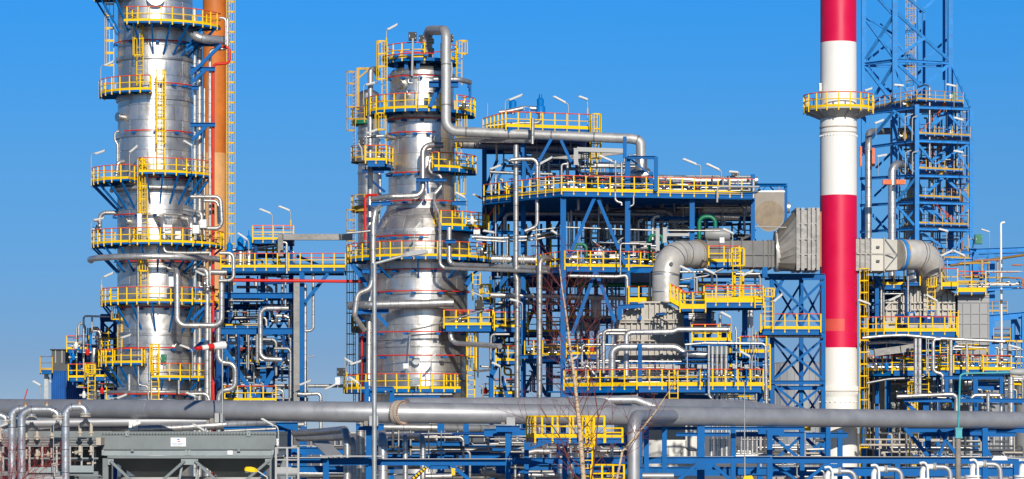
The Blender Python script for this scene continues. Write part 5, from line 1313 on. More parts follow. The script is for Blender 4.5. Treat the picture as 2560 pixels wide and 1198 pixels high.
for lab, h, bx, by, dd, tl in (('left tube lamp on a bent pole below the flue elbow', (1712, 672), 1736, 750, 5.2, 25), ('right tube lamp on a bent pole below the flue duct', (1772, 679), 1792, 752, 5, 25), ('bright tube lamp leaning right by the flared ladder', (1868, 682), 1848, 720, 4.8, 25),
                          ('lamp in front of the silver boxes below the gallery', (1814, 788), 1829, 850, 5, 28), ('lamp over the narrow perch by the conduits', (1862, 886), 1878, 962, 6.6, 28), ('short lamp at the right end of the furnace gallery', (1944, 744), 1936, 822, 3, 40), ('small lamp over the instrument balcony', (1820, 579), 1832, 620, 5, 25)):
    lamp(lab, h, bx, by, DF-dd, L=.8, tilt=tl)
cabinet('two tone floodlight boxes on the walkway before the furnace, left', 1662, 912, 1680, 926, DF-7.8, 'light_grey', .5, name='floodlight', cat='lamp'); cabinet('tilted floodlight box on the walkway before the furnace, right', 1684, 914, 1700, 924, DF-7.8, 'light_grey', .5, name='floodlight', cat='lamp')
# countless small pipes packed inside the structures: gathered into ONE object of kind stuff (built at the end)
CLUT = {}
def clutter(label, group, x0, x1, y0, y1, Da, Db_, n, seed, mats=('pipe', 'pipe_dark'), wr=(3, 8)):
    r = random.Random(seed)
    for i in range(n):
        D = r.uniform(Da, Db_); w_ = r.uniform(*wr); x = r.uniform(x0, x1); y = r.uniform(y0, y1); k = r.random()
        L = r.uniform(.15, .55)*(x1-x0); H = r.uniform(.3, .8)*(y1-y0)
        if k < .35: pts = [(x, y), (min(x1, x+L), y+r.uniform(-2, 2))]
        elif k < .6: pts = [(x, y0), (x, min(y1, y0+H+10))]
        elif k < .8: pts = [(x, y), (min(x1, x+L), y), (min(x1, x+L), min(y1, y+H))]
        else: pts = [(x, y), (x+8, y), (x+8, min(y1, y+H*.5)), (min(x1, x+8+L), min(y1, y+H*.5))]
        rr = w_*.5*S(D)
        CLUT.setdefault(r.choice(mats), MB()).tube(roundpath([W(a, b, D) for a, b in pts], 3*rr), rr, 9)
clutter('thin silver pipe deep inside the middle storey of the blue process frame', 'thin pipes inside the middle storey', 1415, 1720, 505, 655, 198, 211, 60, 3, ('pipe', 'pipe', 'pipe_dark', 'light_grey'))
clutter('thin pipe deep inside the lower storey of the blue process frame', 'thin pipes inside the lower storey', 1300, 1560, 695, 960, 199, 211, 80, 4, ('pipe', 'pipe', 'pipe_dark', 'pipe_dark', 'blue'), (2.5, 6))
clutter('thin pipe deep inside the upper storey of the blue process frame', 'thin pipes inside the upper storey', 1240, 1610, 385, 470, 199, 211, 40, 5)
clutter('thin pipe low behind the furnace walkways near the chimney', 'thin pipes behind the furnace walkways', 1720, 1925, 830, 1000, 189, 203, 60, 6, ('pipe', 'pipe_dark', 'blue', 'yellow'))
clutter('thin pipe behind the A braces at the left of the frame', 'thin pipes at the left of the frame', 1232, 1405, 560, 980, 203, 211, 50, 7, ('pipe', 'pipe_dark', 'yellow', 'blue'), (2.5, 7))
clutter('thin pipe in the shade inside the bridge frame', 'thin pipes inside the bridge frame', 556, 726, 835, 1002, 208, 218, 60, 8, ('pipe', 'pipe_dark', 'pipe_dark', 'blue_dark'))
clutter('thin pipe under the bridge walkway', 'thin pipes under the bridge walkway', 556, 730, 690, 815, 210, 218, 30, 9, ('pipe', 'pipe_dark', 'blue_dark'))

clutter('', '', 600, 735, 600, 668, 212, 216, 16, 41, ('pipe', 'steel', 'yellow', 'pipe_dark'), (2.5, 6))
clutter('', '', 1215, 1480, 325, 480, 200, 210, 30, 42, ('pipe', 'pipe_dark', 'blue'), (2.5, 7))
clutter('', '', 1575, 1890, 500, 600, 199, 211, 44, 43, ('pipe', 'pipe', 'pipe_dark', 'blue'), (3, 8))
clutter('', '', 1420, 1640, 605, 668, 193, 203, 44, 44, ('pipe', 'steel', 'pipe_dark', 'dark_grey'), (3, 7))
clutter('', '', 1290, 1880, 440, 478, 194, 206, 44, 45, ('pipe', 'steel', 'pipe_dark', 'dark_grey'), (3, 6))
clutter('', '', 1590, 1900, 680, 780, 189, 200, 36, 46, ('pipe', 'pipe_dark', 'blue', 'yellow'), (3, 7))
clutter('', '', 1420, 1900, 900, 965, 182, 190, 60, 47, ('pipe', 'steel', 'pipe_dark', 'blue'), (2.5, 6))
clutter('', '', 180, 300, 820, 1000, 221, 228, 40, 48, ('pipe', 'steel', 'blue_dark', 'yellow'), (2.5, 6))
clutter('', '', 1190, 1290, 690, 1000, 200, 206, 40, 49, ('pipe', 'pipe_dark', 'blue', 'yellow'), (2.5, 6))
platform('inner yellow platform deep in the lower storey behind the tall silver risers', [(1240, 206), (1400, 206), (1400, 211), (1240, 211)], 830, th=.2, edges=[0])
platform('inner yellow platform deep in the lower storey left of the furnace', [(1416, 206), (1540, 206), (1540, 211), (1416, 211)], 795, th=.2, edges=[0])
# ================================================================== red and white chimney
DC = 203; XC = 2096; cC = W(XC, HY, DC); sC = S(DC)
root = thing('chimney', 'tall round chimney painted in red and white bands', 'chimney', (cC.x, cC.y, 0))
def zc(y): return W(0, y, DC).z
for nm, mt, y0, y1, r0, r1 in (('red_band', 'chimney_red', -40, 108, 45, 45), ('white_band', 'chimney_white', 108, 490, 45, 46), ('red_band', 'chimney_red', 490, 870, 46, 47), ('white_band', 'chimney_white', 870, 1250, 47, 48)):
    zb = 0 if y1 > 1200 else zc(y1)
    part(root, nm, MB().lathe((cC.x, cC.y), [(r1*sC, zb), (r0*sC, zc(y0))], 72), mt)
part(root, 'bolted_flange', MB().lathe((cC.x, cC.y), [(46*sC, zc(321)), (47.5*sC, zc(321)), (47.5*sC, zc(318.5)), (46*sC, zc(318.5))], 64).lathe((cC.x, cC.y), [(46*sC, zc(334)), (46.8*sC, zc(334)), (46.8*sC, zc(332)), (46*sC, zc(332))], 64), 'beige')
q = MB()
for k in range(36):
    a = 2*PI*k/36; d_ = V((math.sin(a), -math.cos(a), 0)); q.box(V((cC.x, cC.y, zc(341)))+d_*46.6*sC, (.07, .07, .07), a)
part(root, 'bolts', q, 'chimney_white')
sk = MB().lathe((cC.x, cC.y), [(47.5*sC, zc(992)), (49*sC, zc(986)), (51*sC, zc(976)), (51*sC, zc(966)), (47.5*sC, zc(966))], 64)
part(root, 'skirt_ring', sk, 'chimney_white')
g_ = MB()
for k in range(72):
    a = 2*PI*k/72; d_ = V((math.sin(a), -math.cos(a), 0)); c_ = V((cC.x, cC.y, 0))
    g_.prism([c_+d_*47.6*sC+V((0, 0, zc(990))), c_+d_*51.5*sC+V((0, 0, zc(980))), c_+d_*51.5*sC+V((0, 0, zc(966))), c_+d_*47.6*sC+V((0, 0, zc(966)))], V((math.cos(a), math.sin(a), 0))*.03)
part(root, 'skirt_fins', g_, 'chimney_white')
part(root, 'joint_line', MB().lathe((cC.x, cC.y), [(48*sC, zc(979.5)), (51.7*sC, zc(979.5)), (51.7*sC, zc(977.5)), (48*sC, zc(977.5))], 64), 'beige')
q = MB()
for k in range(24):
    a = 2*PI*k/24; d_ = V((math.sin(a), -math.cos(a), 0)); q.box(V((cC.x, cC.y, zc(1005)))+d_*48*sC, (.1, .12, .06), a)
part(root, 'lugs', q, 'chimney_white')
part(root, 'faded_patch', MB().lathe((cC.x, cC.y), [(46.95*sC, zc(829)), (46.9*sC, zc(799))], 14, math.radians(-80), math.radians(12)), 'faded_red', 'paler orange red repainted patch')
ringplat('round yellow railed gallery encircling the chimney on its upper white band', XC, DC, 266, 87, 46, -180, 180, br=0, ends=False, under='dark_grey', kickh=.0 if False else None) if False else None
gal = ringplat('round yellow railed gallery encircling the chimney on its upper white band', XC, DC, 266, 87, 46, -180, 180, br=0, ends=False, under='light_grey', th=.1)
s_ = sC; zt = BASE[gal.name].z
part(gal, 'cone_underside', MB().lathe((cC.x, cC.y), [(47*s_, zt-.6), (84*s_, zt-.14)], 48), 'panel_grey')
for k in range(14):
    a = 2*PI*(k+.5)/14; d_ = V((math.sin(a), -math.cos(a), 0)); c_ = V((cC.x, cC.y, zt))
    part(gal, 'bracket', MB().bar(c_+d_*47*s_-V((0, 0, .62)), c_+d_*85*s_-V((0, 0, .16)), .05, .08), 'light_grey')
ladder('long yellow ladder up the right side of the chimney foot', 2150, 672, 1195, DC-.6, ang=80, w=.45, cage=True, cr=.3)
cabinet('small white lamp box fixed at the left of the chimney above its gallery', 2048, 208, 2054, 228, DC-1, 'white', .3)
lamp('tilted lamp on the gallery level behind the right of the chimney', (2171, 223), 2162, 268, DC+8, L=.6, tilt=18)

# ================================================================== light blue tower far right
DR = 335
f = Frame('tall light blue lattice tower behind and right of the chimney', W(2290, HY, DR+5), mat='blue_hazy', name='lattice_tower')
def cF(x, y0, y1, D, w_=.55): f.col(x, y0, y1, D, w_)
cF(2159, -30, 1120, DR, .55); cF(2237, -30, 690, DR-4, .62); cF(2376, -30, 640, DR, .55); cF(2366, -30, 235, DR+6, .5); cF(2360, -30, 200, DR+2, .3); cF(2292, 262, 690, DR-9, .5); cF(2428, 270, 690, DR-6, .45); cF(2378, 320, 660, DR+4, .55)
cF(2298, 20, 260, DR+8, .4); cF(2310, 30, 260, DR+9, .3); cF(2245, 600, 900, DR, .4)
for y, h in ((153, .34), (441, .32), (508, .32), (574, .32), (628, .32)):
    if y == 153: f.beam(2159, y+8, 2237, y-2, DR, h, .3, D1=DR-4); f.beam(2237, y-2, 2376, y+5, DR-4, h, .3, D1=DR); f.beam(2159, y+12, 2376, y+12, DR+4, h*.8, .3)
    else: f.beam(2150, y+6, 2292, y-2, DR-1, h, .3, D1=DR-9); f.beam(2292, y-2, 2429, y+2, DR-9, h, .3, D1=DR-6)
for y in (270, 354):
    f.beam(2148, y+18, 2290, y-2, DR, .34, .26, D1=DR-9); f.beam(2290, y-2, 2428, y+3, DR-9, .34, .26, D1=DR-6); pass
for x0, y0, x1, y1, D, D1_, w_ in ((2163, 150, 2236, 36, DR, DR-4, .38), (2166, 50, 2236, 145, DR, DR-4, .38), (2240, 30, 2310, 95, DR-4, DR-2, .34), (2240, 143, 2310, 96, DR-4, DR-2, .34), (2310, 95, 2370, 148, DR-2, DR, .34), (2200, 60, 2280, 150, DR+3, DR+3, .26), (2163, -40, 2236, 40, DR, DR-4, .32), (2240, -30, 2312, 30, DR-4, DR-2, .32), (2300, 30, 2372, -30, DR-2, DR, .3), (2240, 90, 2160, 40, DR-3, DR, .2), (2312, 96, 2250, 145, DR+4, DR+4, .26), (2372, 95, 2310, 150, DR+4, DR+4, .26), (2170, 150, 2232, 100, DR+3, DR+3, .26),
                           (2163, 165, 2236, 260, DR, DR-4, .38), (2190, 235, 2236, 160, DR-1, DR-4, .36), (2240, 155, 2308, 220, DR-4, DR-2, .34), (2280, 240, 2372, 162, DR-3, DR, .38), (2166, 165, 2240, 245, DR+3, DR+3, .28), (2175, 265, 2260, 205, DR+3, DR+3, .28), (2380, 165, 2425, 268, DR, DR-6, .3),
                           (2236, 165, 2275, 245, DR-4, DR-6, .2), (2370, 0, 2372, 230, DR+3, DR+3, .3),
                           (2140, 300, 2165, 285, DR, DR, .4), (2180, 345, 2236, 278, DR-3, DR-7, .42), (2242, 280, 2290, 340, DR-6, DR-9, .32), (2300, 345, 2360, 282, DR-8, DR-5, .5), (2368, 282, 2426, 345, DR-6, DR-6, .32), (2398, 345, 2426, 292, DR-6, DR-6, .28),
                           (2242, 365, 2285, 432, DR-7, DR-9, .34), (2296, 362, 2336, 412, DR-9, DR-8, .3), (2336, 412, 2420, 362, DR-8, DR-6, .3), (2330, 402, 2372, 372, DR-5, DR-3, .4), (2390, 375, 2426, 432, DR-6, DR-6, .28), (2190, 420, 2236, 375, DR+2, DR+2, .3),
                           (2246, 500, 2288, 446, DR-7, DR-9, .34), (2298, 498, 2356, 446, DR-8, DR-6, .42), (2366, 448, 2426, 503, DR-6, DR-6, .34), (2176, 500, 2226, 452, DR+2, DR+2, .3), (2380, 506, 2426, 448, DR-4, DR-6, .26),
                           (2244, 516, 2286, 564, DR-7, DR-9, .32), (2250, 566, 2288, 524, DR-7, DR-8.6, .3), (2310, 516, 2386, 572, DR-7, DR-5, .52), (2300, 520, 2322, 560, DR-8.5, DR-8.5, .26), (2180, 536, 2222, 580, DR+2, DR+2, .34), (2185, 580, 2228, 530, DR+2.6, DR+2.6, .3), (2400, 540, 2428, 512, DR-6, DR-6, .3), (2400, 540, 2428, 570, DR-6, DR-6, .3),
                           (2300, 580, 2370, 625, DR-7, DR-6, .3), (2380, 625, 2424, 580, DR-6, DR-6, .3), (2250, 625, 2290, 582, DR-7, DR-8, .3)):
    f.brace(x0, y0, x1, y1, D, w_*(1.05 if y1 < 262 else .85), D1=D1_)
for lab, y, xs in (('rusty railed top floor of the light blue tower beneath the open lattice', 268, (2186, 2292, 2408)), ('second floor of the light blue tower with an amber floor edge', 352, (2240, 2292, 2425)), ('third floor of the light blue tower with an amber floor edge', 437, (2262, 2292, 2408)),
               ('fourth floor of the light blue tower below the two orange pipe clamps', 505, (2240, 2292, 2400)), ('fifth floor of the light blue tower just above the flue', 571, (2250, 2292, 2420)), ('lowest railed floor of the light blue tower behind the furnace rails', 655, (2330, 2360, 2440))):
    platform(lab, [(xs[0], DR-1), (xs[1], DR-9.2), (xs[2], DR-6.5), (xs[2], DR+4), (xs[0], DR+4)], y, mat='yellow_old', top='rail_rust', under='blue_hazy', edges=[0, 1, 2], joist=False, th=.08, kickh=.2, posts_sp=1.2)
stairs('upper light blue stair flight inside the far tower', 2300, 350, 2366, 282, DR-6, mat='blue_hazy', railmat='rail_rust'); stairs('lower light blue stair flight inside the far tower', 2385, 570, 2318, 512, DR-6.6, mat='blue_hazy', railmat='rail_rust')
stairs('middle light blue stair flight inside the far tower', 2300, 432, 2372, 366, DR-4, mat='blue_hazy', railmat='rail_rust')
ladder('tall weathered caged ladder rising inside the lattice of the far tower', 2276, -30, 250, DR+3, mat='yellow_old', w=.8, cr=.6)
root = thing('reactor_column', 'thin weathered column in the core of the far light blue tower', 'column', W(2284, 690, DR+1))
cc = W(2286, 690, DR)
part(root, 'shell', MB().lathe((cc.x, cc.y), [(.95, 0), (.95, W(0, 470, DR).z), (.6, W(0, 455, DR).z), (.6, W(0, 300, DR).z), (.35, W(0, 290, DR).z), (.35, W(0, 240, DR).z), (.01, W(0, 238, DR).z)], 24), 'pipe_dark')
part(root, 'flanges', MB().lathe((cc.x, cc.y), [(.95, W(0, 532, DR).z), (1.2, W(0, 532, DR).z), (1.2, W(0, 524, DR).z), (.95, W(0, 524, DR).z)], 24).lathe((cc.x, cc.y), [(.6, W(0, 400, DR).z), (.85, W(0, 400, DR).z), (.85, W(0, 394, DR).z), (.6, W(0, 394, DR).z)], 24), 'steel')
for a_ in (
    ('fat silver pipe turning down at the left of the far tower', [(2290, 328, DR+2), (2215, 328, DR-1), (2172, 330, DR-4), (2171, 360, DR-5), (2171, 640, DR-5)], 17, DR-4, 'pipe'),
    ('silver pipe with a hooked top in the middle of the far tower above the flue', [(2272, 411, DR-5), (2240, 411, DR-9.5), (2230, 424, DR-10), (2230, 690, DR-10)], 20, DR-9, 'pipe_fine'),
    ('thin silver hook pipe over the top floor of the far tower', [(2296, 218, DR-4), (2312, 212, DR-6), (2324, 216, DR-8), (2324, 432, DR-8)], 5, DR-7, 'pipe'),
    ('mottled thin pipe at the right of the far tower', [(2392, 210), (2393, 640)], 5, DR-4, 'pipe_dark'), ('second mottled thin pipe in the far tower behind the corner post', [(2320, 330), (2329, 440), (2329, 640)], 5, DR-5, 'beige'),
    ('left thin curved lamp pole pipe on the second floor of the far tower', [(2282, 285), (2263, 292), (2262, 352)], 3, DR-9.6, 'light_grey'), ('right thin curved pole pipe on the second floor of the far tower', [(2294, 290), (2281, 294), (2280, 352)], 3, DR-9.8, 'light_grey'),
    ('left thin curved pole pipe on the third floor of the far tower', [(2278, 376), (2264, 382), (2263, 436)], 3, DR-9.6, 'light_grey'), ('right thin curved pole pipe on the third floor of the far tower', [(2296, 377), (2281, 382), (2281, 436)], 3, DR-9.8, 'light_grey'),
    ('bent grey pipe low in the far tower beside the furnace', [(2232, 690), (2232, 760)], 16, DR-12, 'pipe'), ('slim upright pipe at the left front of the far tower', [(2228, 300), (2228, 600)], 5, DR-3, 'pipe_dark')):
    pipe(*a_)
cabinet('left orange pipe clamp block in the far tower', 2207, 449, 2231, 461, DR-12, 'orange', .5, name='pipe_clamp', cat='clamp', bracket=False); cabinet('right orange pipe clamp block in the far tower', 2240, 449, 2264, 461, DR-12, 'orange', .5, name='pipe_clamp', cat='clamp', bracket=False)
cabinet('tall orange strip beside the fat pipe of the far tower, upper left', 2180, 370, 2187, 416, DR-6, 'orange', .4, name='counterweight', cat='weight', bracket=False); cabinet('tall dark orange strip right beside the chimney', 2149, 366, 2155, 416, DR-4, 'orange', .4, name='counterweight', cat='weight', bracket=False)
cabinet('green cabinet on the top floor of the far tower', 2381, 229, 2390, 252, DR-7, 'green', .5); cabinet('white panel on the right post of the far tower top floor', 2374, 236, 2381, 246, DR-7.2, 'white', .2, bracket=False); cabinet('orange red equipment shape on the top floor of the far tower', 2356, 250, 2366, 268, DR-6, 'orange', .5, name='equipment_box'); cabinet('red and white sign box on the second floor of the far tower', 2375, 325, 2383, 334, DR-7.2, 'white', .2)
for lab, h, bx, by, tl in (('lamp at the left of the top floor of the far tower', (2247, 214), 2252, 268, 5), ('lamp at the right of the top floor of the far tower', (2377, 214), 2385, 268, 12), ('lamp under the top floor at the left of the far tower', (2198, 303), 2190, 345, 22), ('pale lamp on the second floor right of the far tower', (2396, 298), 2404, 352, 15),
                       ('pale lamp on the third floor right of the far tower', (2396, 380), 2408, 437, 10), ('lamp on the third floor left of the far tower', (2205, 388), 2196, 440, 10), ('lamp on the lowest floor of the far tower', (2358, 576), 2366, 655, 15)):
    lamp(lab, h, bx, by, DR-8, L=1.2, tilt=tl, th=.25)
for i, (x, y) in enumerate(((2272, 268), (2302, 268), (2262, 348), (2340, 352), (2354, 352), (2352, 437), (2366, 437), (2278, 437), (2270, 268), (2326, 571))):
    valve('rusty valve equipment on a floor of the far light blue tower', x, y, DR-5-(i % 3), 1.6, ('beige', 'rail_rust', 'yellow_old')[i % 3], group='valves on the far tower floors', wheel='rail_rust', size=.4)
clutter('thin rusty pipe inside the far light blue tower', 'thin pipes inside the far tower', 2240, 2420, 270, 650, DR-5, DR+3, 110, 12, ('pipe_dark', 'rail_rust', 'beige', 'pipe', 'yellow_old', 'blue_hazy'), (2, 5))

# far right beams, crane boom and striped vent
f = Frame('light blue pipe bridge beams at the far right edge of the photo', W(2500, HY, 300), mat='blue_hazy')
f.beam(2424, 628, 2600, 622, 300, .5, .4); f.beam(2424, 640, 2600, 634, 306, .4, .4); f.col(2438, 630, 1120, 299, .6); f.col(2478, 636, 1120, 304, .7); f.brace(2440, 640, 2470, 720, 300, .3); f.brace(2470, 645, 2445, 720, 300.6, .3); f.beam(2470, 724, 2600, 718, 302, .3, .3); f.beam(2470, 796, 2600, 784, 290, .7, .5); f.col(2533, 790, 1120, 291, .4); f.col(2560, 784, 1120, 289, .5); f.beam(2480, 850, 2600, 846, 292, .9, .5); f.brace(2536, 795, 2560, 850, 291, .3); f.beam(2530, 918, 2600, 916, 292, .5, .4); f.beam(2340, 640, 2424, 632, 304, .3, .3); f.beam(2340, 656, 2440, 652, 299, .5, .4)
pipe('yellow brown conveyor like boom sloping at the far right under the blue beams', [(2376, 664, 296), (2600, 632, 296)], 7, 296, 'boom_brown', cat='boom', name='boom')
platform('rusty railed landing at the far right behind the furnace panels', [(2462, 292), (2518, 292), (2518, 296), (2462, 296)], 779, mat='yellow_old', top='rail_rust', under='blue_hazy')
platform('second rusty railed landing lower at the far right', [(2484, 290), (2526, 290), (2526, 294), (2484, 294)], 846, mat='yellow_old', top='rail_rust', under='blue_hazy')
root = thing('vent_pole', 'tall thin white vent pole with dark stripes and bent top at far right', 'pole', W(2505, 1000, 280))
part(root, 'pole', MB().tube(roundpath([W(2505, 1000, 280), W(2502, 557, 280), W(2512, 556, 280)], .3), .11, 10), 'white')
for y in (660, 680, 706, 735, 760): part(root, 'dark_stripe', MB().tube([W(2503.5, y, 280), W(2503.3, y-11, 280)], .118, 10), 'dark_grey')
cabinet('green hopper shaped box on the far right floor rail', 2438, 586, 2456, 610, 296, 'green', .7, name='hopper', bracket=False)
lamp('lamp right of the green box at far right', (2463, 577), 2474, 620, 296, L=1.0, tilt=18); pipe('thin pole with a hooped top left of the green box', [(2424, 620), (2422, 600), (2428, 595), (2434, 600), (2432, 620)], 3, 297, 'light_grey', cat='pole')

DD = 203.5
# ================================================================== furnace right of the chimney with its flue
DG = 207
def gz(y, D=DG): return W(0, y, D).z
def gx(x, D=DG): return W(x, HY, D).x
root = thing('flue_duct', 'pale boxy flue duct leaving the right side of the chimney', 'duct', W(2195, 680, DD))
part(root, 'box', MB().hexa(q4(2140, 598, 677, DD-1.2, DD+2.2), q4(2178, 598, 677, DD-1.2, DD+2.2)), 'duct_steel')
part(root, 'bright_box', MB().hexa(q4(2179, 597, 677, DD-1.25, DD+2.2), q4(2212, 597, 677, DD-1.25, DD+2.2)), 'cream')
part(root, 'taper', MB().hexa(q4(2212, 598, 676, DD-1.2, DD+2.2), q4(2243, 600, 675, DD-.5, DD+1.6)), 'cream')
for x in (2152, 2165, 2178, 2211): part(root, 'rib', MB().hexa(q4(x-1.4, 594, 680, DD-1.35, DD+2.3), q4(x+1.4, 594, 680, DD-1.35, DD+2.3)), 'duct_steel')
for x, y in ((2195, 618), (2195, 653)): part(root, 'latch', MB().box(W(x, y, DD-1.32), (.22, .14, .16)), 'dark_grey')
part(root, 'stiffener', MB().bar(W(2142, 634, DD-1.28), W(2240, 636, DD-1.28), .08, .1), 'duct_steel')
part(root, 'cross_brace', MB().bar(W(2212, 598, DD-1.3), W(2243, 638, DD-.7), .06, .06).bar(W(2212, 676, DD-1.3), W(2243, 638, DD-.7), .06, .06), 'steel')
pth = roundpath([W(2243, 637, DD+.5), W(2318, 637, DD+1.5), W(2334, 720, DD+4)], 80*S(DD), 12)
root = thing('flue_elbow', 'big silver flue elbow bending down into the right furnace', 'duct', W(2330, 720, DD))
part(root, 'elbow', MB().tube(pth, 38*S(DD), 40), 'duct_steel')
p, t_ = along(pth, .05); part(root, 'blue_ring', MB().tube([p-t_*.14, p+t_*.14], 40.5*S(DD), 40), 'blue_hazy'); part(root, 'amber_ring', MB().tube([p+t_*.15, p+t_*.24], 40*S(DD), 40), 'yellow_old')
for fr in (.3, .6, .8): p, t_ = along(pth, fr); part(root, 'seam_ring', MB().tube([p-t_*.035, p+t_*.035], 38.7*S(DD), 40), 'steel')
root = thing('furnace', 'ribbed grey furnace hood with a flat panelled end, right of the striped chimney', 'furnace', W(2340, 1000, DG))
part(root, 'hood', MB().prism([(gx(2212), DG, gz(850)), (gx(2388), DG, gz(850)), (gx(2388), DG, gz(737)), (gx(2345), DG, gz(712)), (gx(2265), DG, gz(716)), (gx(2212), DG, gz(772))], (0, 6, 0)), 'furnace')
def ty(x): return 772-(x-2212)/(53)*56 if x < 2265 else 716-(x-2265)/80*4 if x < 2345 else 712+(x-2345)/43*25
for x in range(2216, 2388, 14): part(root, 'rib', MB().box((gx(x), DG-.08, (gz(800)+gz(ty(x)))/2), (.1, .16, gz(ty(x))-gz(800))), 'furnace')
for x in (2268, 2310, 2345): part(root, 'post', MB().box((gx(x), DG-.12, (gz(800)+gz(ty(x)))/2), (.2, .24, gz(ty(x))-gz(800)+.1)), 'furnace')
for y in (757, 775): part(root, 'stiffener', MB().box((gx(2300), DG-.2, gz(y)), (gx(2388)-gx(2214), .12, .11)), 'furnace')
part(root, 'roof_edge', MB().bar(W(2212, 772, DG-.1), W(2265, 716, DG-.1), .3, .12).bar(W(2265, 716, DG-.1), W(2345, 712, DG-.1), .3, .12).bar(W(2345, 712, DG-.1), W(2388, 737, DG-.1), .3, .12), 'furnace')
part(root, 'end_panel', MB().box(((gx(2392)+gx(2470))/2, DG+2, (gz(735)+gz(930))/2), (gx(2470)-gx(2392), 5, gz(735)-gz(930))), 'panel_grey')
q = MB()
for x in (2405, 2425, 2447, 2468): q.box((gx(x), DG-.55, (gz(760)+gz(930))/2), (.05, .08, gz(760)-gz(930)))
for y in (738, 744, 757, 785, 810, 845): q.box((gx(2431), DG-.54, gz(y)), (gx(2470)-gx(2392), .07, .06))
part(root, 'panel_joints', q, 'panel_grey')
platform('high yellow railed platform on top of the right furnace beside the flue elbow', [(2394, DG-1.4), (2464, DG-1.4), (2464, DG+3), (2394, DG+3)], 730, edges=[0, 1, 2], th=.12, kickh=.32, h=1.5)
platform('sloping side yellow platform between elbow and right furnace top', [(2354, DG-2.2), (2394, DG-2.2), (2394, DG+1), (2354, DG+1)], 716, edges=[0, 1], th=.12, kickh=.3, h=1.3)
ladder('tall caged ladder on the face of the right furnace', 2328, 668, 792, DG-1.2)
ladder('caged ladder at the right end of the blue panelled walkway', 2386, 776, 845, DG-3.4)
platform('yellow railed walkway with blue wall panels in front of the right furnace', [(2210, DG-4.5), (2392, DG-4.5), (2392, DG-1), (2150, DG-1), (2150, DG-3)], 829, edges=[0, 1, 4], th=.34, kickh=.24)
root = thing('burner_panel', 'long dark blue equipment panel standing on the right furnace walkway', 'panel', W(2315, 812, DG-2)); part(root, 'panel', MB().box(W(2315, 801, DG-2), (gx(2370)-gx(2262), .3, gz(790)-gz(812))), 'blue_dark')
for x in (2285, 2318, 2350): part(root, 'seam', MB().box(W(x, 801, DG-2.17), (.05, .03, gz(790)-gz(812))), 'dark_grey')
part(root, 'placard', MB().box(W(2322, 794, DG-2.17), (.22, .03, .16)), 'white'); part(root, 'lifting_frame', MB().tube([W(2270, 790, DG-2), W(2270, 781, DG-2), W(2286, 781, DG-2), W(2286, 790, DG-2)], .06, 6).tube([W(2320, 790, DG-2), W(2320, 777, DG-2), W(2338, 777, DG-2), W(2338, 790, DG-2)], .06, 6), 'valve_blue')
platform('amber edged small platform under the right flue duct', [(2158, DG-1), (2260, DG-1), (2260, DG+2), (2158, DG+2)], 712, th=.3, edges=[0], kickh=.2)
platform('yellow tilted step platform left of the ladder on the right furnace', [(2258, DG-1.6), (2300, DG-1.6), (2300, DG), (2258, DG)], 706, th=.2, edges=[1], kickh=.22)
platform('lower long yellow walkway on the right furnace above the beige walls', [(2230, DG-5), (2375, DG-5), (2375, DG-2), (2160, DG-2), (2160, DG-3.6)], 926, edges=[0, 4], th=.34, kickh=.2)
platform('yellow railed walkway at the lower right under the panelled furnace end', [(2384, DG-5.4), (2456, DG-5.4), (2456, DG-2.4), (2384, DG-2.4)], 924, edges=[0], th=.24, kickh=.2)
platform('square yellow railed balcony at the lower right edge', [(2458, DG-6), (2528, DG-6), (2528, DG-3), (2458, DG-3)], 926, th=.24, kickh=.24)
ladder('caged ladder in front of the lower right walkway', 2360, 850, 926, DG-5.4); ladder('long caged ladder down the beige furnace wall', 2280, 955, 1190, DG-4.4); ladder('second caged ladder low behind the grey pipeline at the right', 2312, 930, 1004, DG-6)
# furnace body below
root = thing('furnace', 'beige steel furnace body with dark posts below the right walkways', 'furnace', W(2245, 1150, DG)); 
part(root, 'wall', MB().box(((gx(2165)+gx(2330))/2, DG+1.5, gz(943)/2), (gx(2330)-gx(2165), 4, gz(943))), 'beige')
for x in (2172, 2228, 2243, 2258, 2300): part(root, 'post', MB().ibar((gx(x), DG-.62, 0), (gx(x), DG-.62, gz(945)), .3, .22, up=(0, -1, 0)), 'cooler_grey' if x > 2200 else 'dark_grey')
for y in (960, 984, 1082): part(root, 'cross_rail', MB().box((gx(2247), DG-.8, gz(y)), (gx(2330)-gx(2166), .12, .14)), 'beige')
def tank(label, x0, x1, ytop, D, mat, dome=.12, name='storage_tank', group=None, ribs=0):
    r_ = (x1-x0)/2*S(D); c_ = W((x0+x1)/2, HY, D); zt_ = W(0, ytop, D).z
    root = thing(name, label, 'tank', (c_.x, c_.y, 0), group)
    part(root, 'shell', MB().lathe((c_.x, c_.y), [(r_, 0), (r_, zt_)], 56), mat)
    part(root, 'roof', MB().lathe((c_.x, c_.y), [(r_*1.01, zt_-.08), (r_*1.01, zt_), (r_*.5, zt_+r_*dome*.75), (.01, zt_+r_*dome)], 56), mat)
    for k in range(ribs):
        a = math.radians(-80+160*k/(ribs-1)); part(root, 'rib', MB().bar((c_.x+r_*1.01*math.sin(a), c_.y-r_*1.01*math.cos(a), .1), (c_.x+r_*1.01*math.sin(a), c_.y-r_*1.01*math.cos(a), zt_-.1), .12, .1, up=(math.sin(a), -math.cos(a), 0)), mat)
    return root
tank('large grey cylindrical vessel behind the silver pipes at the lower right', 2322, 2520, 952, DG+6, 'tank_grey', .08)
tank('white storage tank low behind the blue pipe rack, left of the chimney', 1600, 1762, 985, 222, 'chimney_white', .25)
tank('grey ribbed silo seen low through the trellis tower', 1918, 2062, 908, 300, 'tank_grey', .05, 'silo', ribs=12)
tank('small grey tank at the right edge behind the balcony', 2538, 2620, 944, DG+4, 'tank_grey', .2)
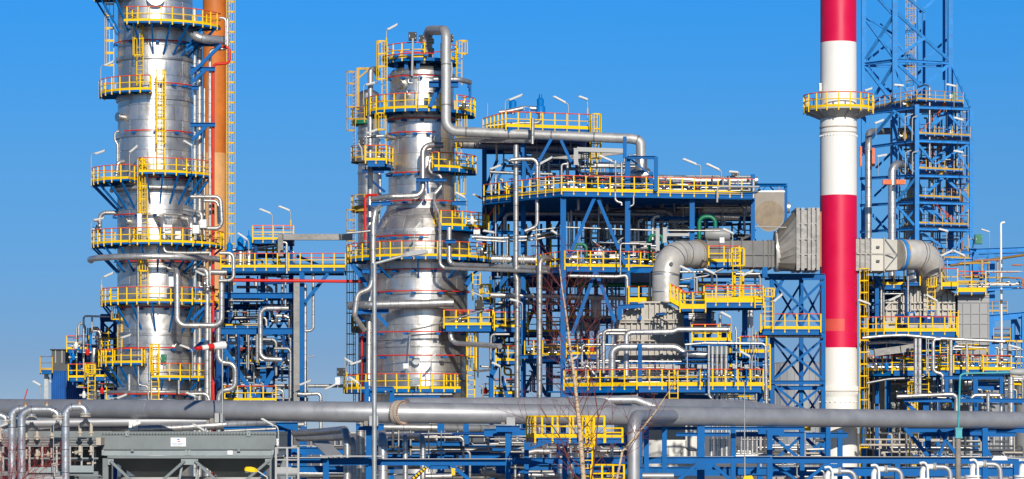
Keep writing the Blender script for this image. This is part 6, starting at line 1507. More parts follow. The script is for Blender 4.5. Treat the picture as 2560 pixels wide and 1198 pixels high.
clutter('thin pipe among the tiers right of the chimney', 'thin pipes right of the chimney', 2155, 2270, 690, 905, DG-2, DG+6, 60, 14, ('pipe_dark', 'pipe', 'blue_dark'))
clutter('thin pipe between the two right furnace walkways', 'thin pipes between the right furnace walkways', 2165, 2400, 835, 935, DG-3, DG-.9, 60, 15, ('pipe_dark', 'pipe', 'blue', 'yellow'), (2.5, 6))
clutter('thin pipe crossing before the grey vessel at lower right', 'thin pipes before the grey vessel', 2330, 2556, 850, 1010, DG-4, DG-.5, 60, 16, ('pipe', 'pipe', 'pipe_dark', 'blue', 'yellow'), (2.5, 6))
f = Frame('blue deck beams and posts in front of the right furnace', W(2300, HY, DG-4))
for y in (704, 742, 840, 866, 905, 938): f.beam(2150, y, 2390 if y > 800 else 2260, y, DG-(2 if y > 800 else -2), .36)
for x, y0 in ((2192, 690), (2160, 840), (2222, 840), (2270, 840), (2310, 835), (2345, 840), (2392, 838), (2440, 900)): f.col(x, y0, 1100, DG-1.6, .28)
f.brace(2188, 692, 2204, 715, DG-1.8, .24); f.brace(2200, 692, 2188, 715, DG-1.4, .24); f.beam(2384, 938, 2530, 938, DG-4, .3); f.brace(2222, 905, 2270, 850, DG-1.3, .18); f.brace(2310, 905, 2345, 850, DG-1.3, .18); f.beam(2150, 760, 2215, 760, DG+3, .3); f.beam(2150, 786, 2215, 786, DG+3, .3); f.col(2175, 690, 850, DG+3, .3); f.col(2205, 690, 850, DG+4, .3)
for a_ in (
    ('left of the two fat upright silver pipes before the right furnace', [(2289, 846), (2289, 985)], 9.5, DG-8, 'pipe_fine'), ('right of the two fat upright silver pipes before the right furnace', [(2299.5, 846), (2299.5, 985)], 9.5, DG-8, 'pipe_fine'),
    ('silver pipe stepping right before the right furnace ladder', [(2352, 848), (2333, 848), (2333, 930), (2358, 935), (2358, 980)], 8.5, DG-7.4, 'pipe_fine'), ('upright silver pipe right of the stepped pipe', [(2377, 850), (2377, 980)], 9.5, DG-7.6, 'pipe_fine'), ('upright silver pipe at the panelled furnace end', [(2417, 856), (2417, 945)], 6, DG-6.6, 'pipe'),
    ('long level silver pipe over the right furnace lower walkway', [(2156, 845), (2210, 840), (2260, 838), (2345, 846), (2512, 854)], 8, DG-6, 'pipe'), ('second level silver pipe below the long one', [(2170, 858), (2240, 855), (2290, 860)], 8, DG-5, 'pipe_dark'),
    ('right level silver pipe before the panelled furnace end', [(2384, 866), (2466, 870)], 5, DG-6.4, 'pipe'), ('left thin grey conduit by the stepped pipe', [(2316, 845), (2316, 935)], 3, DG-7, 'galv'), ('right thin grey conduit by the stepped pipe', [(2321, 848), (2321, 930), (2308, 942), (2300, 942)], 3, DG-6.8, 'galv'),
    ('long curved silver header over the beige furnace wall', [(2166, 958), (2220, 948), (2300, 944)], 6, DG-6, 'pipe_dark'), ('silver header with a down leg behind the turquoise lamp post', [(2242, 992), (2330, 988), (2382, 986), (2391, 992), (2391, 1030)], 11, DG-14, 'pipe'),
    ('left down leg pipe right of the turquoise lamp post', [(2500, 988, DG-13), (2436, 988, DG-13), (2427, 996, DG-13), (2427, 1145, DG-13)], 9, DG-13, 'pipe_fine'), ('middle down leg pipe right of the turquoise lamp post', [(2470, 984), (2470, 1146)], 9.5, DG-14, 'pipe_fine'), ('right down leg pipe right of the turquoise lamp post', [(2460, 986, DG-12.6), (2494, 985, DG-12.8), (2503, 994, DG-13), (2503, 1146, DG-13)], 9, DG-13, 'pipe_fine'),
    ('fat upright silver pipe near the right edge', [(2527, 942), (2527, 1040)], 15, DG-10, 'pipe_fine'), ('slim upright silver pipe left of the fat right edge pipe', [(2508, 950), (2508, 1040)], 9, DG-9, 'pipe'), ('fat level pale pipe at the right edge', [(2516, 944), (2600, 946)], 22, DG-4, 'light_grey'), ('dark fat level pipe behind the blue portal at lower right', [(2410, 956), (2500, 955)], 18, DG-4, 'pipe_dark')):
    pipe(*a_)
duct('long slanted metal box duct between the right furnace tiers', [(2187, 882), (2250, 874), (2284, 868)], .7, .5, DG-6)
f = Frame('blue portal frames in front of the grey vessel at lower right', W(2430, 1000, DG-9))
f.beam(2358, 944, 2508, 944, DG-9, .26); f.col(2366, 944, 985, DG-9, .26); f.col(2438, 944, 985, DG-9, .34); f.col(2504, 944, 985, DG-9, .3); f.beam(2260, 1000, 2600, 1002, DG-13.6, .3); f.col(2314, 1002, 1200, DG-13, .4); f.brace(2262, 1004, 2290, 1030, DG-13, .24); f.beam(2430, 965, 2500, 965, DG-8, .6)
for lab, h, bx, by, tl in (('bright tube lamp leaning right on the ribbed hood of the right furnace', (2236, 744), 2209, 800, 25), ('short tube lamp on the face of the right furnace ladder', (2329, 746), 2340, 790, 30), ('tube lamp leaning right above the right furnace top platform', (2366, 632), 2350, 700, 25), ('tube lamp leaning left above the right furnace top platform', (2397, 634), 2412, 700, 25), ('lamp with dark back at the far right edge', (2536, 868), 2552, 920, 15), ('lamp left of the ladder at the chimney foot', (2160, 756), 2172, 800, 20)):
    lamp(lab, h, bx, by, DG-5, L=1.0, tilt=tl)
for i, (x, y, mt) in enumerate(((2190, 925, 'steel'), (2216, 925, 'valve_blue'), (2252, 925, 'steel'), (2410, 922, 'steel'), (2440, 922, 'valve_blue'), (2500, 924, 'steel'), (2330, 926, 'steel'))):
    valve(['first valve on the lower right furnace walkway', 'blue valve on the lower right furnace walkway', 'valve beside the two fat upright pipes', 'valve under the panelled furnace end', 'blue valve under the panelled furnace end', 'valve on the square balcony at the right edge', 'valve behind the stepped silver pipe'][i], x, y, DG-5, .9, mt)
root = thing('lightning_mast', 'slim white spire on the square balcony at the right edge', 'mast', W(2524, 890, DG-4)); bq = W(2524, 890, DG-4)
part(root, 'body', MB().tube([bq, bq+V((0, 0, .7)), bq+V((0, 0, .8)), bq+V((0, 0, 1.1))], [.16, .16, .05, .04], 10), 'light_grey')

clutter('', '', 2330, 2556, 650, 720, DG+2, DG+8, 26, 51, ('pipe', 'rail_rust', 'blue_hazy', 'yellow_old'), (2, 5))
clutter('', '', 2420, 2556, 930, 1010, DG-9, DG-5, 22, 52, ('pipe', 'pipe', 'blue', 'yellow'), (2.5, 6))
clutter('', '', 2160, 2400, 950, 1140, DG-6, DG-2, 14, 53, ('pipe', 'beige', 'blue'), (2.5, 6))
# ================================================================== foreground: the big grey pipeline and the pipe rack
def gpipe(label, pts, w, D, mat='grey_paint', rings=(), **k): 
    o = pipe(label, pts, w, D, mat, n=32, **k); return o
P_ = [W(-60, 1020, 150), W(400, 1024, 138), W(1000, 1032, 129)]
o = solid('pipeline', MB().tube(P_+[W(1600, 1039, 139), W(2620, 1052, 160)], .485, 40), 'grey_paint', 'big dull grey pipeline running across the whole foreground', 'pipeline')
c_, t_ = W(1000, 1032, 129), (W(1000, 1032, 129)-W(400, 1024, 138)).normalized()
c_ = W(1001, 1032, 129.0)
for k in (-1, 1): part(o, 'flange', MB().tube([c_+t_*(k*.10-.07), c_+t_*(k*.10+.07)], .575, 40), 'beige')
q = MB()
for k in range(28):
    a = 2*PI*k/28; u = V((0, 0, 1)); sd = t_.cross(u).normalized(); u2 = sd.cross(t_)
    p = c_+(sd*math.cos(a)+u2*math.sin(a))*.53; q.tube([p-t_*.24, p+t_*.24], .025, 6)
part(o, 'bolts', q, 'rail_rust')
for f_ in (.2, .62, .83, .9):
    p, t2 = along(P_+[W(1600, 1039, 139), W(2620, 1052, 160)], f_); part(o, 'weld_ring', MB().tube([p-t2*.012, p+t2*.012], .490, 40), 'grey_paint')
solid('pipeline', MB().tube([W(1015, 1017, 142), W(1400, 1016, 147), W(1850, 1021, 160), W(2030, 1046, 196.3), W(2170, 1047, 199.4), W(2330, 1049, 200)], [.46, .47, .5, .62, .62, .62], 36), 'grey_paint', 'second grey pipeline running just behind the big one, unseen end added to shade the chimney', 'pipeline')  # stretch hidden by the big pipeline is added to cast the chimney's shadow
pipe('big grey pipe curving up from below and merging into the big pipeline', [(1584, 1230, 131), (1584, 1041, 131), (1690, 1040, 141)], 32, 131, 'grey_paint', n=32, bend=1.5)
pipe('short grey pipe hump above the second pipeline behind the bare tree', [(1420, 1006, 150), (1500, 1000, 150), (1590, 1000, 150), (1640, 1020, 150)], 22, 150, 'grey_paint')
for i, (x, y, D) in enumerate(((549, 1045, 133), (935, 1052, 128), (1277, 1055, 132), (1930, 1064, 147), (2454, 1062, 157))):
    k = 58*133/7000.
    c_ = W(x, y, D-.25)
    root = thing('pipe_saddle', nth(i, 5, 'pale grey saddle boxes holding the big pipeline'), 'pipe support', c_-V((0, 0, .3)), 'pale saddle boxes on the big pipeline')
    s_ = .40
    part(root, 'front_plate', MB().box(c_+V((0, -.3, .0)), (s_, .04, s_+.05)), 'light_grey')
    part(root, 'saddle', MB().box(c_+V((0, .2, -.08)), (s_*.92, .94, s_*.85)), 'light_grey')
    part(root, 'shoe', MB().box(c_+V((-.36, .1, -.12)), (.18, .3, .22)).box(c_+V((-.56, .1, -.18)), (.13, .3, .14)), 'concrete')
f = Frame('blue steel pipe rack carrying the big pipeline across the foreground', W(1280, HY+118, 134), name='pipe_rack')
def fb(x0, y0, x1, y1, D, h=.3, w_=.24, D1=None): f.beam(x0, y0, x1, y1, D, h, w_, D1)
for x, y0, D, w_ in ((922, 1064, 128.6, .26), (1270, 1072, 131.6, .26), (815, 1146, 128, .26), (1412, 1105, 129, .22), (1316, 1108, 133, .22), (1661, 1066, 140, .24), (1752, 1066, 141.6, .36), (1833, 1066, 143, .24), (1924, 1074, 145, .28), (2005, 1066, 147, .24), (2243, 1150, 153, .28), (2462, 1070, 156, .3), (720, 1060, 137, .3), (1102, 1056, 138, .34), (1165, 1060, 140, .28), (2100, 1075, 160, .28), (2320, 1072, 160, .3), (2070, 1062, 158, .26), (1616, 1066, 139, .24), (1229, 1066, 150, .3), (760, 1066, 146, .28), (2540, 1158, 156, .3)): f.col(x, y0, 1400, D, w_)
for a_ in ((815, 1154, 922, 1154, 128.4, .34), (690, 1151, 822, 1151, 128.2, .28), (928, 1155, 1264, 1155, 128.8, .32), (1277, 1153, 1560, 1151, 131, .3), (1607, 1151, 1926, 1150, 140, .34), (1930, 1150, 2600, 1152, 145, .34), (1600, 1071, 2010, 1071, 142, .16), (1310, 1104, 1570, 1103, 131.6, .2), (1210, 1082, 1320, 1080, 133, .36), (1316, 1090, 1570, 1090, 134, .3),
            (880, 1108, 1160, 1112, 138, .3), (700, 1128, 960, 1126, 142, .4), (960, 1122, 1300, 1124, 144, .4), (1840, 1086, 2010, 1086, 146, .26), (2010, 1088, 2120, 1088, 158, .3), (2270, 1075, 2600, 1076, 158, .3), (2300, 1086, 2540, 1086, 157, .26), (1690, 1086, 1824, 1086, 148, .2), (890, 1068, 960, 1068, 128.4, .3), (1240, 1072, 1300, 1072, 131.4, .3), (1895, 1078, 1960, 1078, 145, .3), (690, 1066, 745, 1066, 136, .4), (2425, 1082, 2490, 1082, 156, .3), (560, 1074, 720, 1071, 140, .3), (1160, 1172, 1600, 1174, 140, .5), (930, 1140, 1300, 1142, 140, .24), (690, 1172, 910, 1174, 140, .34), (1600, 1178, 2560, 1180, 156, .5)):
    fb(*a_)
for x0, y0, x1, y1, D, w_ in ((1740, 1164, 1690, 1205, 139.6, .16), (1785, 1164, 1832, 1205, 139.6, .16), (2060, 1166, 2010, 1205, 144, .16), (2100, 1166, 2140, 1205, 144, .16), (1075, 1160, 1020, 1205, 128.6, .16), (1125, 1160, 1180, 1205, 128.6, .16), (1932, 1092, 2000, 1148, 146, .16), (2000, 1094, 1940, 1148, 146.3, .14), (2262, 1070, 2320, 1140, 157, .2), (2345, 1075, 2400, 1148, 156.4, .18), (2370, 1080, 2345, 1148, 156, .16), (2445, 1080, 2480, 1148, 156.4, .16), (2010, 1150, 2070, 1090, 158.6, .18), (2070, 1150, 2012, 1092, 159, .18), (1930, 1160, 2000, 1205, 146, .14), (1850, 1205, 1900, 1165, 148, .14), (2300, 1198, 2350, 1165, 150, .2), (1030, 1205, 1075, 1160, 129, .1), (1315, 1125, 1360, 1108, 133.4, .14), (1540, 1105, 1562, 1128, 132, .14)):
    f.brace(x0, y0, x1, y1, D, w_)
for x0, x1, y, D in ((1738, 1790, 1166, 139.8), (2058, 2102, 1168, 144.2), (1072, 1126, 1164, 128.8)): part(f.root, 'gusset', MB().box((W((x0+x1)/2, y, D)), (S(D)*(x1-x0), .1, .34)), 'blue')
solid('walkway_tray', MB().box((W(840, 1140.5, 127.8)+W(922, 1140.5, 127.8))/2, (2.8, .7, .05)).box((W(690, 1144, 127.6)+W(820, 1144, 127.6))/2, (2.4, .5, .04)), 'light_grey', 'flat galvanised tray lying on the blue rack beam left of the lamp post', 'tray')
solid('walkway_tray', MB().box(W(1112, 1147.4, 128.7), (6.2, .4, .03)).bar(W(1120, 1119, 137), W(1310, 1120, 137), .5, .06), 'light_grey', 'long galvanised tray on the blue rack beam right of the lamp post', 'tray')
solid('walkway_tray', MB().bar(W(1607, 1142, 139.6), W(1925, 1141, 144.6), .4, .03).bar(W(1932, 1141.4, 144.9), W(2600, 1143, 145), .4, .03), 'light_grey', 'thin galvanised strip along the long blue beam at the lower right', 'tray')
solid('slanted_tray', MB().bar(W(800, 1104, 135), W(836, 1140, 128), .75, .05, up=(0, -.3, 1)), 'light_grey', 'slanted grey tray sloping down behind the rack near the two fat silver pipes', 'tray')
DP = 134
for a_ in (
    ('fat shiny pipe bundle bending down left of the grey lamp post', [(736, 1083, 139), (800, 1080, 137), (862, 1074, 134), (868, 1092, 133), (868, 1240, 133)], 19, 134, 'pipe_fine'), ('twin fat pipe below the shiny bundle left of the lamp post', [(745, 1096, 140), (840, 1094, 138), (882, 1092, 136), (884, 1240, 136)], 17, 137, 'pipe_fine'),
    ('fattest upright silver pipe left of the grey lamp post', [(901, 1050), (901, 1240)], 22, 134, 'pipe_fine'), ('second fat upright pipe right behind the fattest', [(915, 1060), (915, 1240)], 14, 138, 'pipe_fine'),
    ('fat elbow pipe right of the grey lamp post', [(925, 1074, 140), (952, 1078, 134), (957, 1100, 132), (957, 1240, 132)], 24, 133, 'pipe_fine'), ('slim hooked upright pipe right of the lamp post', [(1005, 1088, 138), (1013, 1090, 133), (1014, 1240, 133)], 13, 133, 'pipe_fine'),
    ('level silver pipe turning down right of the slim hooked pipe', [(965, 1091, 138), (1050, 1090, 134), (1057, 1098, 133), (1057, 1240, 133)], 15, 134, 'pipe_fine'),
    ('long fat pipe just under the big pipeline right of the lamp post', [(940, 1068, 143), (1100, 1070, 143), (1250, 1072, 145)], 20, 143, 'pipe_dark'), ('long shiny pipe rising right under the big pipeline at left', [(320, 1074, 141), (440, 1070, 141), (560, 1062, 141), (720, 1052, 143)], 18, 141, 'pipe_fine'),
    ('dim grey pipe close under the big pipeline at left', [(40, 1058, 150), (300, 1055, 150), (560, 1052, 150)], 24, 150, 'grey_paint'), ('lower dim grey pipe behind the left cooler', [(40, 1074, 152), (400, 1070, 150), (760, 1062, 150)], 16, 150, 'pipe_dark'),
    ('long slim blue and silver pipe behind the cooler top', [(560, 1078, 140), (735, 1070, 140)], 8, 140, 'pipe'),
    ('left upright silver pipe below the yellow pipe rack platform', [(1402, 1135), (1402, 1240)], 13, 133, 'pipe_fine'), ('right upright silver pipe below the yellow pipe rack platform', [(1428, 1133), (1428, 1240)], 14, 133, 'pipe_fine'), ('level silver pipe at the bottom edge left of the bare tree', [(1295, 1188), (1398, 1187)], 11, 134, 'pipe_fine'), ('short crooked white pipe left of the upright pipes', [(1376, 1128), (1376, 1150), (1396, 1153)], 5, 134, 'light_grey'),
    ('slim upright pipe end at the bottom left of the tree', [(1288, 1158), (1288, 1186)], 7, 134, 'pipe'), ('rounded pipe end behind the bottom left beam', [(1200, 1180), (1240, 1178)], 22, 138, 'pipe_dark'), ('round ended pale pipe at the bottom right of the curved grey pipe', [(1606, 1190), (1684, 1190)], 15, 137, 'grey_paint'),
    ('slim hooked white pipe before the white tank', [(1715, 1102), (1716, 1122), (1724, 1126), (1742, 1126)], 4, 150, 'light_grey'), ('long dark pipe run behind the rack right of the tree', [(1480, 1130, 145), (1560, 1128, 145)], 14, 145, 'pipe_dark'),
    ('fat dim pipe behind the rack left of the tree', [(1090, 1190, 145), (1210, 1192, 145), (1330, 1140, 145)], 20, 145, 'pipe_dark'), ('fat curved dim pipe behind the yellow platform', [(1290, 1138, 142), (1340, 1128, 142), (1400, 1130, 142)], 16, 142, 'pipe_dark'), ('dark pipe along the bottom under the lamp post rack', [(1050, 1192, 134), (1130, 1190, 134)], 14, 134, 'pipe_fine'), ('pipe between the lower rack beams left of the lamp post', [(740, 1184, 146), (900, 1186, 146)], 24, 146, 'pipe_dark'),
    ('level silver pipe behind the lower rack near the chimney', [(1840, 1135, 160), (1980, 1132, 160)], 12, 160, 'pipe'), ('shiny pipe row base behind the right rack bay', [(1838, 1140, 152), (1920, 1138, 152)], 8, 152, 'pipe'),
    ('level dim pipe behind the far right of the rack', [(2180, 1170, 165), (2420, 1172, 165)], 10, 165, 'pipe_dark')):
    pipe(*a_)
for i, x in enumerate((1778, 1793, 1804, 1816)):
    root = solid('pipe', MB().tube([W(x, 1141, 146), W(x, 1096, 146)], .105, 12), 'pipe_fine', nth(i, 4, 'stubby silver cylinders standing in the right rack bay'), 'pipe', 'stubby silver cylinders in the rack bay')
    part(root, 'cap', MB().box(W(x+(1 if i < 2 else 0), 1093, 145.9), (.14, .16, .07)), 'white')
for i, x in enumerate((1853, 1869, 1881, 1892)):
    root = solid('pipe', MB().tube([W(x, 1150, 152), W(x, 1076, 152)], .07, 10), 'pipe', nth(i, 4, 'slim silver risers behind the thin grey mast'), 'pipe', 'slim silver risers in the rack')
    part(root, 'coupling', MB().tube([W(x, 1094, 152), W(x, 1084, 152)], .11, 10), 'steel')
drum('horizontal silver drum with a flat round end behind the rack right of the lamp post', 1035, 1090, 1139, 1089, 32, 145, mat='shell_thin', dome=.12)
drum('dim drum at the lower right behind the rack near the chimney', 1850, 1188, 1880, 1188, 40, 160, mat='panel_grey', dome=.1)
clutter('thin pipe behind the blue rack below the big pipeline', 'thin pipes behind the foreground rack', 700, 1320, 1075, 1196, 134, 156, 90, 21, ('pipe', 'pipe_dark', 'pipe_dark', 'dark_grey', 'blue_dark'), (3, 9))
clutter('thin pipe behind the blue rack around the bare tree', 'thin pipes behind the rack at the tree', 1300, 1580, 1090, 1196, 134, 156, 70, 22, ('pipe', 'pipe_dark', 'pipe_dark', 'dark_grey', 'blue_dark'), (3, 9))
clutter('thin pipe behind the rack bays near the white tank', 'thin pipes behind the right rack bays', 1830, 2060, 1080, 1196, 150, 180, 50, 23, ('pipe', 'pipe_dark', 'pipe_dark', 'dark_grey', 'beige'), (3, 7))
clutter('thin pipe behind the rack at the lower right', 'thin pipes behind the rack at lower right', 2150, 2556, 1080, 1196, 158, 190, 50, 24, ('pipe', 'pipe_dark', 'pipe_dark', 'dark_grey', 'beige'), (3, 7))
# yellow platform on the rack
platform('bright yellow cage like platform on the rack in front of the big pipeline', [(1317, 127), (1338, 124.6), (1511, 124.6), (1511, 127), (1317, 128.5)], 1094, th=.14, kickh=.16, h=.95, top='yellow', posts_sp=.75)
platform('small second yellow platform at the bottom edge beside the tree trunk', [(1478, 124), (1560, 124), (1560, 126.5), (1478, 126.5)], 1208, th=.2, h=.8, top='yellow', posts_sp=.5)
ladder('bright yellow caged ladder from the rack platform down to the bottom edge', 1469, 1042, 1240, 124.2, w=.42, cr=.3)
platform('short yellow side ledge right of the cage like platform', [(1513, 127), (1556, 127), (1556, 129), (1513, 129)], 1094, th=.1, h=.42, top='yellow', kickh=.12)
root = thing('striped_brace', 'yellow and black striped diagonal brace low on the blue rack', 'brace', W(1036, 1198, 128.3))
a_, b_ = W(1022, 1206, 128.2), W(1066, 1168, 128.2)
part(root, 'bar', MB().tube([a_, b_], .07, 10), 'yellow')
for k in range(7): part(root, 'black_stripe', MB().tube([a_.lerp(b_, (k+.35)/7), a_.lerp(b_, (k+.75)/7)], .074, 10), 'black')
cabinet('small yellow bracket box under the pipeline beside the chimney', 2012, 1067, 2027, 1077, 150, 'yellow', .3, bracket=False); cabinet('yellow warning panel with black mark low on the rack', 1128, 1171, 1138, 1189, 128, 'yellow', .06, bracket=False, name='warning_sign', cat='sign')

# ================================================================== grey air cooler at the lower left
DA = 119
def az(y): return W(0, y, DA).z
def ax(x): return W(x, HY, DA).x
root = thing('air_cooler', 'large grey green air cooler box on a braced frame with a white logo sign', 'air cooler', (ax(472), DA+3, 0))
def abox(n_, x0, y0, x1, y1, d0, d1, mt): return part(root, n_, MB().box(((ax(x0)+ax(x1))/2, DA+(d0+d1)/2, (az(y0)+az(y1))/2), (ax(x1)-ax(x0), d1-d0, az(y0)-az(y1))), mt)
abox('casing', 254, 1087, 690, 1124, 0, 6, 'cooler_grey'); abox('top_rim', 253, 1079, 691, 1086.8, -.06, 6.05, 'cooler_grey'); abox('lower_band', 256, 1124.3, 688, 1139, -.03, 5.9, 'cooler_light')
abox('frame_beam', 270, 1139.4, 684, 1146, -.16, .1, 'cooler_grey'); abox('ledge', 252, 1123.2, 692, 1125, -.1, -.04, 'cooler_dark')
q = MB()
for k in range(56):
    x = 258+k*7.75; q.box((ax(x), DA-.08, az(1084)), (.035, .04, .07))
part(root, 'rim_bolts', q, 'cooler_dark')
for x in (258, 466, 474, 682): part(root, 'band_post', MB().box((ax(x), DA-.06, az(1131.5)), (.1, .06, az(1125.2)-az(1139))), 'cooler_light')
for x in (318, 622):
    q = MB().box((ax(x), DA-.05, az(1084)), (.14, .06, .2))
    for k in range(5): q.box((ax(x-10+k*5), DA-.03, az(1091)), (.035, .04, .035))
    part(root, 'lifting_lug', q, 'cooler_light')
for x in (332, 598): part(root, 'lifting_lug', MB().box((ax(x), DA-.14, az(1124)), (.12, .08, .18)), 'cooler_grey')
for x in (264, 681): part(root, 'leg', MB().ibar((ax(x), DA-.02, 0), (ax(x), DA-.02, az(1146)), .22, .2, up=(0, -1, 0)), 'cooler_grey')
for x in (264, 681): part(root, 'leg', MB().ibar((ax(x), DA+5.6, 0), (ax(x), DA+5.6, az(1146)), .22, .2, up=(0, -1, 0)), 'cooler_grey')
part(root, 'leg', MB().ibar((ax(472), DA-.02, 0), (ax(472), DA-.02, az(1198)), .22, .2, up=(0, -1, 0)), 'cooler_grey')
for x0, y0, x1, y1 in ((276, 1152, 332, 1205), (462, 1152, 402, 1205), (488, 1152, 546, 1205), (672, 1152, 610, 1205)): part(root, 'brace', MB().bar(W(x0, y0, DA-.16), W(x1, y1, DA-.16), .11, .15, up=(0, -1, 0)), 'cooler_grey')
for x, w_ in ((277, 14), (474, 42), (670, 14)): part(root, 'gusset', MB().box(W(x, 1155, DA-.08), (w_*S(DA), .04, 14*S(DA))), 'cooler_light')
for x0, x1 in ((273, 464), (482, 676)):
    top = [(ax(x0), DA+.3, az(1147)), (ax(x1), DA+.3, az(1147)), (ax(x1), DA+5.5, az(1147)), (ax(x0), DA+5.5, az(1147))]
    xm0, xm1 = x0+58, x1-52
    bot = [(ax(xm0), DA+1.6, az(1196)), (ax(xm1), DA+1.6, az(1196)), (ax(xm1), DA+4.2, az(1196)), (ax(xm0), DA+4.2, az(1196))]
    part(root, 'fan_plenum', MB().hexa(bot, top), 'cooler_dark')
    cxm, cym = (ax(xm0)+ax(xm1))/2, DA+2.9
    part(root, 'fan_ring', MB().lathe((cxm, cym), [(1.75, az(1204)), (1.75, az(1194.5)), (1.6, az(1194.5))], 32), 'light_grey')
for x in (455, 497): part(root, 'rear_strut', MB().bar(W(x, 1165, DA+.2), W(x-8, 1210, DA+.2), .09, .12, up=(0, -1, 0)), 'cooler_light')
abox('blank_label', 569, 1126.5, 582, 1137, -.06, -.03, 'white')
sg = abox('sign', 427, 1094.5, 465, 1116.5, -.05, -.001, 'white')
LG = DA-.055
def blob(pts): return MB().prism([W(x, y, LG) for x, y in pts], (0, .004, 0))
part(sg, 'blue_swoosh', blob([(441, 1101), (443, 1098), (446.5, 1096.8), (449, 1097.5), (448.5, 1099.5), (446.5, 1101), (446, 1099.6), (443.5, 1099.6)]), 'valve_blue')
part(sg, 'red_swoosh', blob([(444, 1103.6), (445, 1102.2), (446.5, 1103.2), (449.5, 1103), (450.6, 1101.6), (450.8, 1103.6), (448.5, 1105.4), (446, 1105.6)]), 'red')
def text(parent, name, body, x, y, D, h, mat):
    cu = bpy.data.curves.new(name, 'FONT'); cu.body = body; cu.size = h*S(D)*1.35; cu.extrude = .002
    to = bpy.data.objects.new(name, cu); C.objects.link(to)
    dg = bpy.context.evaluated_depsgraph_get(); me = bpy.data.meshes.new_from_object(to.evaluated_get(dg))
    bpy.data.objects.remove(to); bpy.data.curves.remove(cu)
    me.transform(Matrix.Translation(W(x, y, D)-BASE[parent.name]) @ Matrix.Rotation(PI/2, 4, 'X'))
    me.materials.clear(); me.materials.append(M[mat]); o = bpy.data.objects.new(name, me); C.objects.link(o); o.parent = parent; BASE[o.name] = BASE[parent.name]
text(sg, 'lettering', 'Tomrutech', 429, 1111.6, LG, 4.6, 'valve_blue'); text(sg, 'small_lettering', 'heat exchangers', 434, 1114.8, LG, 1.9, 'cooler_light')
# finned header box and pipework left of the cooler
DB_ = 118
def bz(y): return W(0, y, DB_).z
def bx_(x): return W(x, HY, DB_).x
root = thing('header_box', 'long finned cooler header with louvre lines at the left edge beside the grey cooler', 'header', (bx_(120), DB_, bz(1160)))
part(root, 'core', MB().box(((bx_(-30)+bx_(243))/2, DB_+1.5, (bz(1094)+bz(1117))/2), (bx_(243)-bx_(-30), 3, bz(1094)-bz(1117))), 'cooler_dark')
for y in (1096, 1100, 1104, 1108, 1112, 1115.5): part(root, 'fin', MB().box(((bx_(-30)+bx_(242))/2, DB_-.04, bz(y)), (bx_(242)-bx_(-30), .08, .026)), 'light_grey')
part(root, 'end_block', MB().box((bx_(247), DB_+.8, (bz(1094)+bz(1113))/2), (bx_(253)-bx_(241), 1.8, bz(1094)-bz(1113))), 'beige')
part(root, 'rear_wall', MB().box(((bx_(-30)+bx_(250))/2, DB_+3.6, (bz(1078)+bz(1094))/2), (bx_(250)-bx_(-30), .3, bz(1078)-bz(1094))), 'cooler_grey')
for x in (-5, 9, 75, 107, 143, 176, 205, 233): part(root, 'stanchion', MB().ibar((bx_(x), DB_-.1, bz(1182)), (bx_(x), DB_-.1, bz(1117)), .07, .08, up=(0, -1, 0)), 'light_grey')
for y, h in ((1146, .07), (1184, .18)): part(root, 'lower_rail', MB().box(((bx_(-30)+bx_(246))/2, DB_-.02, bz(y)), (bx_(246)-bx_(-30), .1, h)), 'cooler_grey')
for x0, x1, y0, y1 in ((72, 140, 1168, 1182), (176, 236, 1164, 1181)): part(root, 'toe_panel', MB().box((bx_((x0+x1)/2), DB_-.22, (bz(y0)+bz(y1))/2), (bx_(x1)-bx_(x0), .05, bz(y0)-bz(y1))), 'cooler_light')
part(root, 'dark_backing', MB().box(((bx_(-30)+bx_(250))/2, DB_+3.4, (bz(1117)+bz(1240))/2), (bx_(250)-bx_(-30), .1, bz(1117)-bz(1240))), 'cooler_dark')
for lab, pts, w_, dd in (('leftmost big silver hook pipe before the finned header', [(30, 1240), (30, 1034), (42, 1023), (70, 1022), (79, 1030), (79, 1050)], 19.5, .9), ('middle big silver hook pipe with a long level top before the finned header', [(54, 1240), (54, 1036), (72, 1024.5), (126, 1024.5), (144, 1034), (144, 1048)], 20, 2.2), ('rightmost big silver hook pipe with ribbed bends before the finned header', [(164, 1240), (164, 1030), (176, 1018), (206, 1018), (214, 1026), (214, 1042)], 19.5, 2.0), ('silver hook pipe cut by the left edge of the photo', [(-40, 1036), (-8, 1036), (14, 1044), (14, 1056)], 17, 1.2)):
    o = pipe(lab, pts, w_, DB_-dd, 'pipe_hook', fl=(.985,), bend=1.3, n=28)
def ysplit(label, x, y, D, col='beige', g=None):
    root = thing('pipe_branch', label, 'pipe', W(x, y+48, D), g); r_ = 5.4*S(D)
    for sg_ in (-1, 1):
        pth = roundpath([W(x, y, D), W(x+sg_*3, y+10, D), W(x+sg_*14, y+16, D), W(x+sg_*14, y+44, D)], .18); part(root, 'branch', MB().tube(pth, r_*.8, 12), col)
        for yy in (36, ): part(root, 'flange', MB().tube([W(x+sg_*14, y+yy+2, D), W(x+sg_*14, y+yy-2, D)], r_*1.45, 14), col)
        part(root, 'lower_neck', MB().tube([W(x+sg_*14, y+68, D), W(x+sg_*14, y+92, D)], r_*.75, 12).tube([W(x+sg_*14, y+80, D), W(x+sg_*14, y+84, D)], r_*1.4, 14), col)
ysplit('beige forked pipe below the rightmost hook pipe, rust ringed', 214, 1046, DB_-2+1.0); ysplit('beige forked pipe below the middle hook pipe behind a thin lamp pole', 144, 1052, DB_-2.2+1.2); ysplit('shaded dark forked pipe below the leftmost hook pipe', 79, 1056, DB_-.9+.4, 'beige'); ysplit('beige forked pipe at the left edge of the photo', 14, 1060, DB_-1.2+.4)
